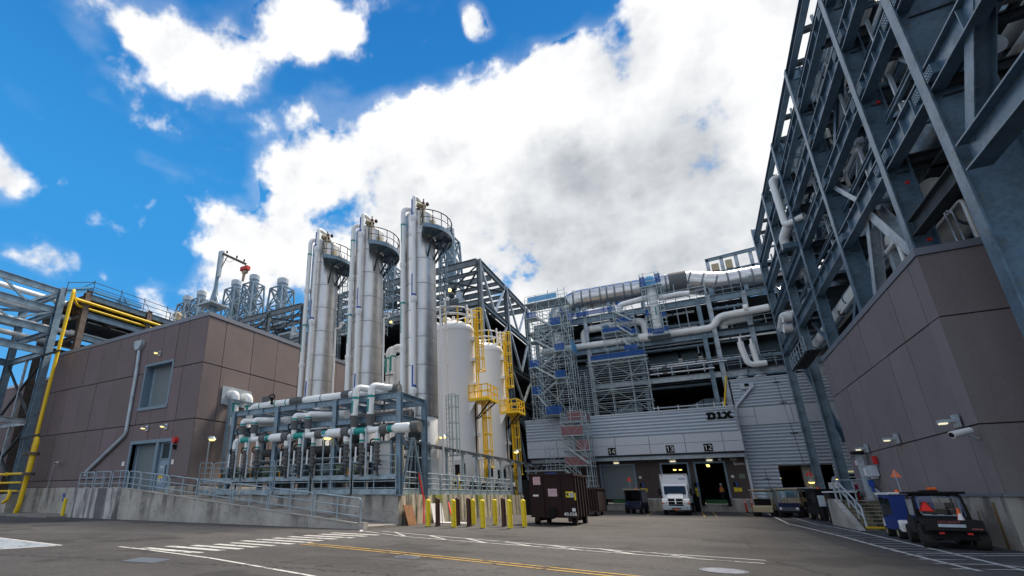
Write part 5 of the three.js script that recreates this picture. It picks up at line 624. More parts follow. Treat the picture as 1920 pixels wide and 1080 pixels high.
// ---------------------------------------------------------------- steel rack at the left edge, rusty bay behind it, yellow gas pipes
{
  const x0 = -57.2, s = thing('edge_pipe_rack', 'grey steel pipe rack at the left edge with four beam levels', 'steel structure', [-61, 0, -18]);
  for (const [x, z] of [[x0, -22.4], [-66, -22.4], [x0, -9.5], [-66, -9.5]]) part('column', [ib([x, 1.7, z], [x, 23.2, z], 0.62, 0.66, [1, 0, 0]), bx(x - 0.5, x + 0.5, 1.7, 1.8, z - 0.5, z + 0.5)], M.steel, s);
  for (const y of [22.65, 20.5, 18.2, 15.9]) { for (const x of [x0, -66]) part('beam', ib([x, y, -22.1], [x, y, -9.8], x === x0 ? 0.24 : 0.42, 0.72, [0, 1, 0], 0.05), M.steel, s); for (const z of [-22.4, -16, -9.5]) part('cross_beam', ib([x0 - 0.3, y, z], [-65.7, y, z], 0.36, 0.6, [0, 1, 0]), M.steel, s); }
  for (const [a, c, p, q] of [[22.4, 20.7, -21.8, -19.6], [20.7, 22.4, -19.4, -17], [22.4, 20.7, -16.8, -14], [20.2, 18.5, -21.8, -18.6], [18.5, 20.2, -18.4, -15.4]]) part('brace', bar([x0, a, p], [x0, c, q], 0.2), M.steel, s);
  for (const y of [20.2]) { part('plan_brace', bar([x0, y, -22], [-66, y, -14], 0.24), M.steel, s); part('plan_brace', bar([-66, y, -22], [x0, y, -14], 0.24), M.steel, s); }
  part('brace', [bar([x0, 15.6, -22.4], [-66, 8.6, -22.4], 0.2), bar([-66, 15.6, -22.4], [x0, 8.6, -22.4], 0.2), bar([x0, 8.4, -22.4], [-66, 2, -22.4], 0.2), bar([-66, 8.4, -22.4], [x0, 2, -22.4], 0.2)], M.steelDark, s); part('cross_beam', ib([x0 - 0.3, 8.6, -22.4], [-65.7, 8.6, -22.4], 0.3, 0.5, [0, 1, 0]), M.steelPale, s); part('beam', ib([x0, 8.6, -22.1], [x0, 8.6, -9.8], 0.3, 0.5, [0, 1, 0]), M.steelPale, s);
  part('post', [bar([-61.5, 2, -22.4], [-61.5, 15.6, -22.4], 0.22)], M.steelPale, s); part('pipe_clamp', [bar([x0 - 0.2, 15.4, -22.0], [-52.6, 15.2, -21.6], 0.16), bar([x0 - 0.2, 7.0, -22.0], [-52.8, 7.0, -21.6], 0.16)], M.steelDark, s);
  const pd = thing('column_pedestal', 'square concrete pedestal under the steel column at the left edge', 'pedestal', [-58, 0, -22.6]); part('pedestal_block', bx(-59.4, -56.3, -0.05, 1.72, -24.1, -21.7), M.conc, pd); const pd2 = thing('column_pedestal', 'concrete pedestal at the left frame edge behind the nearer column', 'pedestal', [-66, 0, -22.6]); part('pedestal_block', bx(-67.5, -64.5, -0.05, 1.72, -24, -21.4), M.conc, pd2);
  [[18.85, -58.4, .26], [23.3, -62, .3], [20.95, -60, .24], [18.7, -63.5, .3]].forEach(([y, x, r], i) => { const o = thing('rack_pipe', `white pipe lying along the left edge rack, ${['on the third level at the outer edge', 'on the top level', 'on the second level', 'on the third level further in'][i]}`, 'pipe', [x, y - r, -20]); part('pipe_run', cyl([x, y, -9], [x, y, -46], r, r, 12), M.white, o); part('pipe_shoe', [-12, -18, -24, -30].map((z) => bx(x - 0.1, x + 0.1, y - r - 0.15, y - r * 0.6, z - 0.3, z + 0.3)), M.steel, o); });
  for (let i = 0; i < 5; i++) { const x = -66.5 - i * 1.15, z = -20 - (i % 2) * 1.2; const o = thing('riser_pipe', `${i % 2 ? 'white' : 'shiny'} vertical riser pipe behind the left edge rack, ${['rightmost', 'second', 'third', 'fourth', 'leftmost'][i]} of five`, 'pipe', [x, 0, z], 'shiny riser pipes at the left edge'); part('pipe_run', cyl([x, 0, z], [x, 15.5, z], 0.46, 0.46, 16), i % 2 ? M.white : M.duct, o); part('pipe_flange', [4, 8, 12].map((y) => cyl([x, y, z], [x, y + 0.2, z], 0.58, 0.58, 16)), M.steelPale, o); }
  const sc = thing('lattice_mast', 'small grey lattice mast among the racks at the left', 'mast', [-63, 20, -40]); part('mast_leg', [[0, 0], [1.4, 0], [1.4, 1.4], [0, 1.4]].map(([a, b]) => bar([-63 + a, 18, -40 + b], [-63 + a, 27, -40 + b], 0.12)), M.steelPale, sc); part('mast_brace', [0, 1, 2, 3, 4, 5].flatMap((k) => [bar([-63, 18 + k * 1.5, -38.6], [-61.6, 19.5 + k * 1.5, -38.6], 0.08), bar([-61.6, 18 + k * 1.5, -38.6], [-63, 19.5 + k * 1.5, -38.6], 0.08)]), M.steelPale, sc); part('mast_vent', lathe([[0.5, 24], [0.5, 26.6], [0.6, 26.8], [0, 27.2]], -62.3, 0, -39.3, 14), M.cream, sc);
  // rusty bay
  const q = thing('rusty_pipe_rack', 'rust-brown steel pipe rack behind the brown building roof', 'steel structure', [-61, 0, -35]);
  for (const z of [-24.9, -32.2, -39.5, -46.8]) for (const x of [x0, -66]) part('column', ib([x, 0, z], [x, 23.8, z], 0.6, 0.62, [1, 0, 0]), M.rustSteel, q);
  for (const x of [x0, -61.6, -66]) for (const [a, c] of [[-24.9, -32.2], [-32.2, -39.5], [-39.5, -46.8]]) for (const y of [23.2, 21.0, 18.4]) part('beam', ib([x, y, a - 0.3], [x, y, c + 0.3], 0.4, 0.62, [0, 1, 0]), x === x0 ? M.steel : M.rustSteel, q);
  for (const z of [-24.9, -28.5, -32.2, -35.8, -39.5, -43, -46.8]) for (const y of [23.1, 20.9, 18.3]) part('cross_beam', ib([x0 - 0.3, y, z], [-65.7, y, z], 0.34, 0.5, [0, 1, 0]), M.rustSteel, q);
  part('timber_deck', Array.from({ length: 18 }, (_, k) => bx(-57.4, -66.4, 23.52, 23.6, -25 - k * 1.2, -26.15 - k * 1.2)), M.timber, q); part('deck', bx(-58.4, -66, 20.5, 20.6, -25, -46), M.steelDark, q);
  part('brace', [bar([x0, 20.8, -25], [-66, 18.5, -32], 0.22), bar([x0, 22.9, -32], [-66, 21.2, -25], 0.22)], M.steelDark, q);
  [[19.3, -59.5, .3], [19.2, -60.8, .22], [21.9, -63, .3], [18.95, -58.2, .2]].forEach(([y, x, r], i) => { const o = thing('rack_pipe', ['thick white pipe inside the rusty rack below the lower beams', 'grey pipe inside the rusty rack beside the thick white one', 'white pipe high under the timber deck of the rusty rack', 'thin grey pipe nearest the court inside the rusty rack'][i], 'pipe', [x, y - r, -36], 'pale pipes inside the rusty rack'); part('pipe_run', cyl([x, y, -25], [x, y, -47], r, r, 12), i % 2 ? M.steelPale : M.white, o); part('flange', [-29, -36, -42].map((z) => cyl([x, y, z], [x, y, z - 0.2], r * 1.35, r * 1.35, 12)), M.steel, o); });
  // scaffold guard rail with blue sheeting on top
  const g = thing('roof_guard_rail', 'scaffold tube guard rail with blue sheeting along the rusty rack top', 'guard rail', [-57, 23.6, -30]); const zz = [-22.6, -25.2, -28.3, -31.2, -34.3, -37.5, -41];
  for (let i = 0; i < zz.length; i++) part('standard', cyl([x0 + 0.35, 22.3 + (i ? 1.0 : 0), zz[i]], [x0 + 0.35, i ? 25.2 : 24, zz[i]], 0.045, 0.045, 6), M.steelDark, g); for (const y of [24.95, 24.35, 23.75]) part('ledger', cyl([x0 + 0.35, y, -25.2], [x0 + 0.35, y, -46], 0.04, 0.04, 6), M.steelDark, g); part('ledger', [cyl([x0 + 0.35, 23.9, -22.6], [x0 + 0.35, 25.0, -25.2], 0.04, 0.04, 6), cyl([x0 + 0.35, 23.0, -22.6], [x0 + 0.35, 24.2, -25.2], 0.04, 0.04, 6), cyl([x0 + 0.35, 24.95, -25.2], [-66, 24.95, -25.2], 0.04, 0.04, 6)], M.steelDark, g);
  part('sheeting', [sweep(rectP(0.02, 0.7), [x0 + 0.3, 22.9, -22.6], [x0 + 0.3, 24.1, -25.1]), sweep(rectP(0.02, 0.5), [x0 + 0.3, 23.9, -25.2], [x0 + 0.3, 23.9, -31])], M.netSky, g); part('sheeted_load', [rbox(-58.6, -57.3, 23.6, 24.4, -30, -28.6, 0.2)], M.netSky, g);
  part('brace', zz.slice(2).map((z) => cyl([x0 + 0.35, 24.9, z], [x0 + 0.35, 23.7, z - 0.9], 0.03, 0.03, 5)), M.steelDark, g);
  // yellow gas pipes
  const yp = thing('yellow_gas_pipe', 'yellow gas pipes rising beside the left column and running under the rack top', 'pipe', [-54, 0, -22]);
  part('main_riser', pipe([[-54.0, 2.2, -21.9], [-53.85, 12, -21.9], [-53.5, 22.05, -21.9], [-56.6, 22.25, -23.4], [-56.75, 22.3, -24.6], [-56.75, 22.2, -46]], 0.165, { bend: 0.5, seg: 14 }), M.yellow, yp);
  part('second_riser', pipe([[-54.75, 3.2, -22.2], [-54.6, 12, -22.2], [-54.3, 21.6, -22.2], [-57.3, 21.8, -24.2], [-57.0, 21.7, -46]], 0.135, { bend: 0.45, seg: 14 }), M.yellow, yp);
  part('bypass', [pipe([[-53.35, 6.3, -21.7], [-52.95, 6.75, -21.6], [-52.8, 6.3, -21.6], [-53.0, 3.4, -21.6], [-53.4, 2.9, -21.7], [-53.6, 0.8, -21.7], [-53.9, 0.1, -21.7]], 0.2, { bend: 0.4, seg: 14 })], M.yellow, yp);
  part('flange', [cyl([-54.4, 5.2, -21.7], [-54.4, 5.45, -21.7], 0.42), cyl([-52.95, 5.15, -21.6], [-52.95, 5.4, -21.6], 0.5, 0.5, 14), cyl([-53.0, 3.35, -21.6], [-53.0, 3.6, -21.6], 0.5, 0.5, 14)], M.rustSteel, yp);
  part('feed_pipe', [[3.55, .12], [2.75, .1], [2.0, .1]].flatMap(([y, r], i) => [pipe([[-54.2 - i * 0.3, y, -21.8], [-61, y, -21.7], [-66, y, -21.7]], r, { seg: 8 }), cyl([-57.5 - i, y, -21.7], [-57.7 - i, y, -21.7], r * 1.5, r * 1.5, 10)]), M.yellow, yp); part('elbow', [pipe([[-55.4, 2.0, -21.4], [-54.9, 1.9, -21.3], [-54.9, 1.2, -21.2], [-55.6, 1.0, -21.2]], 0.15, { bend: 0.25, seg: 8 })], M.yellow, yp);
  part('valve', [ball(-58.7, 2.0, -21.3, 0.3), ball(-59.4, 1.2, -21.3, 0.3), rbox(-60, -58, 0.9, 1.5, -21.9, -21.2, 0.05)], M.steelDark, yp);
}

// ---------------------------------------------------------------- loading dock building
function corrugated(x0, x1, y0, y1, z, pitch = 0.34, d = 0.12) { // horizontal trapezoid ribs facing +z
  const P = [], n = Math.max(1, Math.round((y1 - y0) / pitch)), h = (y1 - y0) / n, pr = [];
  for (let i = 0; i < n; i++) { const b = y0 + i * h; pr.push([b, 0], [b + h * 0.40, d], [b + h * 0.55, d], [b + h * 0.95, 0]); } pr.push([y1, 0]);
  const N = [], U = [];
  for (let i = 0; i + 1 < pr.length; i++) { const [ya, za] = pr[i], [yb, zb] = pr[i + 1], l = Math.hypot(yb - ya, zb - za), ny = -(zb - za) / l, nz = (yb - ya) / l; for (const [x, y, q] of [[x0, ya, za], [x1, ya, za], [x1, yb, zb], [x0, ya, za], [x1, yb, zb], [x0, yb, zb]]) { P.push(x, y, z + q); N.push(0, ny, nz); U.push(x, y); } }
  return raw(P, N, U);
}
function dockLamp(label, x, y, z) { const o = thing('dock_lamp', label, 'wall lamp', [x, y - 0.2, z]); part('lamp_housing', [bx(x - 0.36, x + 0.36, y + 0.12, y + 0.32, z, z + 0.25), bx(x - 0.36, x - 0.26, y - 0.2, y + 0.12, z, z + 0.22), bx(x + 0.26, x + 0.36, y - 0.2, y + 0.12, z, z + 0.22)], M.whitePlain, o); part('lamp_lens', bx(x - 0.25, x + 0.25, y - 0.16, y - 0.02, z + 0.02, z + 0.2), M.lampPale, o); }
{
  const b = thing('loading_dock_building', 'grey ribbed loading dock building with three numbered dock bays', 'building', [-7, 0, -66]);
  const Z = -60, ZD = -61.5, doors = [[-10.0, -6.55], [-3.65, -1.22], [-0.4, 2.15]], Y0 = 1.22, Y1 = 4.86;
  const w = part('ribbed_wall', [corrugated(-18.15, 4.0, 7.9, 10.42, Z), bx(-18.15, 4.0, 7.9, 10.42, Z - 0.25, Z - 0.02)], M.cladding, b); part('roof_edge', bx(-18.25, 4.1, 10.42, 10.56, Z - 0.4, Z + 0.12), M.claddingFlat, w);
  const fp = part('fascia', bx(-18.15, 4.15, 5.95, 7.88, Z - 0.2, Z + 0.02), M.steelDark, b); const js = [-18.15, -14.5, -10.85, -7.93, -4.42, -0.97, 2.47, 4.2];
  for (let i = 0; i + 1 < js.length; i++) for (const [p, q] of [[5.92, 6.94], [6.97, 7.88]]) part('fascia_panel', rbox(js[i] + 0.02, js[i + 1] - 0.02, p, q, Z + 0.02, Z + 0.12, 0.012), M.claddingFlat, fp);
  part('soffit', bx(-18.15, 4.15, 5.8, 5.92, ZD, Z), M.steelDark, b); part('soffit_beam', [ib([-18, 5.55, Z - 0.45], [4.1, 5.55, Z - 0.45], 0.25, 0.4, [0, 1, 0])], M.steelPale, b);
  const xs = [-18.15, -10.0, -6.55, -3.65, -1.22, -0.4, 2.15, 4.1], wall = [];
  for (let i = 0; i < xs.length - 1; i += 2) wall.push(bx(xs[i], xs[i + 1], Y0, 5.8, ZD - 0.3, ZD)); for (const [a, c] of doors) wall.push(bx(a, c, Y1, 5.8, ZD - 0.3, ZD));
  const bw = part('bay_wall', wall.map((g) => g.translate(0, 0, -0.06)), M.panelBack, b); const rows = [[3.55, 5.8], [1.22, 3.55]];
  for (const [a, c] of [[-18.15, -14], [-13.98, -10.0], [-6.55, -5.1], [-5.08, -3.65], [-1.22, -0.4], [2.15, 4.1]]) for (const [p, q] of rows) part('wall_panel', bx(a + 0.012, c - 0.012, p + 0.012, q - 0.012, ZD - 0.06, ZD), M.brownWall, bw); for (const [a, c] of doors) part('wall_panel', bx(a, c, Y1, 5.79, ZD - 0.06, ZD), M.brownWall, bw);
  part('dock_base', [bx(-18.15, -10.0, -0.05, 1.2, ZD - 0.3, ZD + 0.05), bx(-6.55, -3.65, -0.05, 1.2, ZD - 0.3, ZD + 0.05), bx(-1.22, -0.4, -0.05, 1.2, ZD - 0.3, ZD + 0.05), bx(2.15, 4.1, -0.05, 1.2, ZD - 0.3, ZD + 0.05), ...doors.map(([a, c]) => bx(a, c, -0.05, 0.75, ZD - 0.3, ZD + 0.02))], M.conc, b); part('base_trim', [bx(-6.55, -3.65, 1.2, 1.3, ZD, ZD + 0.08), bx(2.15, 4.1, 1.2, 1.3, ZD, ZD + 0.08)], M.claddingFlat, b);
  doors.forEach(([a, c], i) => {
    const f = part('door_frame', [bx(a - 0.18, a, Y0, Y1 + 0.18, ZD - 0.2, ZD + 0.08), bx(c, c + 0.18, Y0, Y1 + 0.18, ZD - 0.2, ZD + 0.08), bx(a, c, Y1, Y1 + 0.18, ZD - 0.2, ZD + 0.08)], M.frameBlue, b);
    part('dock_leveller', bx(a + (i ? 0.35 : 0.9), c - 0.3, 0.78, 1.2, ZD - 0.05, ZD + 0.16), M.green, b); part('dock_bumper', [bx(a - 0.05, a + 0.3, 0.6, 1.2, ZD, ZD + 0.2), bx(c - 0.28, c + 0.05, 0.6, 1.2, ZD, ZD + 0.2)], M.black, b);
    if (!i) part('door_backing', bx(a - 0.1, c + 0.1, Y0 - 0.4, Y1 + 0.1, ZD - 0.3, ZD - 0.2), M.panelBack, b);
    if (!i) part('roller_door', Array.from({ length: 27 }, (_, k) => bx(a, c, Y0 + k * 0.135, Y0 + k * 0.135 + 0.125, ZD - 0.16, ZD - 0.1)), M.doorGrey, b);
  });
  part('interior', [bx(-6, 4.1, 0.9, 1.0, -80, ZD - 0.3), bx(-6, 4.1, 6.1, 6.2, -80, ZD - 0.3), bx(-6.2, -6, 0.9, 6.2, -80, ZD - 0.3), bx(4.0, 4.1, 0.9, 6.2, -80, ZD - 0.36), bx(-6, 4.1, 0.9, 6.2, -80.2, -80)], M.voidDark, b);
  part('roof', bx(-18.15, 4.0, 10.1, 10.25, -80, Z - 0.3), M.steelDark, b); part('side_wall', [bx(-18.15, -17.9, 0, 10.42, -80, Z - 0.26), bx(3.9, 4.0, 7.9, 10.42, -62, Z - 0.25)], M.brownWall, b);
  part('corner_trim', [bx(4.1, 4.32, 0, 5.95, -61.9, -61.2), bx(4.0, 4.2, 5.9, 10.42, -62, Z - 0.2)], M.claddingFlat, b);
  const letters = (g, x, y, z) => { g.translate(x, y, z); return g; };
  const D = extr([[0, 0], [0.66, 0], [0.82, 0.14], [0.82, 0.6], [0.66, 0.75], [0, 0.75], [0, 0.56], [0.1, 0.56], [0.1, 0.19], [0, 0.19]], 0.1, 0, [[[0.34, 0.2], [0.34, 0.55], [0.56, 0.55], [0.56, 0.2]]]), one = extr([[0, 0], [0.5, 0], [0.5, 0.17], [0.38, 0.17], [0.38, 0.75], [0.1, 0.75], [0, 0.58], [0.14, 0.58], [0.14, 0.17], [0, 0.17]], 0.1), X = extr([[0, 0], [0.34, 0], [0.48, 0.22], [0.62, 0], [0.98, 0], [0.98, 0.15], [0.86, 0.15], [0.64, 0.42], [0.8, 0.6], [0.9, 0.6], [0.9, 0.75], [0.6, 0.75], [0.48, 0.58], [0.36, 0.75], [0.06, 0.75], [0.06, 0.6], [0.16, 0.6], [0.32, 0.39], [0.12, 0.15], [0, 0.15]], 0.1);
  const sg = thing('building_sign', 'black raised D1X letters near the top of the ribbed dock wall', 'sign', [2.6, 9.2, Z + 0.1]); part('letter', letters(D, 1.45, 9.22, Z + 0.07), M.black, sg); part('letter', letters(one, 2.36, 9.22, Z + 0.07), M.black, sg); part('letter', letters(X, 2.84, 9.22, Z + 0.07), M.black, sg);
  for (const [t, x] of [['14', -8.37], ['13', -2.47], ['12', 1.07]]) { const o = thing('bay_number_sign', { 14: 'black bay number sign above the closed dock door at left', 13: 'black bay number sign above the parked box truck', 12: 'black bay number sign above the open door with the worker' }[t], 'sign', [x, 5.98, Z + 0.13]); part('sign_plate', bx(x - 0.4, x + 0.4, 5.98, 6.76, Z + 0.12, Z + 0.16), M.black, o); part('number', text(t, 0.5, 0.02, 'sans_regular').translate(x, 6.12, Z + 0.16), M.whitePlain, o); }
  dockLamp('white dock lamp over the closed door of bay 14', -8.26, 5.25, ZD); dockLamp('white dock lamp over the truck at bay 13', -2.48, 5.25, ZD); dockLamp('white dock lamp over the open door of bay 12', 0.98, 5.25, ZD);
  const nm = thing('wall_lettering', 'small pale D1X NORTH lettering on the brown wall right of bay 12', 'sign', [3.4, 4.6, ZD]); part('letter', text('D1X', 0.22, 0.03).translate(3.15, 5.05, ZD), M.whitePlain, nm); part('letter', text('NORTH', 0.2, 0.03).translate(3.55, 4.6, ZD), M.whitePlain, nm); part('small_line', [bx(3.05, 3.25, 4.93, 4.97, ZD, ZD + 0.02), bx(3.08, 3.28, 4.84, 4.88, ZD, ZD + 0.02)], M.steelPale, nm);
  const sm = (x, y, w2, h2, m, label, nme = 'wall_notice') => solo(nme, bx(x - w2 / 2, x + w2 / 2, y - h2 / 2, y + h2 / 2, ZD, ZD + 0.05), m, label, 'notice');
  sm(-5.98, 3.54, 0.26, 0.26, M.whitePlain, 'small white square plate between bay 14 and bay 13'); sm(1.92, 5.23, 0.26, 0.26, M.whitePlain, 'small white square plate beside the lamp of bay 12'); sm(2.76, 3.48, 0.26, 0.26, M.whitePlain, 'small white square plate right of bay 12'); sm(3.58, 3.5, 0.5, 0.45, M.green2, 'grey-green box on the wall right of bay 12', 'wall_box');
  [[-6.05, 'bay 14'], [-0.78, 'bay 13'], [2.72, 'bay 12']].forEach(([x, n], i) => { const o = thing('dock_control', ['dock control with two yellow notices right of the closed dock door', 'dock control with stacked yellow notices right of the box truck', 'dock control with two yellow notices right of the open worker doorway'][i], 'control box', [x + 0.2, 1.9, ZD]); part('control_box', bx(x - 0.05, x + 0.15, 2.5, 2.9, ZD, ZD + 0.14), M.black, o); part('signal_box', bx(x + 0.18, x + 0.34, 2.48, 2.92, ZD, ZD + 0.13), M.blueTape, o); part('yellow_notice', i === 1 ? [bx(x - 0.02, x + 0.3, 2.05, 2.4, ZD, ZD + 0.04), bx(x + 0.02, x + 0.36, 1.5, 1.95, ZD, ZD + 0.04)] : [bx(x - 0.05, x + 0.26, 1.98, 2.4, ZD, ZD + 0.04), bx(x + 0.3, x + 0.62, 1.98, 2.36, ZD, ZD + 0.04)], M.yellowWorn, o); });
  for (const [x, y, z, n, t] of [[-2.6, 4.45, -66, 'nearer', 13], [-2.2, 4.7, -72, 'farther', 13], [0.8, 4.9, -66, 'nearer', 12], [0.9, 5.0, -71, 'farther', 12]]) { const o = thing('interior_lamp', `${n} lit yellow lamp on the ceiling ${t === 13 ? 'above the truck in its doorway' : 'inside the open worker doorway'}`, 'lamp', [x, y, z]); part('lamp_tube', bx(x - 0.16, x + 0.16, y - 0.05, y + 0.06, z - 0.3, z + 0.3), M.lamp, o); part('lamp_rod', bx(x - 0.02, x + 0.02, y + 0.06, 6.1, z - 0.02, z + 0.02), M.black, o); }
  solo('dock_gate', [bx(-1.1, -0.75, 0, 1.75, -61.3, -61.0), bx(-0.9, -0.6, 0.05, 1.5, -60.9, -60.6)], M.black, 'tall black bin standing between the truck and bay 12', 'bin');
}
{ // recessed tall facade with the tunnel
  const b = thing('recessed_facade_building', 'taller grey ribbed building behind the columns with a dark tunnel opening', 'building', [10, 0, -66]); const Z = -62, X0 = 4.32, X1 = 19;
  const a = part('ribbed_wall', [corrugated(X0, X1, 10.52, 13.5, Z), corrugated(X0, X1, 4.47, 8.58, Z), corrugated(X0, 6.8, 1.95, 4.47, Z), corrugated(X0, 5.35, 0.05, 1.95, Z), corrugated(6.45, 6.8, 0.05, 1.95, Z), corrugated(11.1, X1, 0.05, 4.47, Z), bx(X0, X1, 4.47, 13.45, Z - 0.3, Z - 0.02), bx(X0, 6.8, 2.2, 4.47, Z - 0.3, Z - 0.02), bx(X0, 5.35, 0, 2.2, Z - 0.3, Z - 0.02), bx(11.1, X1, 0, 4.47, Z - 0.3, Z - 0.02)], M.cladding, b); part('roof_edge', bx(X0 - 0.06, X1, 13.5, 13.62, Z - 0.4, Z + 0.12), M.claddingFlat, a);
  const js = [X0, 5.9, 9.0, 12.1, 15.2, X1]; const f = part('band', bx(X0, X1, 8.6, 10.5, Z - 0.02, Z + 0.05), M.steelDark, b); for (let i = 0; i + 1 < js.length; i++) for (const [p, q] of i ? [[8.62, 10.48]] : [[8.62, 9.5], [9.53, 10.48]]) part('band_panel', bx(js[i] + 0.02, js[i + 1] - 0.02, p, q, Z + 0.05, Z + 0.13), M.claddingFlat, f);
  part('service_door', bx(5.35, 6.4, 0.15, 2.2, Z - 0.06, Z + 0.02), M.doorGrey, b); part('door_frame', [bx(5.25, 5.35, 0, 2.3, Z - 0.05, Z + 0.1), bx(6.4, 6.5, 0, 2.3, Z - 0.05, Z + 0.1), bx(5.25, 6.5, 2.2, 2.32, Z - 0.05, Z + 0.101)], M.frameBlue, b);
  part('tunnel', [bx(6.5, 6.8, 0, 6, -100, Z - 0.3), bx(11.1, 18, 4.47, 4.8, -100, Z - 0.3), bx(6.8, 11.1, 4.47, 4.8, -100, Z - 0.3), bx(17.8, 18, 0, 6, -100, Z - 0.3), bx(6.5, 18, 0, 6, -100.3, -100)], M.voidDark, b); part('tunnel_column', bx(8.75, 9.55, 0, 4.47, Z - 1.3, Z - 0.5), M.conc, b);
  part('roof', bx(X0, X1, 13.1, 13.3, -80, Z - 0.3), M.steelDark, b); part('side_wall', bx(X0, X0 + 0.2, 10.3, 13.5, -80, Z - 0.3), M.rustSteel, b);
  part('side_window', bx(11.6, 13.2, 2.1, 3.5, Z + 0.06, Z + 0.09), M.glassDark, b);
  const dr = thing('roof_drain_pipe', 'pale grey drain box and slanting pipe on the ribbed facade', 'drain pipe', [5, 10.6, Z]); part('drain_box', [bx(5.15, 6.3, 12.45, 12.95, Z + 0.07, Z + 0.35)], M.claddingFlat, dr); part('drain_pipe', pipe([[6.15, 12.6, Z + 0.25], [4.35, 10.6, Z + 0.25], [4.3, 9.6, Z + 0.25]], 0.14, { bend: 0.2, seg: 8 }), M.claddingFlat, dr); part('drain_outlet', bx(5.5, 5.9, 12.7, 13.0, Z + 0.35, Z + 0.4), M.black, dr);
  for (const [x, y, z, n] of [[7.0, 3.35, -66, 'nearest'], [7.1, 3.5, -70, 'second'], [7.3, 3.7, -75, 'third'], [10.2, 3.9, -68, 'fourth']]) { const o = thing('tunnel_lamp', `lit strip lamp under the tunnel ceiling, ${n} from the opening`, 'lamp', [x, y, z]); part('lamp_tube', bx(x - 0.25, x + 0.25, y - 0.06, y + 0.06, z - 0.15, z + 0.15), M.lamp, o); part('lamp_rod', bx(x - 0.02, x + 0.02, y + 0.06, 4.47, z - 0.02, z + 0.02), M.black, o); }
  for (const [x, y, n] of [[9.15, 2.85, 'concrete tunnel column'], [11.0, 3.1, 'right tunnel jamb']]) { const o = thing('tunnel_wall_lamp', `lit round wall lamp on the ${n}`, 'wall lamp', [x, y, Z]); part('lamp_housing', lathe([[0, y + 0.25], [0.2, y + 0.22], [0.34, y], [0, y]], x, 0, Z + 0.1, 12), M.steelPale, o); part('lamp_lens', lathe([[0.26, y], [0.2, y - 0.12], [0, y - 0.16]], x, 0, Z + 0.1, 12), M.lamp, o); }
  railSection(6.8, 0.1, Z + 0.5, 11.1, 0.1, Z + 0.5, 1.9, { bars: 2, mids: 3, label: 'grey rail in front of the tunnel opening' });
  { const o = thing('strip_lamp', 'pale strip lamp on the ribbed wall above the dark window', 'lamp', [12.3, 3.7, Z]); part('lamp_housing', bx(11.7, 12.9, 3.85, 4.0, Z + 0.06, Z + 0.25), M.steelPale, o); part('lamp_lens', bx(11.75, 12.85, 3.72, 3.85, Z + 0.08, Z + 0.22), std([0.5, 0.5, 0.35], 0.5, 0, { emissive: new THREE.Color().setRGB(0.5, 0.45, 0.25), emissiveIntensity: 0.4 }), o); }
  const bd = thing('lightning_cable', 'thin dark cable with cross clips running down the ribbed facade', 'cable', [9, 4.5, Z]); part('cable_run', [cyl([8.3, 13.4, Z + 0.12], [8.9, 4.6, Z + 0.12], 0.02, 0.02, 5), cyl([5.6, 4.2, Z + 0.12], [5.8, 2.4, Z + 0.12], 0.02, 0.02, 5)], M.black, bd); part('cable_clip', [[8.35, 12.9], [8.5, 10.7], [8.75, 7.6], [5.7, 3.2]].map(([x, y]) => bx(x - 0.3, x + 0.3, y - 0.04, y + 0.04, Z + 0.07, Z + 0.14)), M.black, bd);
}
solo('yellow_pole', [cyl([4.0, 13.78, -60.4], [3.25, 10.5, -60.4], 0.09, 0.09, 8)], M.yellow, 'yellow pole leaning at the end of the dock roof edge', 'pole');

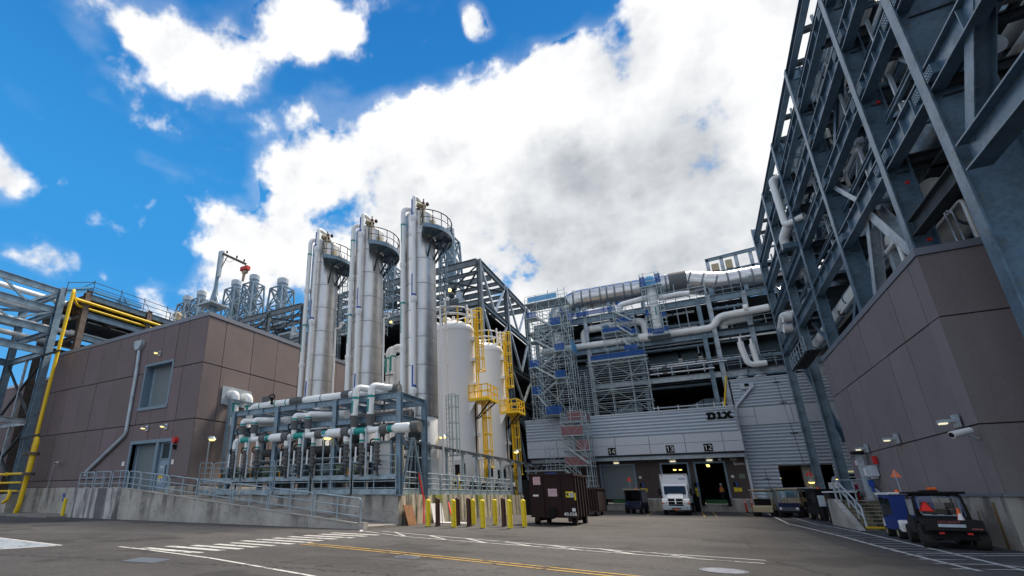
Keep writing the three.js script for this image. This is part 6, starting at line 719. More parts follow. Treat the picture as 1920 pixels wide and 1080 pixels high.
// ---------------------------------------------------------------- equipment frame above the dock, the big duct, pipes
{
  const s = thing('dock_steel_structure', 'open steel frame full of pipes and ducts above the loading dock', 'steel structure', [-2, 10.2, -68]);
  const Z = -63; for (const [x, z, m] of [[-10, Z, M.steelPale], [2.87, Z, M.steel], [3.95, -62.6, M.steelPale], [7.45, Z, M.steelPale], [-4.1, -64.2, M.steel], [-16.6, Z, M.steel], [12.5, Z, M.steel], [-16.6, -73, M.steelDark], [-4, -73, M.steelDark], [4, -73, M.steelDark], [12, -73, M.steelDark]]) part('column', ib([x, 10, z], [x, m === M.steelPale && x < 0 ? 25.4 : 24, z], 0.4, 0.45, [1, 0, 0]), m, s);
  const spans = [-16.6, -10, 2.87, 7.45, 12.5]; for (const y of [23.6, 19.25, 14.55]) for (let i = 0; i + 1 < spans.length; i++) { if (y === 14.55 && i < 1) continue; part('beam', ib([spans[i] + 0.2, y, Z - 0.05], [spans[i + 1] - 0.2, y, Z - 0.05], 0.35, y > 20 ? 0.8 : 0.62, [0, 1, 0]), y < 15 ? M.steelPale : M.steel, s); }
  for (const x of [-16.6, -10, -4.1, 2.87, 7.45]) for (const y of [23.6, 19.25, 14.55]) part('cross_beam', ib([x, y, Z - 0.3], [x, y, -72.8], 0.3, 0.6, [0, 1, 0]), M.steelDark, s);
  for (const y of [23.25, 18.95, 14.2]) part('deck', bx(-18, 14, y - 0.1, y, -79, Z - 0.5), M.steelDark, s);
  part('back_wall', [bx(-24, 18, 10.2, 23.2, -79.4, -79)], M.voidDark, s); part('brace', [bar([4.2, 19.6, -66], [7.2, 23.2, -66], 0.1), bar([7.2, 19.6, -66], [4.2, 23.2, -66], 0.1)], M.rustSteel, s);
  const eq = (x0, x1, y0, y1, z, m, n) => part(n, rbox(x0, x1, y0, y1, z - 2.4, z, 0.06), m, s);
  eq(-13.5, -11, 19, 21.5, -70, M.steelDark, 'equipment_casing'); eq(-8.5, -5.5, 18.95, 20.9, -71, M.steelDark, 'equipment_casing'); eq(-1, 2, 18.95, 20.4, -70, M.rustSteel, 'equipment_casing'); eq(4.8, 7, 18.95, 21.6, -69, M.voidDark, 'equipment_casing'); eq(-3, 2.5, 10.3, 13.6, -76, M.brownWall, 'equipment_casing');
  for (let k = 0; k < 7; k++) part('small_pipe', cyl([-15 + k * 0.7, 21 + (k % 3) * 0.5, -66 - k * 0.6], [9, 21 + (k % 3) * 0.5, -66 - k * 0.6], 0.09 + 0.05 * (k % 2), 0.12, 8), k % 2 ? M.steelDark : M.steel, s);
  part('hanging_tray', [bx(-1.2, 2.4, 20.85, 20.95, -64.5, -64.0), bx(-12, -10.4, 21.0, 21.1, -64, -63.5)], M.lampPale2 || M.whitePlain, s);
  { const runs = [[22.9, -64.4, .16, -9.5, 2.4], [21.5, -65, .28, -12, 6.8], [21.9, -66.5, .4, -9, 2.4], [20.6, -65.6, .2, -15.5, 3.6], [18.4, -63.6, .14, -9.5, 7], [18.5, -64.2, .22, -15, 2.6], [16.4, -63.4, .1, -3.2, 7.2], [13.9, -64.4, .2, -9.6, 2.6], [22.4, -63.3, .18, 4.2, 7.3], [18.6, -63.2, .12, 4.1, 11.5], [16.2, -63.1, .16, 4.1, 9.5], [14.1, -62.9, .14, 4.1, 11]];
    runs.forEach(([y, z, r, x0, x1], i) => { const lv = y > 20 ? 'upper' : y > 15 ? 'middle' : 'lower', o = thing('process_pipe', `${i % 3 ? 'grey' : 'white'} pipe run on the ${lv} level of the dock frame, ${['first', 'second', 'third', 'fourth', 'fifth', 'sixth', 'seventh'][runs.filter((q, n) => n < i && (q[0] > 20) === (y > 20) && (q[0] > 15) === (y > 15)).length]} of its level`, 'pipe', [(x0 + x1) / 2, y - r, z], 'small pipe runs in the dock equipment frame'); part('pipe_run', [cyl([x0, y, z], [x1, y, z], r, r, 12), ...(i % 2 ? [pipe([[mix(x0, x1, 0.3), y, z], [mix(x0, x1, 0.3), y + 0.9, z], [mix(x0, x1, 0.3) + 0.5, y + 0.9, z - 0.6]], r * 0.6, { seg: 8 })] : [cyl([mix(x0, x1, 0.7), y, z], [mix(x0, x1, 0.7), y - 1.0, z], r * 0.6, r * 0.6, 8)])], i % 3 ? M.steel : M.white, o); part('pipe_flange', [0.15, 0.45, 0.8].map((t) => cyl([mix(x0, x1, t), y, z], [mix(x0, x1, t) + 0.18, y, z], r * 1.5, r * 1.5, 12)), M.steel, o); });
    const box = [[-12.6, 19.6, -66, 1.6, 1.9], [-8.6, 19.5, -66.5, 2.2, 1.4], [-2.3, 19.6, -66, 1.3, 2.2], [0.6, 19.5, -66.4, 1.8, 1.2], [5.6, 19.6, -66, 1.4, 2.4], [-7.8, 14.9, -66, 2.2, 1.5], [-14, 14.9, -66, 1.8, 2.6], [5.2, 14.9, -64.5, 1.2, 1.1], [8.8, 14.9, -64.5, 1.6, 1.6], [-6.4, 10.4, -66, 2.6, 2.0], [3.0, 10.4, -64, 0.8, 1.6]];
    box.forEach(([x, y, z, w2, h2], i) => { const o = thing('equipment_skid', `equipment skid on the ${y > 19 ? 'upper' : y > 14 ? 'middle' : 'lowest'} level of the dock frame, ${['first', 'second', 'third', 'fourth', 'fifth'][box.filter((q) => (q[1] > 19) === (y > 19) && (q[1] > 14) === (y > 14) && q[0] < x).length]} from the left`, 'equipment', [x, y, z], 'equipment skids in the dock frame'); part('skid_body', i % 2 ? rbox(x - w2 / 2, x + w2 / 2, y + 0.2, y + h2, z - 1, z, 0.06) : cyl([x - w2 / 2, y + h2 * 0.55, z], [x + w2 / 2, y + h2 * 0.55, z], h2 * 0.42, h2 * 0.42, 18), i % 3 ? M.steelDark : M.steel, o); part('skid_frame', [bx(x - w2 / 2 - 0.1, x + w2 / 2 + 0.1, y, y + 0.2, z - 1, z + 0.1), bx(x - w2 / 2 - 0.1, x - w2 / 2, y, y + h2, z + 0.02, z + 0.12), bx(x + w2 / 2, x + w2 / 2 + 0.1, y, y + h2, z + 0.02, z + 0.12)], M.steel, o); part('skid_valve', [ring([x, y + h2 + 0.2, z], [0.3, 0, 1], 0.22, 0.05, 12), cyl([x, y + h2 * 0.8, z], [x, y + h2 + 0.4, z], 0.08)], M.steelDark, o); });
    for (const [y, z, x0, x1, n] of [[23.95, -62.9, 2.9, 7.4, 'top'], [19.6, -62.6, 4.1, 12, 'middle'], [14.9, -62.7, 4.1, 12, 'lower']]) { const o = thing('frame_walkway', `narrow railed walkway on the ${n} level right of the pale columns`, 'walkway', [(x0 + x1) / 2, y, z]); part('walkway_deck', bx(x0, x1, y, y + 0.08, z, z - 0.7), M.steelDark, o); part('walkway_rail', [0.55, 1.1].map((h) => cyl([x0, y + h, z], [x1, y + h, z], 0.035, 0.035, 6)), M.rail, o); part('rail_post', Array.from({ length: 6 }, (_, k) => cyl([mix(x0, x1, k / 5), y, z], [mix(x0, x1, k / 5), y + 1.1, z], 0.03, 0.03, 6)), M.rail, o); }
    const ct = thing('cable_ladder', 'grey cable ladder crossing the dock frame below the middle beam', 'cable tray', [-3, 18.6, -63.4]); part('ladder_side', [-63.4, -63.8].map((z) => bx(-9.8, 2.7, 18.75, 18.87, z - 0.03, z + 0.03)), M.steelPale, ct); part('ladder_rung', Array.from({ length: 26 }, (_, k) => bx(-9.7 + k * 0.48, -9.65 + k * 0.48, 18.78, 18.82, -63.8, -63.4)), M.steelPale, ct);
    for (const x of [-8.2, -6.4, -4.8, 0.6, 1.6]) solo('drop_conduit', [pipe([[x, 23.2, -63.5], [x, 20.9, -63.5], [x + 0.4, 20.5, -63.5], [x + 0.4, 19.6, -63.5]], 0.06, { bend: 0.2, seg: 6 })], M.steelPale, `thin grey conduit dropping inside the upper dock frame, ${{ '-8.2': 'leftmost', '-6.4': 'second', '-4.8': 'third', 0.6: 'fourth', 1.6: 'rightmost' }[x]} of five`, 'conduit'); }
  const d = thing('exhaust_duct', 'huge shiny banded metal duct running along the top of the dock frame', 'duct', [-4, 24, -65]);
  const path = [[-14.2, 20.5, -66.2], [-14.0, 26.0, -65.6], [-11.6, 27.35, -65], [2.4, 27.0, -65], [5.4, 25.95, -65], [14, 25.8, -65]];
  part('duct_skin', pipe(path, 1.45, { bend: 1.6, seg: 32 }), M.duct, d);
  const bandAt = (p, q, t) => { const a = V(...p), b = V(...q), c = a.clone().lerp(b, t), n = b.clone().sub(a).normalize().multiplyScalar(0.1); return cyl(c.clone().sub(n), c.clone().add(n), 1.5, 1.5, 28); };
  for (const t of [0.02, 0.10, 0.18, 0.27, 0.33, 0.40, 0.48, 0.545, 0.62, 0.69, 0.76, 0.83]) part('duct_band', bandAt(path[2], path[3], t), M.ductBand, d); for (const t of [0.05, 0.5, 0.95]) part('duct_band', bandAt(path[3], path[4], t), M.ductBand, d); for (const t of [0.12, 0.26, 0.4, 0.54]) part('duct_band', bandAt(path[4], path[5], t), M.ductBand, d); part('duct_band', bandAt(path[1], path[2], 0.55), M.ductBand, d);
  part('duct_sleeve', cyl([0.35, 27.05, -65], [2.3, 27.0, -65], 1.52, 1.52, 28), M.lagging, d); part('duct_saddle', [-11, -7, -3, 4.5, 8].map((x) => bx(x - 0.2, x + 0.2, 23.6, 25.9, -66.2, -63.9)), M.steel, d);
  const pp = (label, pts, r, m, bend, extra) => { const ys = Math.min(...pts.map((p) => p[1])); const o = thing('process_pipe', label, 'pipe', [pts[0][0], ys - r, pts[0][2]]); part('pipe_run', pipe(pts, r, { bend, seg: 16 }), m, o); if (extra) extra(o); };
  pp('white looped pipe high in the dock frame with a blue valve', [[-10.45, 20.4, -63.8], [-10.45, 22.5, -63.8], [-3.1, 22.55, -63.8], [-3.1, 20.4, -63.8]], 0.5, M.white, 1.0, (o) => { part('valve', [cyl([-7.6, 22.2, -63.4], [-7.6, 22.2, -63.0], 0.38, 0.38, 14)], std([0.03, 0.15, 0.28], 0.5), o); part('valve_collar', cyl([-7.9, 22.53, -63.8], [-6.9, 22.53, -63.8], 0.6, 0.6, 16), M.white, o); part('branch', [cyl([-7.4, 22.9, -63.8], [-7.4, 23.3, -63.8], 0.18), cyl([-9.4, 22.9, -63.8], [-9.4, 23.4, -63.8], 0.12)], M.white, o); });
  pp('long white pipe along the middle level of the dock frame', [[-16, 20.0, -62.75], [3.9, 20.0, -62.75], [4.6, 21.2, -62.75], [9.4, 21.4, -62.75]], 0.42, M.white, 1.2, (o) => part('pipe_flange', [cyl([-4.0, 20, -62.75], [-2.7, 20, -62.75], 0.58, 0.58, 16), cyl([7.1, 21.62, -62.75], [7.5, 21.64, -62.75], 0.56, 0.56, 16)], M.white, o));
  pp('second white elbow pipe tucked under the right end of the middle pipe', [[4.9, 19.6, -63.6], [5.0, 20.6, -63.6], [7.8, 20.9, -63.6]], 0.42, M.white, 0.9);
  { const o = thing('vertical_vent_pipe', 'thick white vertical pipe wrapped by scaffold in front of the duct', 'pipe', [-1.7, 19.9, -62]); part('pipe_run', cyl([-1.7, 20.0, -62], [-1.7, 26.0, -62], 0.48, 0.52, 18), M.white, o); part('pipe_flange', cyl([-1.7, 25.8, -62], [-1.7, 26.05, -62], 0.8, 0.8, 18), M.steelPale, o); part('pipe_elbow', pipe([[-1.7, 26.05, -62], [-1.7, 27.2, -62], [-1.7, 27.3, -64]], 0.62, { bend: 0.8 }), M.netSky, o); part('teal_tape', bx(-1.66, -1.52, 22.2, 23.3, -61.5, -61.46), M.teal, o); }
  pp('white branch pipe wrapped in blue sheeting under the duct, left of the scaffold', [[-5.6, 23.6, -62.4], [-5.6, 24.6, -62.4], [-2.0, 25.0, -62.4]], 0.36, M.white, 0.5); pp('white tapered branch pipe right of the scaffolded riser', [[-1.0, 24.6, -62.4], [1.4, 24.7, -62.4], [2.2, 24.5, -62.4]], 0.34, M.white, 0.5);
  { const o = thing('horizontal_vessel', 'long grey-blue horizontal vessel with white bands in the dock frame', 'vessel', [-1, 15, -66]); part('vessel_shell', cyl([-13, 17.2, -66], [2.5, 17.2, -66], 1.3, 1.3, 28), M.vesselGrey, o); for (const x of [-0.1, 2.0]) { part('vessel_strap', cyl([x, 17.2, -66], [x + 0.25, 17.2, -66], 1.34, 1.34, 28), M.black, o); part('white_band', [bx(x - 0.05, x + 0.35, 16.9, 17.05, -64.7, -64.6), bx(x - 0.05, x + 0.35, 17.15, 17.3, -64.72, -64.62)], M.whitePlain, o); } part('vessel_saddle', [-11, -6, -1].map((x) => bx(x - 0.3, x + 0.3, 14.9, 16.5, -67, -65)), M.steelDark, o); const q = thing('horizontal_vessel', 'second grey-blue vessel right of the pale column in the dock frame', 'vessel', [6, 15, -66]); part('vessel_shell', cyl([4.2, 17.3, -66], [11, 17.3, -66], 1.25, 1.25, 28), M.vesselGrey, q); part('vessel_end', ball(4.2, 17.3, -66, 1.25, 0.5, 1, 1), M.vesselGrey, q); }
  for (const [y, z, r, x1, n] of [[15.95, -62.6, 0.13, 4.5, 'upper'], [15.25, -62.5, 0.12, 3.2, 'lower']]) { const o = thing('silver_pipe', `${n} slim shiny pipe run below the grey vessel`, 'pipe', [0, y - r, z]); part('pipe_run', cyl([-3.4, y, z], [x1, y, z], r, r, 10), M.duct, o); part('pipe_hanger', [-2.5, -1, 0.6, 2.2].map((x) => bx(x - 0.05, x + 0.05, y - 0.3, y + 0.25, z - 0.05, z + 0.15)), M.steelPale, o); part('pipe_sleeve', cyl([-2, y, z], [-1.5, y, z], r * 1.5, r * 1.5, 10), M.lagging, o); }
  pp('bent pale twin pipe, left one, over the ribbed roof at the right', [[6.0, 17.6, -61.6], [6.0, 16.9, -61.6], [6.3, 14.9, -61.6], [7.9, 15.0, -61.6]], 0.3, M.white, 0.7, (o) => part('nozzle', cyl([6.0, 17.6, -61.6], [6.0, 18.2, -61.6], 0.14, 0.14, 10), M.white, o)); pp('bent pale twin pipe, right one, over the ribbed roof at the right', [[7.0, 17.3, -61.9], [7.0, 16.8, -61.9], [7.1, 15.2, -61.9]], 0.26, M.white, 0.5, (o) => part('nozzle', [cyl([7.0, 17.3, -61.9], [7.0, 17.9, -61.9], 0.12, 0.12, 10), cyl([6.1, 18.2, -61.9], [7.1, 18.3, -61.9], 0.06)], M.white, o));
  [[5.6, 'left'], [7.2, 'right']].forEach(([x, n]) => { const o = thing('roof_fan', `${n} round ribbed fan cowl on the tall ribbed roof`, 'roof fan', [x, 13.6, -63]); part('cowl', [lathe([[0.3, 13.4], [0.55, 13.7], [0.6, 14.0], [0.4, 14.3], [0, 14.4]], x, 0, -63, 18)], M.steelPale, o); part('cowl_ring', [ring([x, 13.75, -63], [0, 1, 0], 0.58, 0.04, 18), ring([x, 14.05, -63], [0, 1, 0], 0.6, 0.04, 18)], M.steelDark, o); });
  { const o = thing('sloped_duct', 'blue-grey sloped duct section standing on the dock roof', 'duct', [0, 10.3, -68]); part('duct_casing', extr([[-4, 10.25], [4.2, 10.25], [4.2, 12.6], [1.6, 12.6], [-0.4, 11.5], [-4, 11.0]], 2.0, 0.02).translate(0, 0, -69), M.frameBlue, o); part('duct_seam', [bx(1.55, 1.65, 10.3, 12.6, -66.98, -66.92), bx(-0.45, -0.35, 10.3, 11.5, -66.98, -66.92)], M.steelDark, o); }
  { const o = thing('roof_edge_rail', 'thin pale pipe on stubs along the dock roof edge', 'pipe', [0, 10.5, -60.6]); part('pipe_run', cyl([-3.6, 10.95, -60.6], [3.7, 10.95, -60.6], 0.07, 0.07, 8), M.steelPale, o); part('pipe_stub', [-3, -1, 0.8, 2.4, 3.2].map((x) => bx(x - 0.04, x + 0.04, 10.4, 11.15, -60.65, -60.55)), M.whitePlain, o); }
  part('handrail', [15.6, 16.4].map((y) => cyl([-3.2, y, -62.2], [9, y, -62.2], 0.03, 0.03, 5)), M.rail, s); for (let k = 0; k < 7; k++) part('rail_post', cyl([-2.8 + k * 1.7, 15, -62.2], [-2.8 + k * 1.7, 16.5, -62.2], 0.03, 0.03, 5), M.rail, s);
  // frame top behind the duct at the right
  const t = thing('roof_pipe_rack', 'short steel rack with pale uprights rising behind the duct', 'steel structure', [7, 26, -70]); for (const x of [5.2, 6.8, 8.4, 10]) part('upright', ib([x, 24, -70], [x, 31.6, -70], 0.3, 0.4, [1, 0, 0]), M.steelPale, t); part('top_beam', [ib([5, 31.5, -70], [12, 31.9, -70], 0.3, 0.4, [0, 1, 0]), ib([5, 29.5, -70], [12, 29.7, -70], 0.2, 0.3, [0, 1, 0])], M.steel, t); part('fan_box', [rbox(5.6, 6.4, 29.8, 30.8, -70.5, -69.8, 0.05), rbox(7.2, 7.9, 29.8, 31, -70.5, -69.8, 0.05)], M.cream, t);
}

// ---------------------------------------------------------------- scaffolds
function scaffold(name, label, xs, zs, ys, { stairs = [], decks = [], nets = [], braces = true, top = 1.1, m = M.scaffold, rails = [] } = {}) {
  const o = thing(name, label, 'scaffold', [(xs[0] + xs[xs.length - 1]) / 2, ys[0], (zs[0] + zs[zs.length - 1]) / 2]), r = 0.045, Y1 = ys[ys.length - 1] + top;
  for (const x of xs) for (const z of zs) part('standard', cyl([x, ys[0], z], [x, Y1 + (Math.sin(x * 9.1 + z * 5.7) * 0.3), z], r, r, 6), m, o);
  ys.forEach((y) => { part('ledger', [...zs.map((z) => cyl([xs[0] - 0.2, y, z], [xs[xs.length - 1] + 0.2, y, z], r * 0.8, r * 0.8, 5)), ...xs.map((x) => cyl([x, y, zs[0] + 0.2], [x, y, zs[zs.length - 1] - 0.2], r * 0.8, r * 0.8, 5)), ...zs.map((z) => cyl([xs[0], y + 0.55, z], [xs[xs.length - 1], y + 0.55, z], r * 0.6, r * 0.6, 5)), ...zs.map((z) => cyl([xs[0], y + 1.05, z], [xs[xs.length - 1], y + 1.05, z], r * 0.6, r * 0.6, 5))], m, o); });
  if (braces) for (let i = 0; i + 1 < xs.length; i++) for (let k = 0; k + 1 < ys.length; k++) part('brace', cyl([xs[i], (i + k) % 2 ? ys[k] : ys[k + 1], zs[0] + 0.04], [xs[i + 1], (i + k) % 2 ? ys[k + 1] : ys[k], zs[0] + 0.04], r * 0.7, r * 0.7, 5), m, o);
  for (const [x0, x1, y, z0, z1] of decks) part('deck', bx(x0, x1, y, y + 0.09, z0, z1), m, o);
  for (const [x0, y0, x1, y1, z] of stairs) { const st = part('stair_flight', [0, 0.7].map((d) => sweep(rectP(0.05, 0.2), [x0, y0, z - d], [x1, y1, z - d])), m, o); part('tread', Array.from({ length: 9 }, (_, k) => bx(mix(x0, x1, (k + 0.5) / 9) - 0.12, mix(x0, x1, (k + 0.5) / 9) + 0.12, mix(y0, y1, (k + 0.5) / 9), mix(y0, y1, (k + 0.5) / 9) + 0.04, z - 0.68, z - 0.02)), m, st); part('stair_rail', [0.6, 1.05].map((h) => cyl([x0, y0 + h, z + 0.02], [x1, y1 + h, z + 0.02], 0.035, 0.035, 5)), m, st); }
  for (const [x0, x1, y0, y1, z, mm, zb] of nets) part('sheeting', zb === undefined ? bx(x0, x1, y0, y1, z, z + 0.015) : bx(x0, x0 + 0.015, y0, y1, z, zb), mm || M.net, o);
  for (const [x0, x1, y, z] of rails) part('lattice_girder', [cyl([x0, y, z], [x1, y, z], 0.04, 0.04, 5), cyl([x0, y - 0.45, z], [x1, y - 0.45, z], 0.04, 0.04, 5), ...Array.from({ length: Math.round((x1 - x0) / 0.4) }, (_, k) => cyl([x0 + k * 0.4, k % 2 ? y : y - 0.45, z], [x0 + (k + 1) * 0.4, k % 2 ? y - 0.45 : y, z], 0.025, 0.025, 4))], m, o);
  return o;
}
{
  const ys = [10.6, 12.6, 14.6, 16.9, 18.6, 20.4, 22.1, 23.7, 25.6];
  scaffold('stair_scaffold', 'tall scaffold stair tower with blue sheeting left of the dock frame', [-16.6, -15.1, -13.5, -12.2, -11.4], [-58.6, -60, -61.4], ys, {
    stairs: [[-15.2, 23.5, -13.4, 22.05, -58.5], [-15.5, 20.4, -13.2, 18.7, -58.5], [-13.2, 22.0, -15.4, 20.4, -59.4], [-13.3, 18.6, -15.6, 17.0, -59.4], [-15.9, 17.0, -13.5, 15.3, -58.5], [-13.5, 15.2, -15.8, 13.5, -59.4], [-15.9, 13.4, -14.2, 10.8, -58.5]],
    decks: [[-16.7, -15.1, 23.5, -58.5, -60], [-13.6, -12.1, 22.0, -58.5, -60], [-16.4, -15.3, 20.3, -58.5, -60], [-13.4, -12, 18.6, -58.5, -60], [-16.6, -15.4, 16.9, -58.5, -60], [-13.7, -12.2, 15.2, -58.5, -60], [-16.6, -15.4, 13.4, -58.5, -60], [-16.6, -11.4, 25.6, -58.6, -61.4], [-14.8, -13, 10.7, -58, -60]],
    nets: [[-16.2, -12.4, 25.75, 26.5, -58.55, M.netSky], [-13.5, -12.3, 22.1, 23.1, -58.5], [-12.3, -12.3, 23.6, 24.9, -58.6, M.net, -61.4], [-11.4, -11.4, 22.9, 24.2, -58.6, M.net, -62], [-13.3, -12.1, 18.7, 19.6, -58.5], [-11.3, -11.3, 18.7, 20.0, -58.6, M.netSky, -62], [-16.6, -15.4, 17.0, 17.9, -58.5], [-13.6, -12.3, 15.3, 16.2, -58.5], [-16.5, -15.4, 13.5, 14.5, -58.5], [-14.9, -13.0, 10.8, 11.8, -57.9], [-16.4, -15.2, 23.6, 24.4, -58.5]], rails: [[-16.6, -13.5, 16.1, -58.5]] });
  scaffold('deck_scaffold', 'wide scaffold deck with blue sheeting on a braced tube tower over the dock', [-9.6, -7.6, -5.3, -3.5], [-61, -62.2], [10.6, 12.1, 13.6, 15.2, 16.8], { decks: [[-9.7, -3.4, 17.35, -60.9, -62.3], [-9.6, -5.3, 13.6, -61, -62], [-5.3, -3.5, 15.2, -61, -62], [-7, -3.5, 12.1, -61, -62]], nets: [[-9.6, -3.5, 17.5, 18.1, -60.95], [-5.6, -4.2, 18.2, 18.9, -60.96], [-3.5, -3.5, 17.5, 18.9, -60.9, M.net, -62.2]], rails: [[-10.2, -3.2, 17.3, -60.9], [-10.2, -3.2, 17.3, -62.2]], top: 2.4 });
  scaffold('riser_scaffold', 'narrow scaffold with blue sheeting around the white vertical pipe', [-2.75, -2.35, -1.05, -0.65], [-61.2, -62.8], [19.6, 20.6, 21.6, 22.6, 23.6, 24.6, 25.6, 26.6], { braces: false, decks: [[-2.9, -0.5, 19.6, -61.1, -62.8], [-2.9, -0.5, 25.9, -61.1, -62.8]], nets: [[-2.8, -2.35, 20, 20.6, -61.15], [-1.05, -0.6, 20, 20.6, -61.15], [-2.8, -2.35, 22.2, 22.9, -61.15], [-1.05, -0.6, 21.8, 22.4, -61.15], [-2.8, -2.2, 26.0, 27.3, -61.15], [-1.1, -0.5, 26.2, 27.4, -61.15], [-2.3, -1.1, 19.8, 20.5, -61.3]] });
  scaffold('access_scaffold', 'small scaffold stair with blue sheeting on the dock frame middle level', [-7.9, -6.4, -4.9, -4.1], [-61.8, -63.2], [18.9, 20.4, 22.0, 23.4], { stairs: [[-6.2, 23.6, -4.4, 22.2, -61.7], [-6.2, 21.8, -4.5, 20.2, -61.7], [-5.9, 19.9, -4.3, 18.4, -61.7]], decks: [[-8, -5.9, 21.0, -61.7, -63], [-4.9, -4.0, 20.3, -61.7, -63]], nets: [[-7.9, -5, 21.1, 21.6, -61.75], [-6.1, -4.4, 22.1, 22.7, -61.75], [-5, -4.1, 20.4, 21.1, -61.75]], top: 0.8, braces: false });
  scaffold('edge_scaffold', 'line of scaffold guard rail with blue sheeting under the duct', [-11.6, -9.6, -7.6, -6.2], [-62.7, -63.6], [24.0], { nets: [[-11.6, -6.2, 24.1, 24.7, -62.65], [-6, -3.2, 24.5, 25.2, -62.6], [-0.5, 1.7, 24.3, 24.9, -62.6]], braces: false });
  scaffold('edge_scaffold', 'scaffold guard rail on the frame top right of the white riser', [-0.4, 0.7, 2.2, 3.9], [-62.3, -63.4], [24.1], { braces: false, top: 1.9 });
  scaffold('filler_scaffold', 'dense grey scaffold bay between the stair tower and the deck scaffold', [-11.3, -10.6, -9.9], [-61.2, -62.4], [10.6, 11.4, 12.2, 13, 13.8, 14.6, 15.4], { braces: false, top: 0.6 });
  scaffold('pink_sheeted_scaffold', 'scaffold stair tower with faded pink sheeting in front of the dock wall', [-13, -11.9, -10.7, -10.2], [-56.8, -58, -59.2], [0.05, 2.6, 4.7, 6.4, 8.0, 9.6], { stairs: [[-12.6, 8.7, -11.1, 6.4, -57.4], [-12.8, 7.0, -10.4, 4.9, -56.7], [-10.6, 4.6, -12.6, 6.4, -58.2], [-13, 4.3, -10.8, 2.2, -56.7]], decks: [[-13.1, -10.6, 8.0, -56.7, -58.2], [-13, -10.6, 4.7, -56.7, -58.2], [-12, -10.2, 6.3, -56.7, -58.2], [-13, -10.7, 9.6, -57.5, -59.2]], nets: [[-13.05, -10.7, 8.1, 9.1, -56.75, M.netPink], [-11.5, -10.25, 6.3, 7.5, -56.78, M.netPink], [-13, -10.6, 4.8, 5.7, -56.75, M.netPink], [-12.4, -10.7, 9.9, 10.9, -57.5, M.netPink], [-10.2, -10.2, 9.5, 10.6, -56.8, M.netPink, -59], [-11.8, -10.9, 6.6, 7.0, -57.6, M.netPink]], top: 1.4 });
  const tb = thing('scaffold_outrigger', 'low scaffold frame with slanting stay cables left of the pink sheeting', 'scaffold', [-15, 3, -57.5]); part('stay', [[-16.8, 3.9, -13.2, 9.4], [-16.2, 4.1, -13.1, 8.6], [-15.6, 4.2, -13.1, 7.6], [-16.0, 7.3, -13.2, 4.6]].map(([a, b, c, d]) => cyl([a, b, -57.4], [c, d, -57.2], 0.025, 0.025, 5)), M.scaffold, tb); part('standard', [-15.3, -14.8, -14.3, -13.8].map((x) => cyl([x, 4.3, -57.5], [x, 7.2 - (x + 15.3) * 0.3, -57.5], 0.035, 0.035, 5)), M.scaffold, tb); part('ledger', [4.6, 4.9, 5.4].map((y) => cyl([-15.4, y, -57.5], [-13, y, -57.5], 0.035, 0.035, 5)), M.scaffold, tb); part('gantry', [bx(-17.8, -13, 4.25, 4.4, -57.2, -57.9), cyl([-17.8, 4.9, -57.2], [-13, 4.9, -57.2], 0.04, 0.04, 5), cyl([-17, 0, -57.5], [-17, 4.3, -57.5], 0.05, 0.05, 6)], M.scaffold, tb);
}

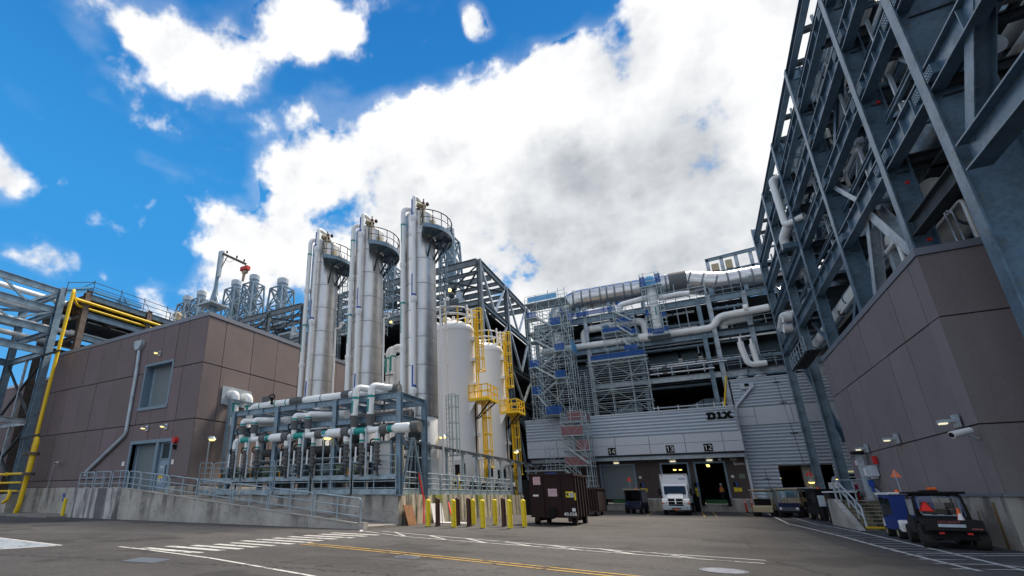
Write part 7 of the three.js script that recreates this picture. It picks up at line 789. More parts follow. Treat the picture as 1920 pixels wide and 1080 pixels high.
// ---------------------------------------------------------------- steel pipe bridge on the right, seen from below
{
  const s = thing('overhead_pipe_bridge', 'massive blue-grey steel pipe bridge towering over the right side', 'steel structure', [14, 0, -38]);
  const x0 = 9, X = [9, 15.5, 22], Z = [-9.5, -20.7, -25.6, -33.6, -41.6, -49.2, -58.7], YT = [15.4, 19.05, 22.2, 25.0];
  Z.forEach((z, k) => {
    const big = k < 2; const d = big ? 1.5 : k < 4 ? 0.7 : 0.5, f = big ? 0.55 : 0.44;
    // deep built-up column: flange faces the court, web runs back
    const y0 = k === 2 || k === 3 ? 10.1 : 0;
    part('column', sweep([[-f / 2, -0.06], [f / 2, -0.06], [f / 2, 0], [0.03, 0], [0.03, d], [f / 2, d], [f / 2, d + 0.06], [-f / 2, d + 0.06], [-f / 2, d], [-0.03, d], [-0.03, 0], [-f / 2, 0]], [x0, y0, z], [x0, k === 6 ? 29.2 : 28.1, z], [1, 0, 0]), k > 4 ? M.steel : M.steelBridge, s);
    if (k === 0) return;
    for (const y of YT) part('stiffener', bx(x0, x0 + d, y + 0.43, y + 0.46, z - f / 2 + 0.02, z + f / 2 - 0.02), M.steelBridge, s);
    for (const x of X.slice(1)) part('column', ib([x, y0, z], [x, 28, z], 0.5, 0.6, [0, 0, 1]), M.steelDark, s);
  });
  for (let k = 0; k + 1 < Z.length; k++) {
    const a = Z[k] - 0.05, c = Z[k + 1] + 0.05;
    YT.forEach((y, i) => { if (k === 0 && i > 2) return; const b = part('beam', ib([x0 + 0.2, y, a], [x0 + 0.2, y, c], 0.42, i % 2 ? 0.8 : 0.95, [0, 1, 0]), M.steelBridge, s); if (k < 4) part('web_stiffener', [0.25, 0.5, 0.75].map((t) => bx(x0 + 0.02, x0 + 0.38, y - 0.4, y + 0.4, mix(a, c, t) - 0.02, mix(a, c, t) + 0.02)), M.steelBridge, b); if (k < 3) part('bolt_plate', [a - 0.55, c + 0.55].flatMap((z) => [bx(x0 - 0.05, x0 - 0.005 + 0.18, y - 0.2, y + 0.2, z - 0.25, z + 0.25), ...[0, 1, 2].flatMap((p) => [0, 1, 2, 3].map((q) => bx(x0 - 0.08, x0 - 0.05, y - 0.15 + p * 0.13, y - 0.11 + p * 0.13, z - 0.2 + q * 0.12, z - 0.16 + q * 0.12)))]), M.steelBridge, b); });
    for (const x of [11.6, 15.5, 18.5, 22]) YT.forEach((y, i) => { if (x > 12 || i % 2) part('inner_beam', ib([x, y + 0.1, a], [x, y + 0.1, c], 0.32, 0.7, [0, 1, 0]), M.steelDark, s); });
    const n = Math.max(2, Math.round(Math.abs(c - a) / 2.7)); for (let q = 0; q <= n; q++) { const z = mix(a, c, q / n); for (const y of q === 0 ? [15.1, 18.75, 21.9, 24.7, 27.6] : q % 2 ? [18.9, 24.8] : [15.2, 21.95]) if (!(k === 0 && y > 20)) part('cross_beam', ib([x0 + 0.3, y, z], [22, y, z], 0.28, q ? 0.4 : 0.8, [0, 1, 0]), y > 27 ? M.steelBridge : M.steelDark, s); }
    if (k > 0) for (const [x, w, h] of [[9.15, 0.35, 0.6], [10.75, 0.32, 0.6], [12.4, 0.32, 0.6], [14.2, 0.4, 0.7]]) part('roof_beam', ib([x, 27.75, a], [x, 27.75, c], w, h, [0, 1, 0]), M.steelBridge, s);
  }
  // secondary members: light longitudinal channels, hangers and small bracing
  for (let k = 1; k + 1 < Z.length; k++) { const a = Z[k] - 0.3, c = Z[k + 1] + 0.3, L = Math.abs(c - a);
    for (const [y, x] of [[17.2, 9.5], [20.6, 9.6], [23.5, 9.5], [26.4, 9.4], [17.6, 11.2], [20.9, 11.2], [24, 11.4], [13.4, 10.2]]) part('channel', ib([x, y, a], [x, y, c], 0.16, 0.26, [0, 1, 0]), (k + Math.round(y)) % 3 ? M.steelBridge : M.steel, s);
    const n = Math.max(3, Math.round(L / 1.6)); for (let q = 1; q < n; q++) { const z = mix(a, c, q / n); for (const [y0, y1] of [[15.8, 18.6], [19.4, 21.8], [22.6, 24.6], [25.4, 27.5]]) if ((q * 7 + k * 3 + Math.round(y0)) % 3 === 0) part('light_hanger', bar([9.55, y0, z], [9.55, y1, z], 0.12), M.steelPale, s); for (const y of [15.85, 19.5, 22.6, 25.4]) if ((q + k) % 2) part('light_joist', bar([9.4, y, z], [13.5, y, z], 0.14, 0.2), M.steel, s); }
    for (const [y0, y1, x] of [[15.9, 18.6, 9.75], [19.5, 21.8, 9.75], [22.6, 24.6, 9.75], [25.4, 27.5, 9.75]]) { const m1 = mix(a, c, 0.5); if ((k + Math.round(y0)) % 2) part('light_brace', bar([x, y0, a], [x, y1, m1], 0.13), M.steelPale, s); else part('light_brace', bar([x, y1, m1], [x, y0, c], 0.13), M.steelPale, s); }
  }
  // ladder-like roof purlins with the sky between them
  for (let z = -22; z > -58.5; z -= 2.66) part('roof_purlin', bx(9.3, 14.2, 27.5, 27.8, z - 0.15, z + 0.15), M.steelDark, s);
  // lower girder and knee on the near bay, diagonals
  part('girder', ib([x0 + 0.2, 12.0, -9.5], [x0 + 0.2, 12.0, -20.2], 0.6, 1.0, [0, 1, 0]), M.steelBridge, s); part('beam', ib([x0 + 0.2, 12.0, -20.9], [x0 + 0.2, 12.0, -25.4], 0.4, 0.7, [0, 1, 0]), M.steelDark, s);
  const D = (a, b, w = 0.4, m = M.steelBridge, up) => part('diagonal', ib(a, b, w, w, up || [1, 0, 0]), m, s);
  D([9.6, 15.2, -29.8], [9.6, 10.3, -25.9], 0.55, M.steelPale); D([9.6, 15.2, -30.2], [9.6, 10.3, -33.2], 0.45, M.steelPale); D([9.5, 19.0, -33.4], [9.5, 15.8, -30.0], 0.3, M.steelPale); D([9.7, 25.0, -25.8], [9.7, 19.3, -33.2], 0.35); D([9.7, 19.0, -25.8], [9.7, 15.7, -29.8], 0.35);
  D([10, 15.4, -33.8], [10, 10.2, -41.3], 0.35); D([10, 24.8, -33.8], [10, 19.2, -41.3], 0.3); D([10, 19.2, -41.8], [10, 25, -49], 0.28); D([10, 15.2, -41.8], [10, 19, -49], 0.28); D([10, 15.4, -49.4], [10, 22, -58.5], 0.28); D([10, 10, -41.8], [10, 15.2, -49.0], 0.35); D([10, 5.5, -49.4], [10, 15.0, -58.5], 0.35);
  D([12.5, 26.5, -12], [9.8, 15, -20], 0.5); D([9.4, 12.4, -20], [9.4, 22, -12.5], 0.5); D([16, 15.4, -24], [11, 24.8, -33], 0.35, M.steelDark); D([11, 15.4, -33], [18, 24.8, -24], 0.35, M.steelDark); D([11, 10.2, -26], [18, 15.2, -26], 0.4, M.steelDark);
  part('hanger', [bar([10, 25.2, -30], [10, 19.2, -30], 0.35), bar([10.2, 15, -31], [10.2, 10.2, -31], 0.45)], M.steelPale, s); part('gusset', [extr([[-0.8, -0.6], [0.8, -0.6], [0.5, 0.4], [-0.5, 0.4]], 0.06).rotateY(Math.PI / 2).translate(9.5, 15.1, -30)], M.steelPale, s);
  for (const [y, z0, z1, xa, xb] of [[14.7, -23, -60, 10.4, 22], [18.4, -26, -58, 11.6, 22], [21.5, -27, -58, 13.2, 22], [24.4, -30, -58, 15.4, 22], [14.6, -9, -20, 13, 22]]) part('deck', bx(xa, xb, y, y + 0.12, z0, z1), M.steelDark, s);
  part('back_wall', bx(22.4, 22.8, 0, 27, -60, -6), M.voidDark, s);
  // pipes laid along the bridge
  const pl = [[11.0, 16.4, .42, M.steelPale], [12.0, 16.3, .3, M.white], [13.9, 16.6, .55, M.white], [11.9, 20.0, .34, M.white], [12.8, 20.1, .42, M.steelPale], [14.6, 20.2, .5, M.white], [10.9, 23.2, .28, M.white], [11.6, 23.3, .36, M.white], [12.6, 23.4, .45, M.steelPale], [14.3, 23.4, .4, M.white], [11.4, 26.0, .3, M.white], [12.4, 26.1, .4, M.white], [13.6, 26.1, .34, M.steelPale], [16.6, 16.9, .7, M.white], [17.4, 20.6, .6, M.white], [10.4, 13.9, .5, M.white], [12.2, 13.5, .62, M.white]];
  pl.forEach(([x, y, r, m], i) => { const low = y < 14.5, a = low ? -26 : i % 3 ? -12 : -21, c = low ? -60 : -59; const o = thing('bridge_pipe', `${r > 0.45 ? 'thick' : 'slim'} pale pipe on the ${low ? 'lowest' : y < 18 ? 'first' : y < 21 ? 'second' : y < 24 ? 'third' : 'top'} level of the pipe bridge, ${['first', 'second', 'third', 'fourth', 'fifth'][pl.filter((q) => Math.abs(q[1] - y) < 1 && q[0] < x).length]} from the court`, 'pipe', [x, y - r, (a + c) / 2], 'pipes inside the right-hand pipe bridge'); part('pipe_run', cyl([x, y, a], [x, y, c], r, r, 16), m, o); part('pipe_clamp', Array.from({ length: 6 }, (_, k) => cyl([x, y, mix(a, c, (k + 0.4) / 6)], [x, y, mix(a, c, (k + 0.4) / 6) - 0.12], r * 1.12, r * 1.12, 16)), M.steelBridge, o); });
  for (let i = 0; i < 22; i++) { const x = rr(9.5, 12.2), y = [10.9, 13.2, 14.2, 16.0, 17.8, 19.8, 21.2, 23.0, 25.9][i % 9] + rr(-0.15, 0.25), r = rr(0.05, 0.13), a = rr(-24, -36), c = a - rr(9, 24); if (y < 15 && a > -40 && x > 9) { const o = thing('conduit_run', 'thin pale conduit run with a drop inside the lower right-hand pipe bridge', 'conduit', [x, y - r, a], 'thin conduits inside the pipe bridge'); part('conduit_line', pipe([[x, 10.3, a], [x, y, a], [x, y, c]], r, { bend: 0.3, seg: 7 }), i % 2 ? M.white : M.steelPale, o); part('conduit_clip', [0.3, 0.7].map((t) => bx(x - r * 1.6, x + r * 1.6, y - r * 1.6, y + r * 1.6, mix(a, c, t), mix(a, c, t) - 0.1)), M.steelDark, o); } else { const o = thing('conduit_run', 'thin pale conduit run high inside the right-hand pipe bridge', 'conduit', [x, y - r, a], 'thin conduits inside the pipe bridge'); part('conduit_line', pipe([[x, y - 1.2, a], [x, y, a], [x, y, c], [x + 0.8, y, c]], r, { bend: 0.3, seg: 7 }), i % 2 ? M.white : M.steelPale, o); part('conduit_clip', [0.3, 0.7].map((t) => bx(x - r * 1.6, x + r * 1.6, y - r * 1.6, y + r * 1.6, mix(a, c, t), mix(a, c, t) - 0.1)), M.steelDark, o); } }
  // outboard pipe dropping on the court side
  const ob = thing('outboard_pipe', 'pale pipe stepping down outside the bridge columns near its far end', 'pipe', [8.6, 17, -42]); part('pipe_run', pipe([[9.6, 25.7, -42.6], [8.6, 25.6, -42.6], [8.6, 21.2, -42.2], [9.6, 21.2, -41.2]], 0.24, { bend: 0.35, seg: 12 }), M.white, ob); part('pipe_bend', pipe([[8.7, 21.1, -42.3], [8.4, 20.5, -43.0], [8.5, 20.0, -43.2]], 0.3, { bend: 0.3, seg: 12 }), M.white, ob); part('support_bracket', [bx(8.2, 9.1, 19.6, 20, -43.4, -42.8)], M.steelBridge, ob);
  const ob2 = thing('outboard_pipe', 'short pale pipe elbow outside the bridge columns low at the far end', 'pipe', [8.6, 16, -52]); part('pipe_run', pipe([[9.6, 16.8, -51], [8.5, 16.8, -51], [8.5, 16.3, -53.5]], 0.28, { bend: 0.35, seg: 12 }), M.white, ob2); part('support_bracket', bx(8.2, 9.2, 15.6, 16, -53, -52), M.steelPale, ob2);
  const cw = thing('exhaust_cowl', 'white double cowl sticking out of the bridge side at its far end', 'vent', [8.3, 15, -50]); part('cowl', [cyl([8.8, 16.1, -49.6], [8.2, 16.1, -49.6], 0.36, 0.4, 16), cyl([8.8, 15.35, -50.3], [8.2, 15.35, -50.3], 0.36, 0.4, 16)], M.whitePlain, cw); part('cowl_rim', [ring([8.2, 16.1, -49.6], [1, 0, 0], 0.38, 0.04, 16), ring([8.2, 15.35, -50.3], [1, 0, 0], 0.38, 0.04, 16)], M.white, cw);
  // rails and small catwalk on the face
  const st = thing('bridge_walkway', 'short railed steel walkway hung on the court side of the pipe bridge far end', 'walkway', [8.5, 11.4, -45]); part('walkway_deck', [bx(8.0, 8.9, 11.5, 11.55, -43, -49.5), ib([7.95, 11.42, -43], [7.95, 11.42, -49.5], 0.12, 0.16, [0, 1, 0])], M.steelDark, st); part('walkway_rail', [12.1, 12.6].map((y) => cyl([7.95, y, -43], [7.95, y, -49.5], 0.04, 0.04, 6)), M.rail, st); part('rail_post', Array.from({ length: 7 }, (_, k) => cyl([7.95, 11.5, -43 - k * 1.08], [7.95, 12.6, -43 - k * 1.08], 0.035, 0.035, 6)), M.rail, st);
  const cd = thing('conduit_pair', 'pair of thin bent conduits on the column above the brown roof', 'conduit', [9.6, 10.3, -26]); part('conduit', [[0, 0], [0.22, 0.12]].map(([d, e]) => pipe([[9.9 + d, 10.2, -24.6 - e], [9.9 + d, 12.3 - e, -24.8], [9.9 + d, 12.6 - e, -25.3], [9.6 + d, 12.6 - e, -25.4]], 0.035, { bend: 0.15, seg: 6 })), M.steelPale, cd);
  const cd2 = thing('conduit_pair', 'pair of thin conduits hanging behind the third bridge column', 'conduit', [9.6, 10.3, -36]); part('conduit', [0, 0.25].map((d) => pipe([[9.7, 15, -35.4 - d], [9.7, 12.8, -35.2 - d], [9.7, 10.4, -34.6 - d]], 0.05, { bend: 0.3, seg: 6 })), M.steelPale, cd2);
  [[9.05, 14.0], [9.05, 12.6], [9.05, 11.3], [9.1, 18.2]].forEach(([x, y], i) => solo('red_tag', bx(x + 0.3, x + 0.42, y, y + 0.12, -25.28, -25.2), M.red, `small red clamp on the second bridge column, ${['highest but one', 'third', 'lowest', 'topmost'][i]}`, 'clamp'));
  const tr = thing('grating_tray', 'pale slatted cable tray at the top right corner of the bridge', 'cable tray', [8.6, 15, -13]); part('tray_rail', [bar([8.5, 17.6, -18.2], [8.7, 15.6, -10], 0.1, 0.2), bar([9.3, 17.6, -18.2], [9.5, 15.6, -10], 0.1, 0.2)], M.steelPale, tr); part('tray_slat', Array.from({ length: 54 }, (_, k) => { const t = k / 54; return bar([8.5 + 0.2 * t, 17.6 - 2 * t, -18.2 + 8.2 * t], [9.3 + 0.2 * t, 17.6 - 2 * t, -18.2 + 8.2 * t], 0.07, 0.03); }), M.steelPale, tr);
}

// ---------------------------------------------------------------- right brown building
{
  const b = thing('brown_panel_building', 'brown panelled building on concrete base at the right, under the pipe bridge', 'building', [13, 0, -31]); const X0 = 8, Z0 = -22.75, Z1 = -39.6, YB = 1.63;
  const w = part('wall', [bx(X0 + 0.06, X0 + 0.3, YB, 9.9, Z0 - 0.07, Z1), bx(X0 + 0.3, 20, YB, 9.9, Z0 - 0.07, Z0 - 0.3), bx(X0 + 0.3, 20, YB, 9.9, Z1 + 0.3, Z1)], M.panelBack, b);
  const m = [0, 1, 2, 3].map((k) => std([0.225 * (0.95 + 0.035 * k), 0.20 * (0.95 + 0.035 * k), 0.213 * (0.94 + 0.04 * k)], 0.85, 0, { map: T.speck }));
  const j = [Z0, -23.72, -26.12, -28.52, -31.0, -33.5, -36.05, -38.4, Z1], j2 = [Z0, -23.7, -26.18, -28.45, -30.95, -33.48, -36.02, -38.07, Z1];
  panelFace(w, 'x', X0 + 0.06, -1, [[7.5, 9.86, j], [3.8, 7.5, j2], [YB, 3.8, j]], m, 0.06, 0.03);
  panelFace(w, 'z', Z0 - 0.07, 1, [[7.5, 9.86, [8.03, 11.9, 16, 20]], [3.8, 7.5, [8.03, 11.9, 16, 20]], [YB, 3.8, [8.03, 11.9, 16, 20]]], m, 0.06, 0.03);
  part('coping', [bx(X0 - 0.04, X0 + 0.4, 9.86, 10.14, Z0 + 0.04, Z1), bx(X0 + 0.4, 20, 9.86, 10.138, Z0 + 0.038, Z0 - 0.4)], M.coping, b); part('roof', bx(X0 + 0.3, 20, 9.5, 9.7, Z1, Z0 - 0.3), M.steelDark, b); part('base_flashing', [bx(X0 - 0.06, X0 + 0.1, YB - 0.06, YB + 0.02, Z1, Z0 + 0.03), bx(X0 - 0.06, 20, YB - 0.061, YB + 0.021, Z0 + 0.031, Z0 - 0.1)], M.coping, b);
  part('concrete_base', [bx(X0 - 0.02, 20, -0.05, YB - 0.06, Z0 - 0.04, Z1)], M.conc, b);
  const stain = tex(256, (u, q) => { const f = sstep(0.0, 0.5, tf(u, q * 0.1, 12, 3, 5)); return [mix(0.24, 0.2, f), mix(0.2, 0.11, f), mix(0.16, 0.02, f)]; }, true, 2); 
  part('rust_streak', [sheetX(X0 - 0.028, -25.6, -25.75, 0.15, 1.3), sheetX(X0 - 0.028, -24.9, -25.0, 0.3, 1.1), sheetX(X0 - 0.028, -23.55, -23.75, 0.0, 1.4)], std([1, 1, 1], 0.9, 0, { map: stain }), b);
}
function sheetX(x, z0, z1, y0, y1) { return bx(x - 0.004, x + 0.004, y0, y1, z0, z1); }
lampUnit('wall_lamp', 'lit wall lamp on the right brown building, nearest and largest of three', 7.94, 3.98, -23.9, [-1, 0], undefined, M.lampPale); lampUnit('wall_lamp', 'lit wall lamp on the right brown building, middle of three', 7.94, 3.98, -30.2, [-1, 0], undefined, M.lampPale); lampUnit('wall_lamp', 'lit wall lamp on the right brown building, farthest of three', 7.94, 3.95, -35.2, [-1, 0], undefined, M.lampPale);
camera_('security_camera', 'white security camera hanging at the corner of the right brown building', 7.94, 3.5, -22.95, [-0.9, 0.4]);
{
  const p = thing('conduit_post', 'grey steel post with conduits at the head of the concrete stairs', 'post', [7.6, 1.3, -36.2]); part('post', bx(7.5, 7.75, 1.3, 3.85, -36.0, -35.75), M.steelPale, p); part('post_cap', bx(7.35, 7.85, 3.75, 3.9, -36.1, -35.6), M.black, p);
  const e = thing('electrical_box', 'pale grey electrical box on the wall above the stairs', 'electrical box', [7.7, 2.6, -34.8]); part('box_body', rbox(7.65, 7.98, 2.55, 3.1, -35.4, -34.6, 0.02), M.cladding, e); part('box_cover', [bx(7.6, 7.66, 2.62, 3.02, -35.6, -35.42), bx(7.7, 7.95, 2.45, 2.55, -35.0, -34.8)], M.whitePlain, e); solo('blue_hose_reel', [bx(7.6, 7.8, 2.05, 2.4, -35.4, -35.2), cyl([7.7, 1.8, -35.3], [7.7, 2.1, -35.3], 0.06)], M.blueTape, 'small blue hose fitting under the electrical box', 'fitting');
  solo('red_alarm_box', [bx(7.82, 7.96, 3.15, 3.55, -34.5, -34.2)], M.red, 'small red alarm box on the brown wall above the electrical box', 'alarm'); const h = thing('alarm_strobe', 'red and white alarm strobe near the far end of the right wall', 'alarm', [7.85, 3.2, -37.3]); part('strobe_lens', bx(7.75, 7.96, 3.3, 3.48, -37.7, -37.45), M.red, h); part('strobe_body', bx(7.72, 7.96, 3.25, 3.5, -37.44, -37.1), M.whitePlain, h);
}
{ // concrete stairs and landing
  const s = thing('concrete_stairs', 'mossy concrete stairs with yellow nosing rising to the right landing', 'stairs', [7.2, 0, -34]); const n = 8, z0 = -32.5, dz = 0.47, h = 1.34 / n; const mossy = std([0.20, 0.19, 0.13], 0.9, 0, { map: T.moss });
  for (let k = 0; k < n; k++) part('step', bx(6.42, 7.96, 0, h * (k + 1), z0 - dz * k - 0.004 * 0, z0 - dz * (k + 1) + 0.03), mossy, s); part('step_nosing', Array.from({ length: n - 1 }, (_, k) => bx(6.43, 7.95, h * (k + 2) - 0.015, h * (k + 2) + 0.01, z0 - dz * (k + 1) + 0.0, z0 - dz * (k + 1) + 0.04)), M.conc, s); part('yellow_nosing', bx(6.42, 7.95, h - 0.06, h + 0.012, z0 - 0.02, z0 + 0.02), M.yellow, s);
  part('landing', bx(6.1, 7.97, 0, 1.34, z0 - dz * n + 0.02, -37.95), M.conc, s); part('cheek_wall', extr([[32.4, 0], [36.4, 1.42], [36.4, 0]], 0.28).rotateY(Math.PI / 2).translate(6.12, 0, 0), M.conc, s); part('wall_top', bx(6.12, 6.4, 0, 1.42, -36.4, -37.6), M.conc, s);
  const r1 = thing('stair_rail', 'bright steel stair handrail on the open side of the concrete stairs', 'handrail', [6.5, 0, -34.4]); part('handrail', [pipe([[6.5, 0.15, -32.6], [6.5, 1.05, -32.7], [6.5, 2.45, -36.6], [6.5, 2.5, -37.4], [6.5, 1.4, -37.5]], 0.045, { bend: 0.15, seg: 8 }), pipe([[6.5, 0.6, -32.7], [6.5, 1.95, -36.4]], 0.04, { seg: 8 })], M.steelPale, r1); part('rail_post', [-33.6, -35.0, -36.4].map((z) => cyl([6.5, (-32.5 - z) * 0.3, z], [6.5, 1.05 + (-32.7 - z) * 0.36, z], 0.04, 0.04, 6)), M.steelPale, r1);
  const r2 = thing('stair_rail', 'wall-side steel handrail of the concrete stairs', 'handrail', [7.8, 0, -34]); part('handrail', [pipe([[7.8, 1.0, -32.9], [7.8, 2.4, -36.5]], 0.045, { seg: 8 }), pipe([[7.8, 0.6, -32.9], [7.8, 2.0, -36.5]], 0.04, { seg: 8 })], M.steelPale, r2); part('rail_post', [-33.2, -34.8, -36.3].map((z) => cyl([7.8, (-32.5 - z) * 0.3, z], [7.8, 1.0 + (-32.9 - z) * 0.39, z], 0.035, 0.035, 6)), M.steelPale, r2);
  const r3 = railSection(6.5, 1.34, -37.6, 8.3, 1.34, -37.65, 1.1, { bars: 2, mids: 1, label: 'grey landing rail behind the top of the concrete stairs' });
}

// ---------------------------------------------------------------- bollards, posts and loose things
{
  const mk = (name, label, m, group, h = 1.42) => { const o = thing(name, label, 'bollard', [0, 0, 0], group); part('post', lathe([[0, h], [0.07, h - 0.015], [0.125, h - 0.07], [0.13, h - 0.12], [0.13, 0]], 0, 0, 0, 18), m, o); part('base_grout', lathe([[0.2, 0], [0.16, 0.03], [0.131, 0.035]], 0, 0, 0, 14), M.steelDark, o); return o; };
  const y0 = mk('yellow_bollard', 'yellow bollard nearest the plywood sheet, first of the row', M.yellowWorn, 'yellow bollards before the mossy wall'); y0.position.set(-13.11, 0, -24.37);
  [[-11.54, -24.26, 'second yellow bollard of the row, left of the pair of brown posts'], [-10.06, -24.63, 'yellow bollard alone in the middle of the row'], [-10.51, -27.59, 'yellow bollard standing farther back by the mossy wall'], [-8.5, -26.55, 'yellow bollard closest to the dark red dumpster'], [-11.55, -26.9, 'yellow bollard mostly hidden behind a brown post']].forEach(([x, z, l]) => copyOf(y0, [x, 0, z], rr(0, 6), l));
  const ch = mk('yellow_bollard', 'badly chipped yellow bollard with black scars in front of the row', M.yellowChip, 'yellow bollards before the mossy wall'); ch.position.set(-8.74, 0, -25.0);
  const b0 = mk('brown_post', 'dark brown post beside the first yellow bollard', M.brownPost, 'dark brown posts before the mossy wall', 1.5); b0.position.set(-12.8, 0, -24.9);
  [[-12.13, -26.05, 'dark brown post just right of the second yellow bollard'], [-11.21, -25.49, 'dark brown post hiding a yellow bollard behind it'], [-9.58, -26.45, 'dark brown post left of the chipped yellow bollard']].forEach(([x, z, l]) => copyOf(b0, [x, 0, z], rr(0, 6), l));
  const ply = solo('plywood_sheet', rbox(-0.02, 0.02, 0, 1.12, -0.62, 0.62, 0.01).rotateZ(0.28), M.wood, 'brown plywood sheet leaning on the concrete wall by the bollards', 'plywood'); ply.position.set(-14.78, 0.0, -25.3); ply.rotation.y = 0.12;
  const wb = solo('white_board', rbox(-0.015, 0.015, 0, 1.15, -0.75, 0.75, 0.01).rotateZ(0.2), M.whitePlain, 'white board leaning on the mossy wall behind the brown post', 'board'); wb.position.set(-14.7, 0, -28.6);
  solo('white_board', rbox(-14.4, -12.5, 0.01, 0.06, -28.5, -27.6, 0.02), M.whitePlain, 'white board lying flat on the ground behind the bollards', 'board');
  solo('red_pole', [cyl([-14.55, 0.02, -26.5], [-14.8, 1.4, -27.0], 0.045, 0.045, 8), cyl([-14.8, 1.4, -27.0], [-15.05, 2.9, -26.8], 0.045, 0.045, 8)], M.redFlag, 'bent red pole propped against the platform rail', 'pole'); solo('red_strap', cyl([-13.4, 1.2, -27.5], [-12.9, 0.5, -26.8], 0.04), M.redFlag, 'short red stick between the boards and the brown post', 'stick');
  solo('hanging_rod', [cyl([-12.55, 0.02, -25.0], [-12.6, 1.35, -24.9], 0.02, 0.02, 6)], M.steelPale, 'thin grey rod leaning on the first brown post', 'rod'); solo('hanging_rod', [cyl([-9.75, 0.02, -26.6], [-9.75, 1.4, -26.6], 0.02, 0.02, 6)], M.steelPale, 'thin grey rod beside the brown post left of the chipped bollard', 'rod');
  // dumpsters
  const d = thing('roll_off_dumpster', 'dark red steel roll-off dumpster with stickers beside the bollards', 'dumpster', [-7.7, 0, -32.5]), x0 = -9.0, x1 = -6.36, z = -29.4;
  part('container_body', [bx(x0 + 0.06, x1 - 0.06, 0.42, 0.5, -33, z - 0.06), bx(x0 + 0.06, x1 - 0.06, 0.45, 2.72, z - 0.1, z - 0.04), bx(x0 + 0.06, x1 - 0.06, 0.45, 2.72, -33, -32.94), bx(x0 + 0.06, x0 + 0.12, 0.45, 2.72, -33, z - 0.1), bx(x1 - 0.12, x1 - 0.06, 0.45, 2.72, -33, z - 0.1)], M.maroon, d);
  part('end_rib', [-8.55 + 0.35, -7.2].map((x) => bx(x - 0.05, x + 0.05, 0.45, 2.7, z - 0.06, z + 0.03)), M.maroon, d); for (let k = 0; k < 5; k++) part('side_rib', [bx(x1 - 0.06, x1 + 0.02, 0.42, 2.7, -32.9 + k * 0.78, -32.75 + k * 0.78), bx(x0 - 0.02, x0 + 0.06, 0.42, 2.7, -32.9 + k * 0.78, -32.75 + k * 0.78)], M.maroon, d);
  part('top_rim', [bx(x0, x1, 2.7, 2.82, z - 0.12, z + 0.02), bx(x0, x0 + 0.14, 2.7, 2.82, -33, z - 0.12), bx(x1 - 0.14, x1, 2.7, 2.82, -33, z - 0.12), bx(x0, x1, 2.7, 2.82, -33.02, -32.9)], M.maroon, d); part('bottom_rail', [bx(x0 + 0.3, x0 + 0.5, 0.2, 0.42, -33, z + 0.03), bx(x1 - 0.5, x1 - 0.3, 0.2, 0.42, -33, z + 0.03), bx(x0 + 0.02, x1 - 0.02, 0.4, 0.47, z - 0.1, z + 0.04)], M.maroon, d);
  for (const [x, zz] of [[x0 + 0.25, z - 0.5], [x1 - 0.2, z - 0.3], [x0 + 0.25, -32.4], [x1 - 0.2, -32.4]]) part('steel_wheel', cyl([x - 0.12, 0.2, zz], [x + 0.12, 0.2, zz], 0.2, 0.2, 16), M.black, d);
  part('winch_hook', [bx(-7.85, -7.5, 0.55, 0.95, z - 0.02, z + 0.12), bx(-7.8, -7.55, 0.42, 0.6, z, z + 0.18)], M.black, d); part('open_door', [bx(x0 - 0.45, x0 - 0.1, 0.5, 2.5, z - 0.4, z - 0.3), bx(x0 - 0.1, x0 - 0.02, 0.5, 2.5, z - 0.4, z - 0.25)], M.black, d);
  const stick = (red) => print(128, 96, (c, W, H) => { c.fillStyle = '#cfc6cc'; c.fillRect(0, 0, W, H); c.strokeStyle = red; c.lineWidth = 3; c.strokeRect(3, 3, W - 6, H - 6); c.fillStyle = red; for (let i = 0; i < 5; i++) { let x = 12 + (i % 2) * 6; while (x < W - 18) { const w = 5 + ((x * 7 + i * 13) % 11); c.fillRect(x, 14 + i * 15, w, 8); x += w + 4; } } });
  part('sticker', sheetZ(-8.72, -8.28, 2.2, 2.66, z - 0.03), stick('#b0203a'), d, 'white sticker with red print'); part('sticker', sheetZ(-7.88, -7.36, 1.55, 1.98, z - 0.03), stick('#a02840'), d); part('sticker', sheetZ(-6.88, -6.45, 1.5, 1.82, z - 0.03), print(96, 72, (c, W, H) => { c.fillStyle = '#d8d8d0'; c.fillRect(0, 0, W, H); c.fillStyle = '#d8c020'; c.fillRect(0, 0, 45, H); c.fillRect(45, 0, 51, 14); c.fillStyle = '#333'; for (let i = 0; i < 5; i++) c.fillRect(50, 20 + i * 10, 40, 4); c.fillRect(8, 20, 28, 30); }), d, 'yellow and white warning sticker'); part('sticker', [sheetZ(-8.78, -8.45, 1.55, 1.65, z - 0.03), sheetZ(-6.6, -6.42, 0.75, 0.92, z - 0.03)], M.whitePlain, d); part('sticker', sheetZ(-6.37 - 0.03, -6.32, 1.35, 1.75, z + 0.03), M.yellowWorn, d); part('container_number', text('40.026', 0.17, 0.01).translate(-6.72, 0.52, z - 0.02), M.whitePlain, d); part('blue_strip', bx(-7.95, -7.3, 2.82, 2.86, z - 0.1, z), M.blueTape, d);
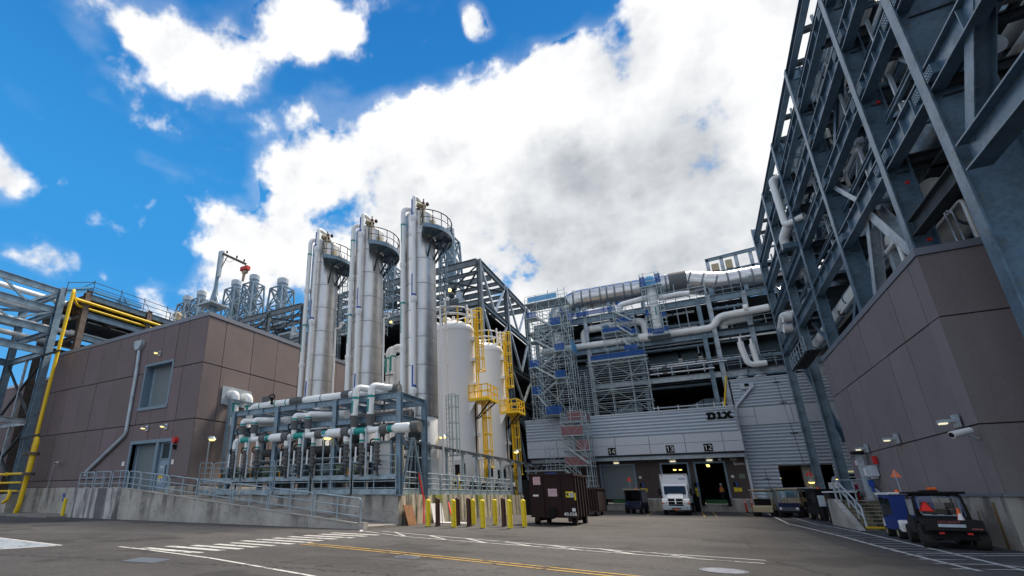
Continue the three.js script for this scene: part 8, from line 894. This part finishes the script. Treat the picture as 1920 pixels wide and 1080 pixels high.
  const c2 = thing('barred_dumpster', 'brown barred dumpster half hidden behind the dark red one', 'dumpster', [-9.4, 0, -46]); const ax = -11, bx1 = -7.72; part('container_body', [bx(ax, bx1, 0.3, 0.4, -48, -44), bx(ax, bx1, 0.35, 2.1, -48, -47.9), bx(ax, ax + 0.08, 0.35, 2.1, -48, -44), bx(bx1 - 0.08, bx1, 0.35, 2.1, -48, -44.1), bx(ax, bx1 - 0.1, 0.4, 2.1, -44.1, -44.05)], M.maroon, c2); part('front_bar', Array.from({ length: 16 }, (_, k) => bx(ax + 0.1 + k * 0.2, ax + 0.16 + k * 0.2, 0.35, 2.15, -44.05, -43.95)), M.brownPost, c2); part('rim', [bx(ax, bx1, 2.1, 2.22, -44.1, -43.94), bx(ax, bx1, 0.28, 0.4, -44.05, -43.93), bx(bx1 - 0.05, bx1 + 0.05, 2.1, 2.2, -48, -44.1)], M.brownPost, c2); part('steel_wheel', [[ax + 0.4, -44.5], [bx1 - 0.4, -44.5], [bx1 - 0.4, -47.5], [ax + 0.4, -47.5]].map(([x, zz]) => cyl([x - 0.08, 0.16, zz], [x + 0.08, 0.16, zz], 0.16, 0.16, 12)), M.black, c2);
  [[-10.5, 'left'], [-9.6, 'right']].forEach(([x, n], i) => { const o = thing('orange_barrier', `orange plastic barrier at the scaffold foot, ${n} of two`, 'barrier', [x, 0, -56]); part('barrier_body', extr([[-0.42, 0], [0.42, 0], [0.36, 0.35], [0.3, 0.95], [0.1, 1.0], [-0.3, 0.95], [-0.36, 0.35]], 0.4, 0.03).rotateY(i ? -0.5 : 0.2).translate(x, 0, -56.2), M.orange, o); part('filler_cap', cyl([x, 0.98, -56], [x, 1.1, -56], 0.08, 0.08, 10), M.orange, o); });
  [[3.36, 'left'], [3.9, 'right']].forEach(([x, n]) => { const o = thing('delineator_post', `red post with white bands in front of the dock wall, ${n} of two`, 'delineator', [x, 0, -60.6]); part('post', cyl([x, 0.05, -60.6], [x - 0.06, 1.35, -60.6], 0.08, 0.07, 10), M.red, o); part('white_band', [cyl([x - 0.042, 0.95, -60.6], [x - 0.046, 1.05, -60.6], 0.085, 0.085, 10), cyl([x - 0.05, 1.15, -60.6], [x - 0.055, 1.22, -60.6], 0.083, 0.083, 10)], M.whitePlain, o); part('post_base', cyl([x, 0, -60.6], [x, 0.06, -60.6], 0.16, 0.14, 12), M.black, o); });
  const yb = thing('yellow_bollard', 'slim yellow bollard at the corner of the dock wall and ribbed facade', 'bollard', [4.35, 0, -60.7]); part('post', lathe([[0, 1.4], [0.08, 1.38], [0.11, 1.3], [0.11, 0]], 4.35, 0, -60.7, 14), M.yellowWorn, yb); part('post_base', lathe([[0.18, 0], [0.12, 0.04]], 4.35, 0, -60.7, 12), M.steelDark, yb);
  solo('orange_marker', cyl([-9.35, 0.7, -31.5], [-9.35, 1.3, -31.5], 0.08, 0.08, 8), M.redFlag, 'small red marker beside the open dumpster door', 'marker');
}

// ---------------------------------------------------------------- vehicles
function wheel(o, x, y, z, r, w, rim = M.steelPale) { const k = part('wheel', [cyl([x - w / 2, y, z], [x + w / 2, y, z], r, r, 22), ring([x - w / 2, y, z], [1, 0, 0], r - 0.05, 0.05, 22), ring([x + w / 2, y, z], [1, 0, 0], r - 0.05, 0.05, 22)], M.rubber, o); part('rim', [cyl([x - w / 2 - 0.03, y, z], [x + w / 2 + 0.03, y, z], r * 0.55, r * 0.55, 18)], rim, k); return k; }
const side = (pts, x0, x1, b = 0.03) => { const g = extr(pts, x1 - x0 - 2 * b, b); g.rotateY(-Math.PI / 2); g.translate(x1 - b, 0, 0); return g; };   // side outline (z, y) pulled across x
{
  const t = thing('box_truck', 'white box truck backed up to dock bay 13', 'truck', [-2.28, 0, -52]); const c = -2.28, F = -48.9;
  part('cargo_box', rbox(c - 1.14, c + 1.12, 0.95, 3.46, -60.6, -52.0, 0.04), M.truckWhite, t); part('box_trim', [bx(c - 1.16, c + 1.14, 3.42, 3.5, -52.06, -51.97), bx(c - 1.16, c - 1.1, 0.95, 3.45, -52.06, -51.97), bx(c + 1.08, c + 1.14, 0.95, 3.45, -52.06, -51.97)], M.steelPale, t); part('box_marking', [[0.42, 0.5], [0.53, 0.57], [0.6, 0.7], [0.73, 0.77], [0.8, 0.9]].map(([a, e]) => bx(c + a, c + e, 3.0, 3.1, -51.98, -51.97)), M.blueTape, t); part('clearance_lamp', [-0.95, 0.95].map((x) => bx(c + x - 0.06, c + x + 0.06, 3.3, 3.36, -51.98, -51.94)), M.orange, t);
  const z = (a) => F - a;
  const cab = part('cab', [side([[z(1.75), 0.75], [z(1.75), 1.6], [z(2.15), 2.42], [z(2.4), 2.56], [z(2.95), 2.58], [z(2.95), 0.6], [z(2.2), 0.6]], c - 1.0, c + 1.0, 0.05)], M.truckWhite, t);
  part('hood', [side([[z(0.2), 0.95], [z(0.25), 1.35], [z(0.6), 1.56], [z(1.8), 1.68], [z(1.8), 0.8], [z(0.3), 0.8]], c - 0.62, c + 0.62, 0.08)], M.truckWhite, t); for (const s of [-1, 1]) part('fender', [side([[z(0.15), 0.82], [z(0.25), 1.2], [z(0.6), 1.32], [z(1.3), 1.3], [z(1.75), 1.15], [z(1.8), 0.72], [z(1.52), 0.72], [z(1.4), 1.0], [z(1.0), 1.1], [z(0.6), 0.98], [z(0.45), 0.75]], c + (s < 0 ? -1.05 : 0.55), c + (s < 0 ? -0.55 : 1.05), 0.04)], M.truckWhite, t);
  part('windshield', sweep([[-0.86, -0.015], [0.86, -0.015], [0.86, 0.015], [-0.86, 0.015]], [c, 1.70, z(1.70)], [c, 2.4, z(2.045)], [0, 0.45, 1]), M.glassDark, cab); part('side_window', [bx(c - 1.012, c - 0.99, 1.62, 2.3, z(2.85), z(2.2)), bx(c + 0.99, c + 1.012, 1.62, 2.3, z(2.85), z(2.2))], M.glassDark, cab); part('roof_lamp', [-0.5, -0.12, 0, 0.12, 0.5].map((x) => bx(c + x - 0.05, c + x + 0.05, 2.57, 2.63, z(2.6), z(2.5))), M.orange, cab); part('wiper', bx(c - 0.5, c + 0.1, 1.67, 1.69, z(1.76), z(1.73)), M.black, cab);
  const g = part('grille', [bx(c - 0.55, c + 0.55, 0.9, 1.36, z(0.3), z(0.09))], M.black, t); part('grille_frame', [bx(c - 0.6, c + 0.6, 1.34, 1.42, z(0.14), z(0.05)), bx(c - 0.05, c + 0.05, 0.92, 1.4, z(0.1), z(0.04)), bx(c - 0.6, c - 0.55, 0.92, 1.36, z(0.14), z(0.05)), bx(c + 0.55, c + 0.6, 0.92, 1.36, z(0.14), z(0.05)), bx(c - 0.56, c + 0.56, 1.1, 1.13, z(0.1), z(0.06))], M.chrome, g);
  part('bumper', rbox(c - 1.05, c + 1.05, 0.42, 0.76, z(0.5), z(0.0), 0.05), M.steelPale, t); part('bumper_slot', [bx(c - 0.35, c + 0.35, 0.5, 0.6, z(0.02), z(-0.01)), bx(c - 0.6, c + 0.6, 0.66, 0.86, z(0.4), z(0.14))], M.black, t); part('number_plate', bx(c - 0.15, c + 0.15, 0.44, 0.54, z(0), z(-0.02)), M.orange, t);
  for (const s of [-1, 1]) { part('headlight', [rbox(c + s * 0.83 - 0.17, c + s * 0.83 + 0.17, 0.92, 1.12, z(0.4), z(0.05), 0.05)], M.whitePlain, t); part('turn_signal', rbox(c + s * 0.97 - 0.07, c + s * 0.97 + 0.07, 0.9, 1.02, z(0.35), z(0.03), 0.03), M.orange, t); part('mirror', [rbox(c + s * 1.25 - 0.1, c + s * 1.25 + 0.1, 1.6, 2.2, z(2.1), z(2.0), 0.03), bx(c + s * 1.1 - 0.1, c + s * 1.1 + 0.1, 1.85, 1.9, z(2.1), z(2.05))], M.black, t); wheel(t, c + s * 0.88, 0.46, z(1.0), 0.46, 0.26); wheel(t, c + s * 0.85, 0.46, -58.4, 0.46, 0.45); part('fuel_step', rbox(c + s * 0.95 - 0.12, c + s * 0.95 + 0.12, 0.4, 0.8, z(3.2), z(2.1), 0.04), M.steelPale, t); }
  part('chassis', [bx(c - 0.5, c + 0.5, 0.5, 0.8, -60, z(0.4))], M.black, t);
}
function golfCart(label, { roof = M.cream, body = M.cream, wrap = M.black, seat = M.cream, glass = true, curtain, flag, lights = true, L = 2.4, H = 1.85, beacon }) { // local: faces +z
  const o = thing('golf_cart', label, 'golf cart', [0, 0, 0]), w = 0.62;
  part('body', [side([[L / 2, 0.35], [L / 2 - 0.02, 0.62], [L / 2 - 0.35, 0.85], [L / 2 - 0.55, 0.88], [L / 2 - 0.6, 0.4], [-0.1, 0.38], [-0.15, 0.62], [-L / 2 + 0.1, 0.7], [-L / 2, 0.6], [-L / 2, 0.35]], -w + 0.02, w - 0.02, 0.05)], body, o); part('floor', bx(-w, w, 0.3, 0.38, -L / 2 + 0.05, L / 2 - 0.1), M.black, o);
  part('roof', rbox(-w - 0.05, w + 0.05, H - 0.09, H, -L / 2 + 0.1, L / 2 - 0.25, 0.04), roof, o); for (const s of [-1, 1]) { part('roof_post', [cyl([s * (w - 0.06), 0.8, L / 2 - 0.5], [s * (w - 0.06), H - 0.08, L / 2 - 0.55], 0.03, 0.03, 6), cyl([s * (w - 0.06), 0.6, -L / 2 + 0.25], [s * (w - 0.06), H - 0.08, -L / 2 + 0.3], 0.03, 0.03, 6)], wrap, o); wheel(o, s * (w - 0.1), 0.23, L / 2 - 0.45, 0.23, 0.18, M.cream); wheel(o, s * (w - 0.1), 0.23, -L / 2 + 0.4, 0.23, 0.2, M.cream); if (lights) part('headlight', ball(s * 0.45, 0.55, L / 2 - 0.02, 0.1), M.whitePlain, o); }
  part('seat', [rbox(-w + 0.08, w - 0.08, 0.62, 0.76, -0.45, 0.1, 0.04), rbox(-w + 0.08, w - 0.08, 0.76, 1.2, -0.5, -0.38, 0.04)], seat, o); part('steering_wheel', [ring([-0.28, 1.0, 0.35], [0, 0.6, -0.8], 0.16, 0.02, 14), cyl([-0.28, 0.7, 0.6], [-0.28, 1.0, 0.35], 0.025)], M.black, o);
  if (glass) { const p = part('windshield_frame', [bx(-w + 0.03, w - 0.03, 0.86, 0.92, L / 2 - 0.54, L / 2 - 0.5), bx(-w + 0.03, w - 0.03, H - 0.16, H - 0.1, L / 2 - 0.58, L / 2 - 0.54)], wrap, o); part('windshield', bx(-w + 0.06, w - 0.06, 0.92, H - 0.16, L / 2 - 0.56, L / 2 - 0.54), M.glass, p); }
  if (curtain) { part('curtain', [bx(-w - 0.02, -w, 0.35, H - 0.1, -L / 2 + 0.2, L / 2 - 0.5), bx(w, w + 0.02, 0.35, H - 0.1, -L / 2 + 0.2, L / 2 - 0.5), bx(-w, w, 0.5, H - 0.1, -L / 2 + 0.18, -L / 2 + 0.2)], curtain, o); part('curtain_window', [bx(-w - 0.03, -w - 0.02, 0.85, H - 0.2, -L / 2 + 0.3, -0.1), bx(-w - 0.03, -w - 0.02, 0.85, H - 0.2, 0.0, L / 2 - 0.6), bx(w + 0.02, w + 0.03, 0.85, H - 0.2, 0.0, L / 2 - 0.6), bx(w + 0.02, w + 0.03, 0.95, H - 0.25, -L / 2 + 0.4, -0.1)], M.glassDark, o); }
  part('bumper', [bx(-w + 0.05, w - 0.05, 0.3, 0.42, L / 2, L / 2 + 0.06), bx(-w + 0.1, w - 0.1, 0.4, 0.48, -L / 2 - 0.03, -L / 2 + 0.02)], M.black, o); part('tail_light', [-1, 1].map((s) => bx(s * 0.45 - 0.12, s * 0.45 + 0.12, 0.52, 0.6, -L / 2 - 0.02, -L / 2 + 0.02)), M.red, o);
  if (flag) { part('flag_whip', cyl([flag[0], H - 0.1, flag[1]], [flag[0] + 0.04, H + flag[2], flag[1]], 0.015, 0.015, 5), M.steelPale, o); part('whip_flag', extr([[0, 0], [0.38, 0], [0.19, 0.36]], 0.01).translate(flag[0] - 0.17, H + flag[2] - 0.3, flag[1]), flag[3], o); }
  if (beacon) part('beacon', cyl([0.1, H, 0], [0.1, H + 0.12, 0], 0.09, 0.07, 12), M.orange, o);
  return o;
}
const put = (o, x, y, z, turn = 0, s = 1) => { o.position.set(x, y, z); o.rotation.y = turn; o.scale.setScalar(s); return o; };
put(golfCart('dark navy golf cart with pale roof and red whip flag before bay 14', { roof: M.cream, body: M.blueDark, wrap: M.blueDark, curtain: M.blueDark, seat: M.black, flag: [-0.5, -0.6, 0.95, M.redFlag], lights: false, beacon: true }), -5.75, 0, -52.5, -0.15, 1.18);
put(golfCart('tan golf cart with tan roof parked facing away by the grey service door', { wrap: M.cream, curtain: undefined, seat: M.black }), 4.1, 0, -51, Math.PI - 0.2, 1.12);
put(golfCart('tan-roofed golf cart facing the court with blue front panel and headlights', { body: M.blueDark, wrap: M.cream }), 5.75, 0, -49.8, -0.25, 1.15);
put(golfCart('grey-roofed golf cart with dark body behind the tan-roofed one', { roof: M.steelPale, body: M.black, wrap: M.cream, glass: false }), 6.75, 0, -52.3, 0.3, 1.2);
put(golfCart('black curtained golf cart with orange and red flags by the concrete stairs', { roof: M.black, body: M.black, wrap: M.black, curtain: M.black, seat: M.cream, flag: [0.45, -0.3, 1.1, M.redFlag], beacon: true }), 7.0, 0, -44.8, Math.PI + 0.15, 1.1);
put(golfCart('white-trimmed dark golf cart squeezed beside the stair cheek wall', { roof: M.whitePlain, body: M.black, wrap: M.black, curtain: M.black, seat: M.black }), 7.05, 0, -39.7, Math.PI, 1.0);
put(golfCart('blue curtained golf cart with white roof parked behind the black utility vehicle', { roof: M.whitePlain, body: M.whitePlain, wrap: M.blueCart, curtain: M.blueCart, seat: M.blueDark, flag: [-0.1, 0.3, 0.95, M.orangeFlag], beacon: true, L: 2.5 }), 6.9, 0, -27.9, Math.PI - 0.02, 0.93);
{ const o = thing('bin_box', 'grey canvas box standing among the parked carts', 'box', [6.9, 0, -43.1]); part('box_body', rbox(6.5, 7.3, 0.9, 1.6, -43.4, -42.9, 0.05), M.cladding, o); part('box_stand', [bx(6.55, 7.25, 0.0, 0.9, -43.35, -42.95)], M.black, o); }
{ const o = thing('utility_truck', 'red and white utility truck standing beyond the stair landing', 'truck', [9.9, 0, -51]); part('truck_body', rbox(8.9, 10.9, 0.6, 1.75, -53, -50, 0.08), M.red, o); part('truck_roof', rbox(8.8, 10.9, 2.1, 2.6, -52.6, -50.4, 0.08), M.whitePlain, o); part('truck_window', rbox(8.95, 10.85, 1.7, 2.15, -52.5, -50.3, 0.05), M.glassDark, o); part('tail_stripe', bx(9.9, 10.9, 2.05, 2.4, -50.02, -49.96), std([0.5, 0.03, 0.08], 0.5), o); for (const s of [9.05, 10.75]) wheel(o, s, 0.4, -50.8, 0.4, 0.24); wheel(o, 9.05, 0.4, -52.4, 0.4, 0.24); wheel(o, 10.75, 0.4, -52.4, 0.4, 0.24); }
{ // black utility vehicle seen from behind
  const o = thing('utility_vehicle', 'black enclosed utility vehicle with red triangle, parked by the right wall', 'utility vehicle', [6.5, 0, -24.3]); const x0 = 5.82, x1 = 7.2, zr = -23.5, zf = -25.3, H = 1.73, c = (x0 + x1) / 2;
  part('cab_frame', [pipe([[x0 + 0.05, 0.8, zr], [x0 + 0.12, H - 0.05, zr], [x1 - 0.12, H - 0.05, zr], [x1 - 0.05, 0.8, zr]], 0.04, { bend: 0.12, seg: 8 }), pipe([[x0 + 0.05, 0.5, zf], [x0 + 0.14, H - 0.06, zf + 0.4], [x1 - 0.14, H - 0.06, zf + 0.4], [x1 - 0.05, 0.5, zf]], 0.04, { bend: 0.12, seg: 8 }), bx(x0 + 0.02, x0 + 0.1, 0.75, 0.83, zf, zr), bx(x1 - 0.1, x1 - 0.02, 0.75, 0.83, zf, zr)], M.blackGloss, o);
  part('roof', [rbox(x0 - 0.02, x1 + 0.02, H - 0.03, H + 0.05, zf + 0.2, zr + 0.12, 0.03), rbox(c - 0.3, c + 0.15, H + 0.05, H + 0.1, zr - 0.8, zr - 0.3, 0.02)], M.black, o); part('beacon', [rbox(c - 0.07, c + 0.16, H + 0.1, H + 0.2, zr - 0.7, zr - 0.5, 0.03)], M.orange, o);
  const rw = part('rear_panel', [bx(x0 + 0.04, x1 - 0.04, 0.78, 0.98, zr - 0.03, zr + 0.02)], M.blackGloss, o); part('rear_window', bx(x0 + 0.2, x1 - 0.2, 1.0, H - 0.14, zr - 0.01, zr + 0.0), M.glass, rw); part('window_seal', pipe([[x0 + 0.2, 1.0, zr + 0.02], [x0 + 0.2, H - 0.14, zr + 0.02], [x1 - 0.2, H - 0.14, zr + 0.02], [x1 - 0.2, 1.0, zr + 0.02]], 0.022, { bend: 0.14, seg: 6, close: true }), M.frameBlue, rw);
  part('side_door', [bx(x0 - 0.01, x0 + 0.03, 0.42, 0.95, zf + 0.3, zr - 0.15), bx(x1 - 0.03, x1 + 0.01, 0.42, 0.95, zf + 0.3, zr - 0.15)], M.blackGloss, o); part('side_pane', [bx(x0 + 0.06, x0 + 0.075, 0.98, H - 0.1, zf + 0.4, zr - 0.1), bx(x1 - 0.075, x1 - 0.06, 0.98, H - 0.1, zf + 0.4, zr - 0.1)], M.glass, o); part('windshield', bx(x0 + 0.1, x1 - 0.1, 0.95, H - 0.1, zf + 0.36, zf + 0.38), M.glass, o);
  part('seat', [rbox(x0 + 0.12, x1 - 0.12, 0.6, 0.78, zr - 0.8, zr - 0.25, 0.04), rbox(x0 + 0.12, x1 - 0.12, 0.78, 1.2, zr - 0.3, zr - 0.15, 0.04)], M.black, o); part('head_rest', [[-0.3], [0.3]].map(([d]) => rbox(c + d - 0.12, c + d + 0.12, 1.22, 1.42, zr - 0.28, zr - 0.18, 0.04)), M.black, o);
  part('cargo_bed', [bx(x0 + 0.08, x1 + 0.0, 0.56, 0.62, zr, zr + 1.05), bx(x0 + 0.08, x0 + 0.13, 0.6, 0.9, zr, zr + 1.05), bx(x1 - 0.05, x1, 0.6, 0.9, zr, zr + 1.05)], M.black, o); const tg = part('tailgate', rbox(x0 + 0.06, x1 + 0.02, 0.56, 0.9, zr + 1.05, zr + 1.1, 0.02), M.blackGloss, o); part('tailgate_text', text('LIFE SAFETY', 0.065, 0.006).translate(c - 0.05, 0.8, zr + 1.1), std([0.35, 0.06, 0.08], 0.6), tg); part('tailgate_mark', [0, 1, 2, 3].map((k) => bx(x1 - 0.27 + k * 0.06, x1 - 0.225 + k * 0.06, 0.62, 0.66, zr + 1.1, zr + 1.105)), std([0.35, 0.08, 0.09], 0.6), tg); part('reflective_plate', bx(c - 0.32, c + 0.3, 0.68, 0.77, zr + 1.1, zr + 1.112), M.steelPale, tg);
  part('warning_triangle', extr([[-0.2, 0], [0.2, 0], [0.04, 0.33], [-0.04, 0.33]], 0.01).translate(c - 0.34, 1.13, zr + 0.06), std([0.35, 0.008, 0.005], 0.6), o); part('triangle_face', extr([[-0.15, 0], [0.15, 0], [0.01, 0.27], [-0.01, 0.27]], 0.012).translate(c - 0.34, 1.15, zr + 0.066), std([0.95, 0.03, 0.02], 0.6, 0, { emissive: new THREE.Color().setRGB(0.5, 0.01, 0.005), emissiveIntensity: 0.0 }), o); part('small_label', [[-0.35, .2], [-0.02, .16], [0.32, .14]].map(([d, w]) => bx(c + d - w / 2, c + d + w / 2, 1.01, 1.035, zr + 0.02, zr + 0.05)), M.steelPale, o);
  part('tail_lamp', [bx(x0 + 0.35, x0 + 0.47, 0.46, 0.52, zr + 1.0, zr + 1.05), bx(x1 - 0.4, x1 - 0.28, 0.46, 0.52, zr + 1.0, zr + 1.05)], M.red, o); part('chassis', [bx(x0 + 0.15, x1 - 0.15, 0.3, 0.56, zf, zr + 0.95), rbox(x0 + 0.05, x1 - 0.05, 0.4, 0.8, zf - 0.6, zf + 0.25, 0.08), bx(c - 0.06, c + 0.06, 0.25, 0.35, zr + 0.95, zr + 1.15)], M.black, o); part('fender', [-1, 1].map((s) => { const x = s < 0 ? x0 - 0.03 : x1 - 0.2; return side([[zr + 1.0, 0.5], [zr + 0.95, 0.72], [zr + 0.25, 0.72], [zr + 0.1, 0.5], [zr + 0.2, 0.5], [zr + 0.3, 0.66], [zr + 0.85, 0.66], [zr + 0.92, 0.5]], x, x + 0.24, 0.01); }), M.black, o);
  for (const x of [x0 + 0.1, x1 - 0.08]) { wheel(o, x, 0.33, zr + 0.6, 0.33, 0.24, M.black); wheel(o, x, 0.33, zf - 0.1, 0.33, 0.24, M.black); }
  o.rotation.y = -0.13; o.position.x += 0.25; o.scale.setScalar(0.97); const cn = thing('traffic_cone', 'orange and white traffic cone standing in the utility vehicle bed', 'cone', [6.86, 0.62, -22.8]); part('cone_body', lathe([[0.11, 0.65], [0.03, 1.22], [0, 1.23]], 6.86, 0, -22.8, 16), M.orange, cn); part('white_sleeve', lathe([[0.082, 0.86], [0.05, 1.06]], 6.862, 0, -22.795, 16), M.whitePlain, cn); part('cone_base', rbox(6.7, 7.02, 0.62, 0.66, -22.96, -22.64, 0.01), M.orange, cn);
}
// worker in the doorway of bay 12
{
  const o = thing('person', 'person in orange safety vest and white hard hat standing in bay 12', 'person', [1.62, 1.0, -63.4]); const bx0 = 1.62, by = 1.0, bz = -63.4;
  const J = [[0, 1.47, 0, .07, 0, 1.66, 0.02, .095], [0, 1.38, 0, .13, 0, 1.0, 0, .14], [-0.17, 1.4, 0, .075, 0.17, 1.4, 0, .075], [0, 1.0, 0, .15, 0, 0.9, 0, .15], [-0.19, 1.38, 0, .06, -0.26, 1.1, 0.02, .048], [-0.26, 1.1, 0.02, .048, -0.2, 0.86, 0.12, .038], [0.19, 1.38, 0, .06, 0.27, 1.1, 0.0, .048], [0.27, 1.1, 0, .048, 0.27, 0.84, 0.1, .038], [-0.09, 0.9, 0, .095, -0.1, 0.5, 0.02, .068], [-0.1, 0.5, 0.02, .068, -0.1, 0.08, -0.02, .045], [0.09, 0.9, 0, .095, 0.1, 0.5, 0.02, .068], [0.1, 0.5, 0.02, .068, 0.11, 0.08, -0.02, .045], [-0.1, 0.05, -0.03, .045, -0.11, 0.04, 0.14, .038], [0.11, 0.05, -0.03, .045, 0.13, 0.04, 0.14, .038], [0, 1.62, 0.08, .03, 0, 1.6, 0.115, .02]];
  const mc = new MarchingCubes(96, std([1, 1, 1], 1), false, false, 60000), S = 0.98; mc.isolation = 0;
  for (let k = 0; k < 96; k++) for (let j = 0; j < 96; j++) for (let i = 0; i < 96; i++) { const x = (i / 48 - 1) * S, y = (j / 48 - 1) * S + 0.9, z = (k / 48 - 1) * S; let d = 9; if (Math.abs(x) < 0.45 && Math.abs(z) < 0.35) for (const [ax, ay, az, r0, cx, cy, cz, r1] of J) { const ux = cx - ax, uy = cy - ay, uz = cz - az, t = Math.max(0, Math.min(1, ((x - ax) * ux + (y - ay) * uy + (z - az) * uz) / (ux * ux + uy * uy + uz * uz))); const q = Math.hypot(x - ax - ux * t, y - ay - uy * t, z - az - uz * t) - mix(r0, r1, t); const h = Math.max(0, 0.04 - Math.abs(d - q)) / 0.04; d = Math.min(d, q) - h * h * 0.01; } mc.field[i + j * 96 + k * 96 * 96] = -d; }
  mc.update(); const n = mc.count, P = Array.from(mc.positionArray.slice(0, n * 3)), N = Array.from(mc.normalArray.slice(0, n * 3));
  for (let q = 0; q < n; q++) { P[q * 3] = P[q * 3] * S + bx0; P[q * 3 + 1] = P[q * 3 + 1] * S + 0.9 + by; P[q * 3 + 2] = P[q * 3 + 2] * S + bz; }
  const g = raw(P, N, new Array(n * 2).fill(0)); g.computeVertexNormals(); const col = []; for (let q = 0; q < n; q++) { const y = P[q * 3 + 1] - by, x = Math.abs(P[q * 3] - bx0); const c = y > 1.47 ? [0.4, 0.24, 0.17] : y < 0.96 && x < 0.19 ? [0.02, 0.025, 0.04] : [0.03, 0.03, 0.035]; col.push(...c); }
  g.setAttribute('color', new THREE.Float32BufferAttribute(col, 3)); const me = new THREE.Mesh(g.translate(-bx0, -by, -bz), new THREE.MeshStandardMaterial({ vertexColors: true, roughness: 0.8 })); me.name = 'body'; o.add(me);
  part('safety_vest', [lathe([[0.19, 0.98], [0.18, 1.2], [0.19, 1.38], [0.1, 1.46]], 0, 0, 0, 18).scale(1.08, 1, 0.85).translate(bx0, by, bz)], M.hiVis, o); part('reflective_stripe', [bx(bx0 - 0.13, bx0 - 0.09, by + 1.0, by + 1.42, bz + 0.15, bz + 0.18), bx(bx0 + 0.09, bx0 + 0.13, by + 1.0, by + 1.42, bz + 0.15, bz + 0.18), bx(bx0 - 0.14, bx0 + 0.14, by + 1.1, by + 1.15, bz + 0.155, bz + 0.182)], M.hiVisYellow, o); part('hard_hat', [lathe([[0.16, 1.70], [0.125, 1.71], [0.12, 1.76], [0.08, 1.82], [0, 1.84]], bx0, by, bz + 0.02, 18)], M.whitePlain, o); part('eyes', [-0.035, 0.035].map((d) => ball(bx0 + d, by + 1.665, bz + 0.105, 0.012)), M.black, o);
}
renderer.render(scene, camera);
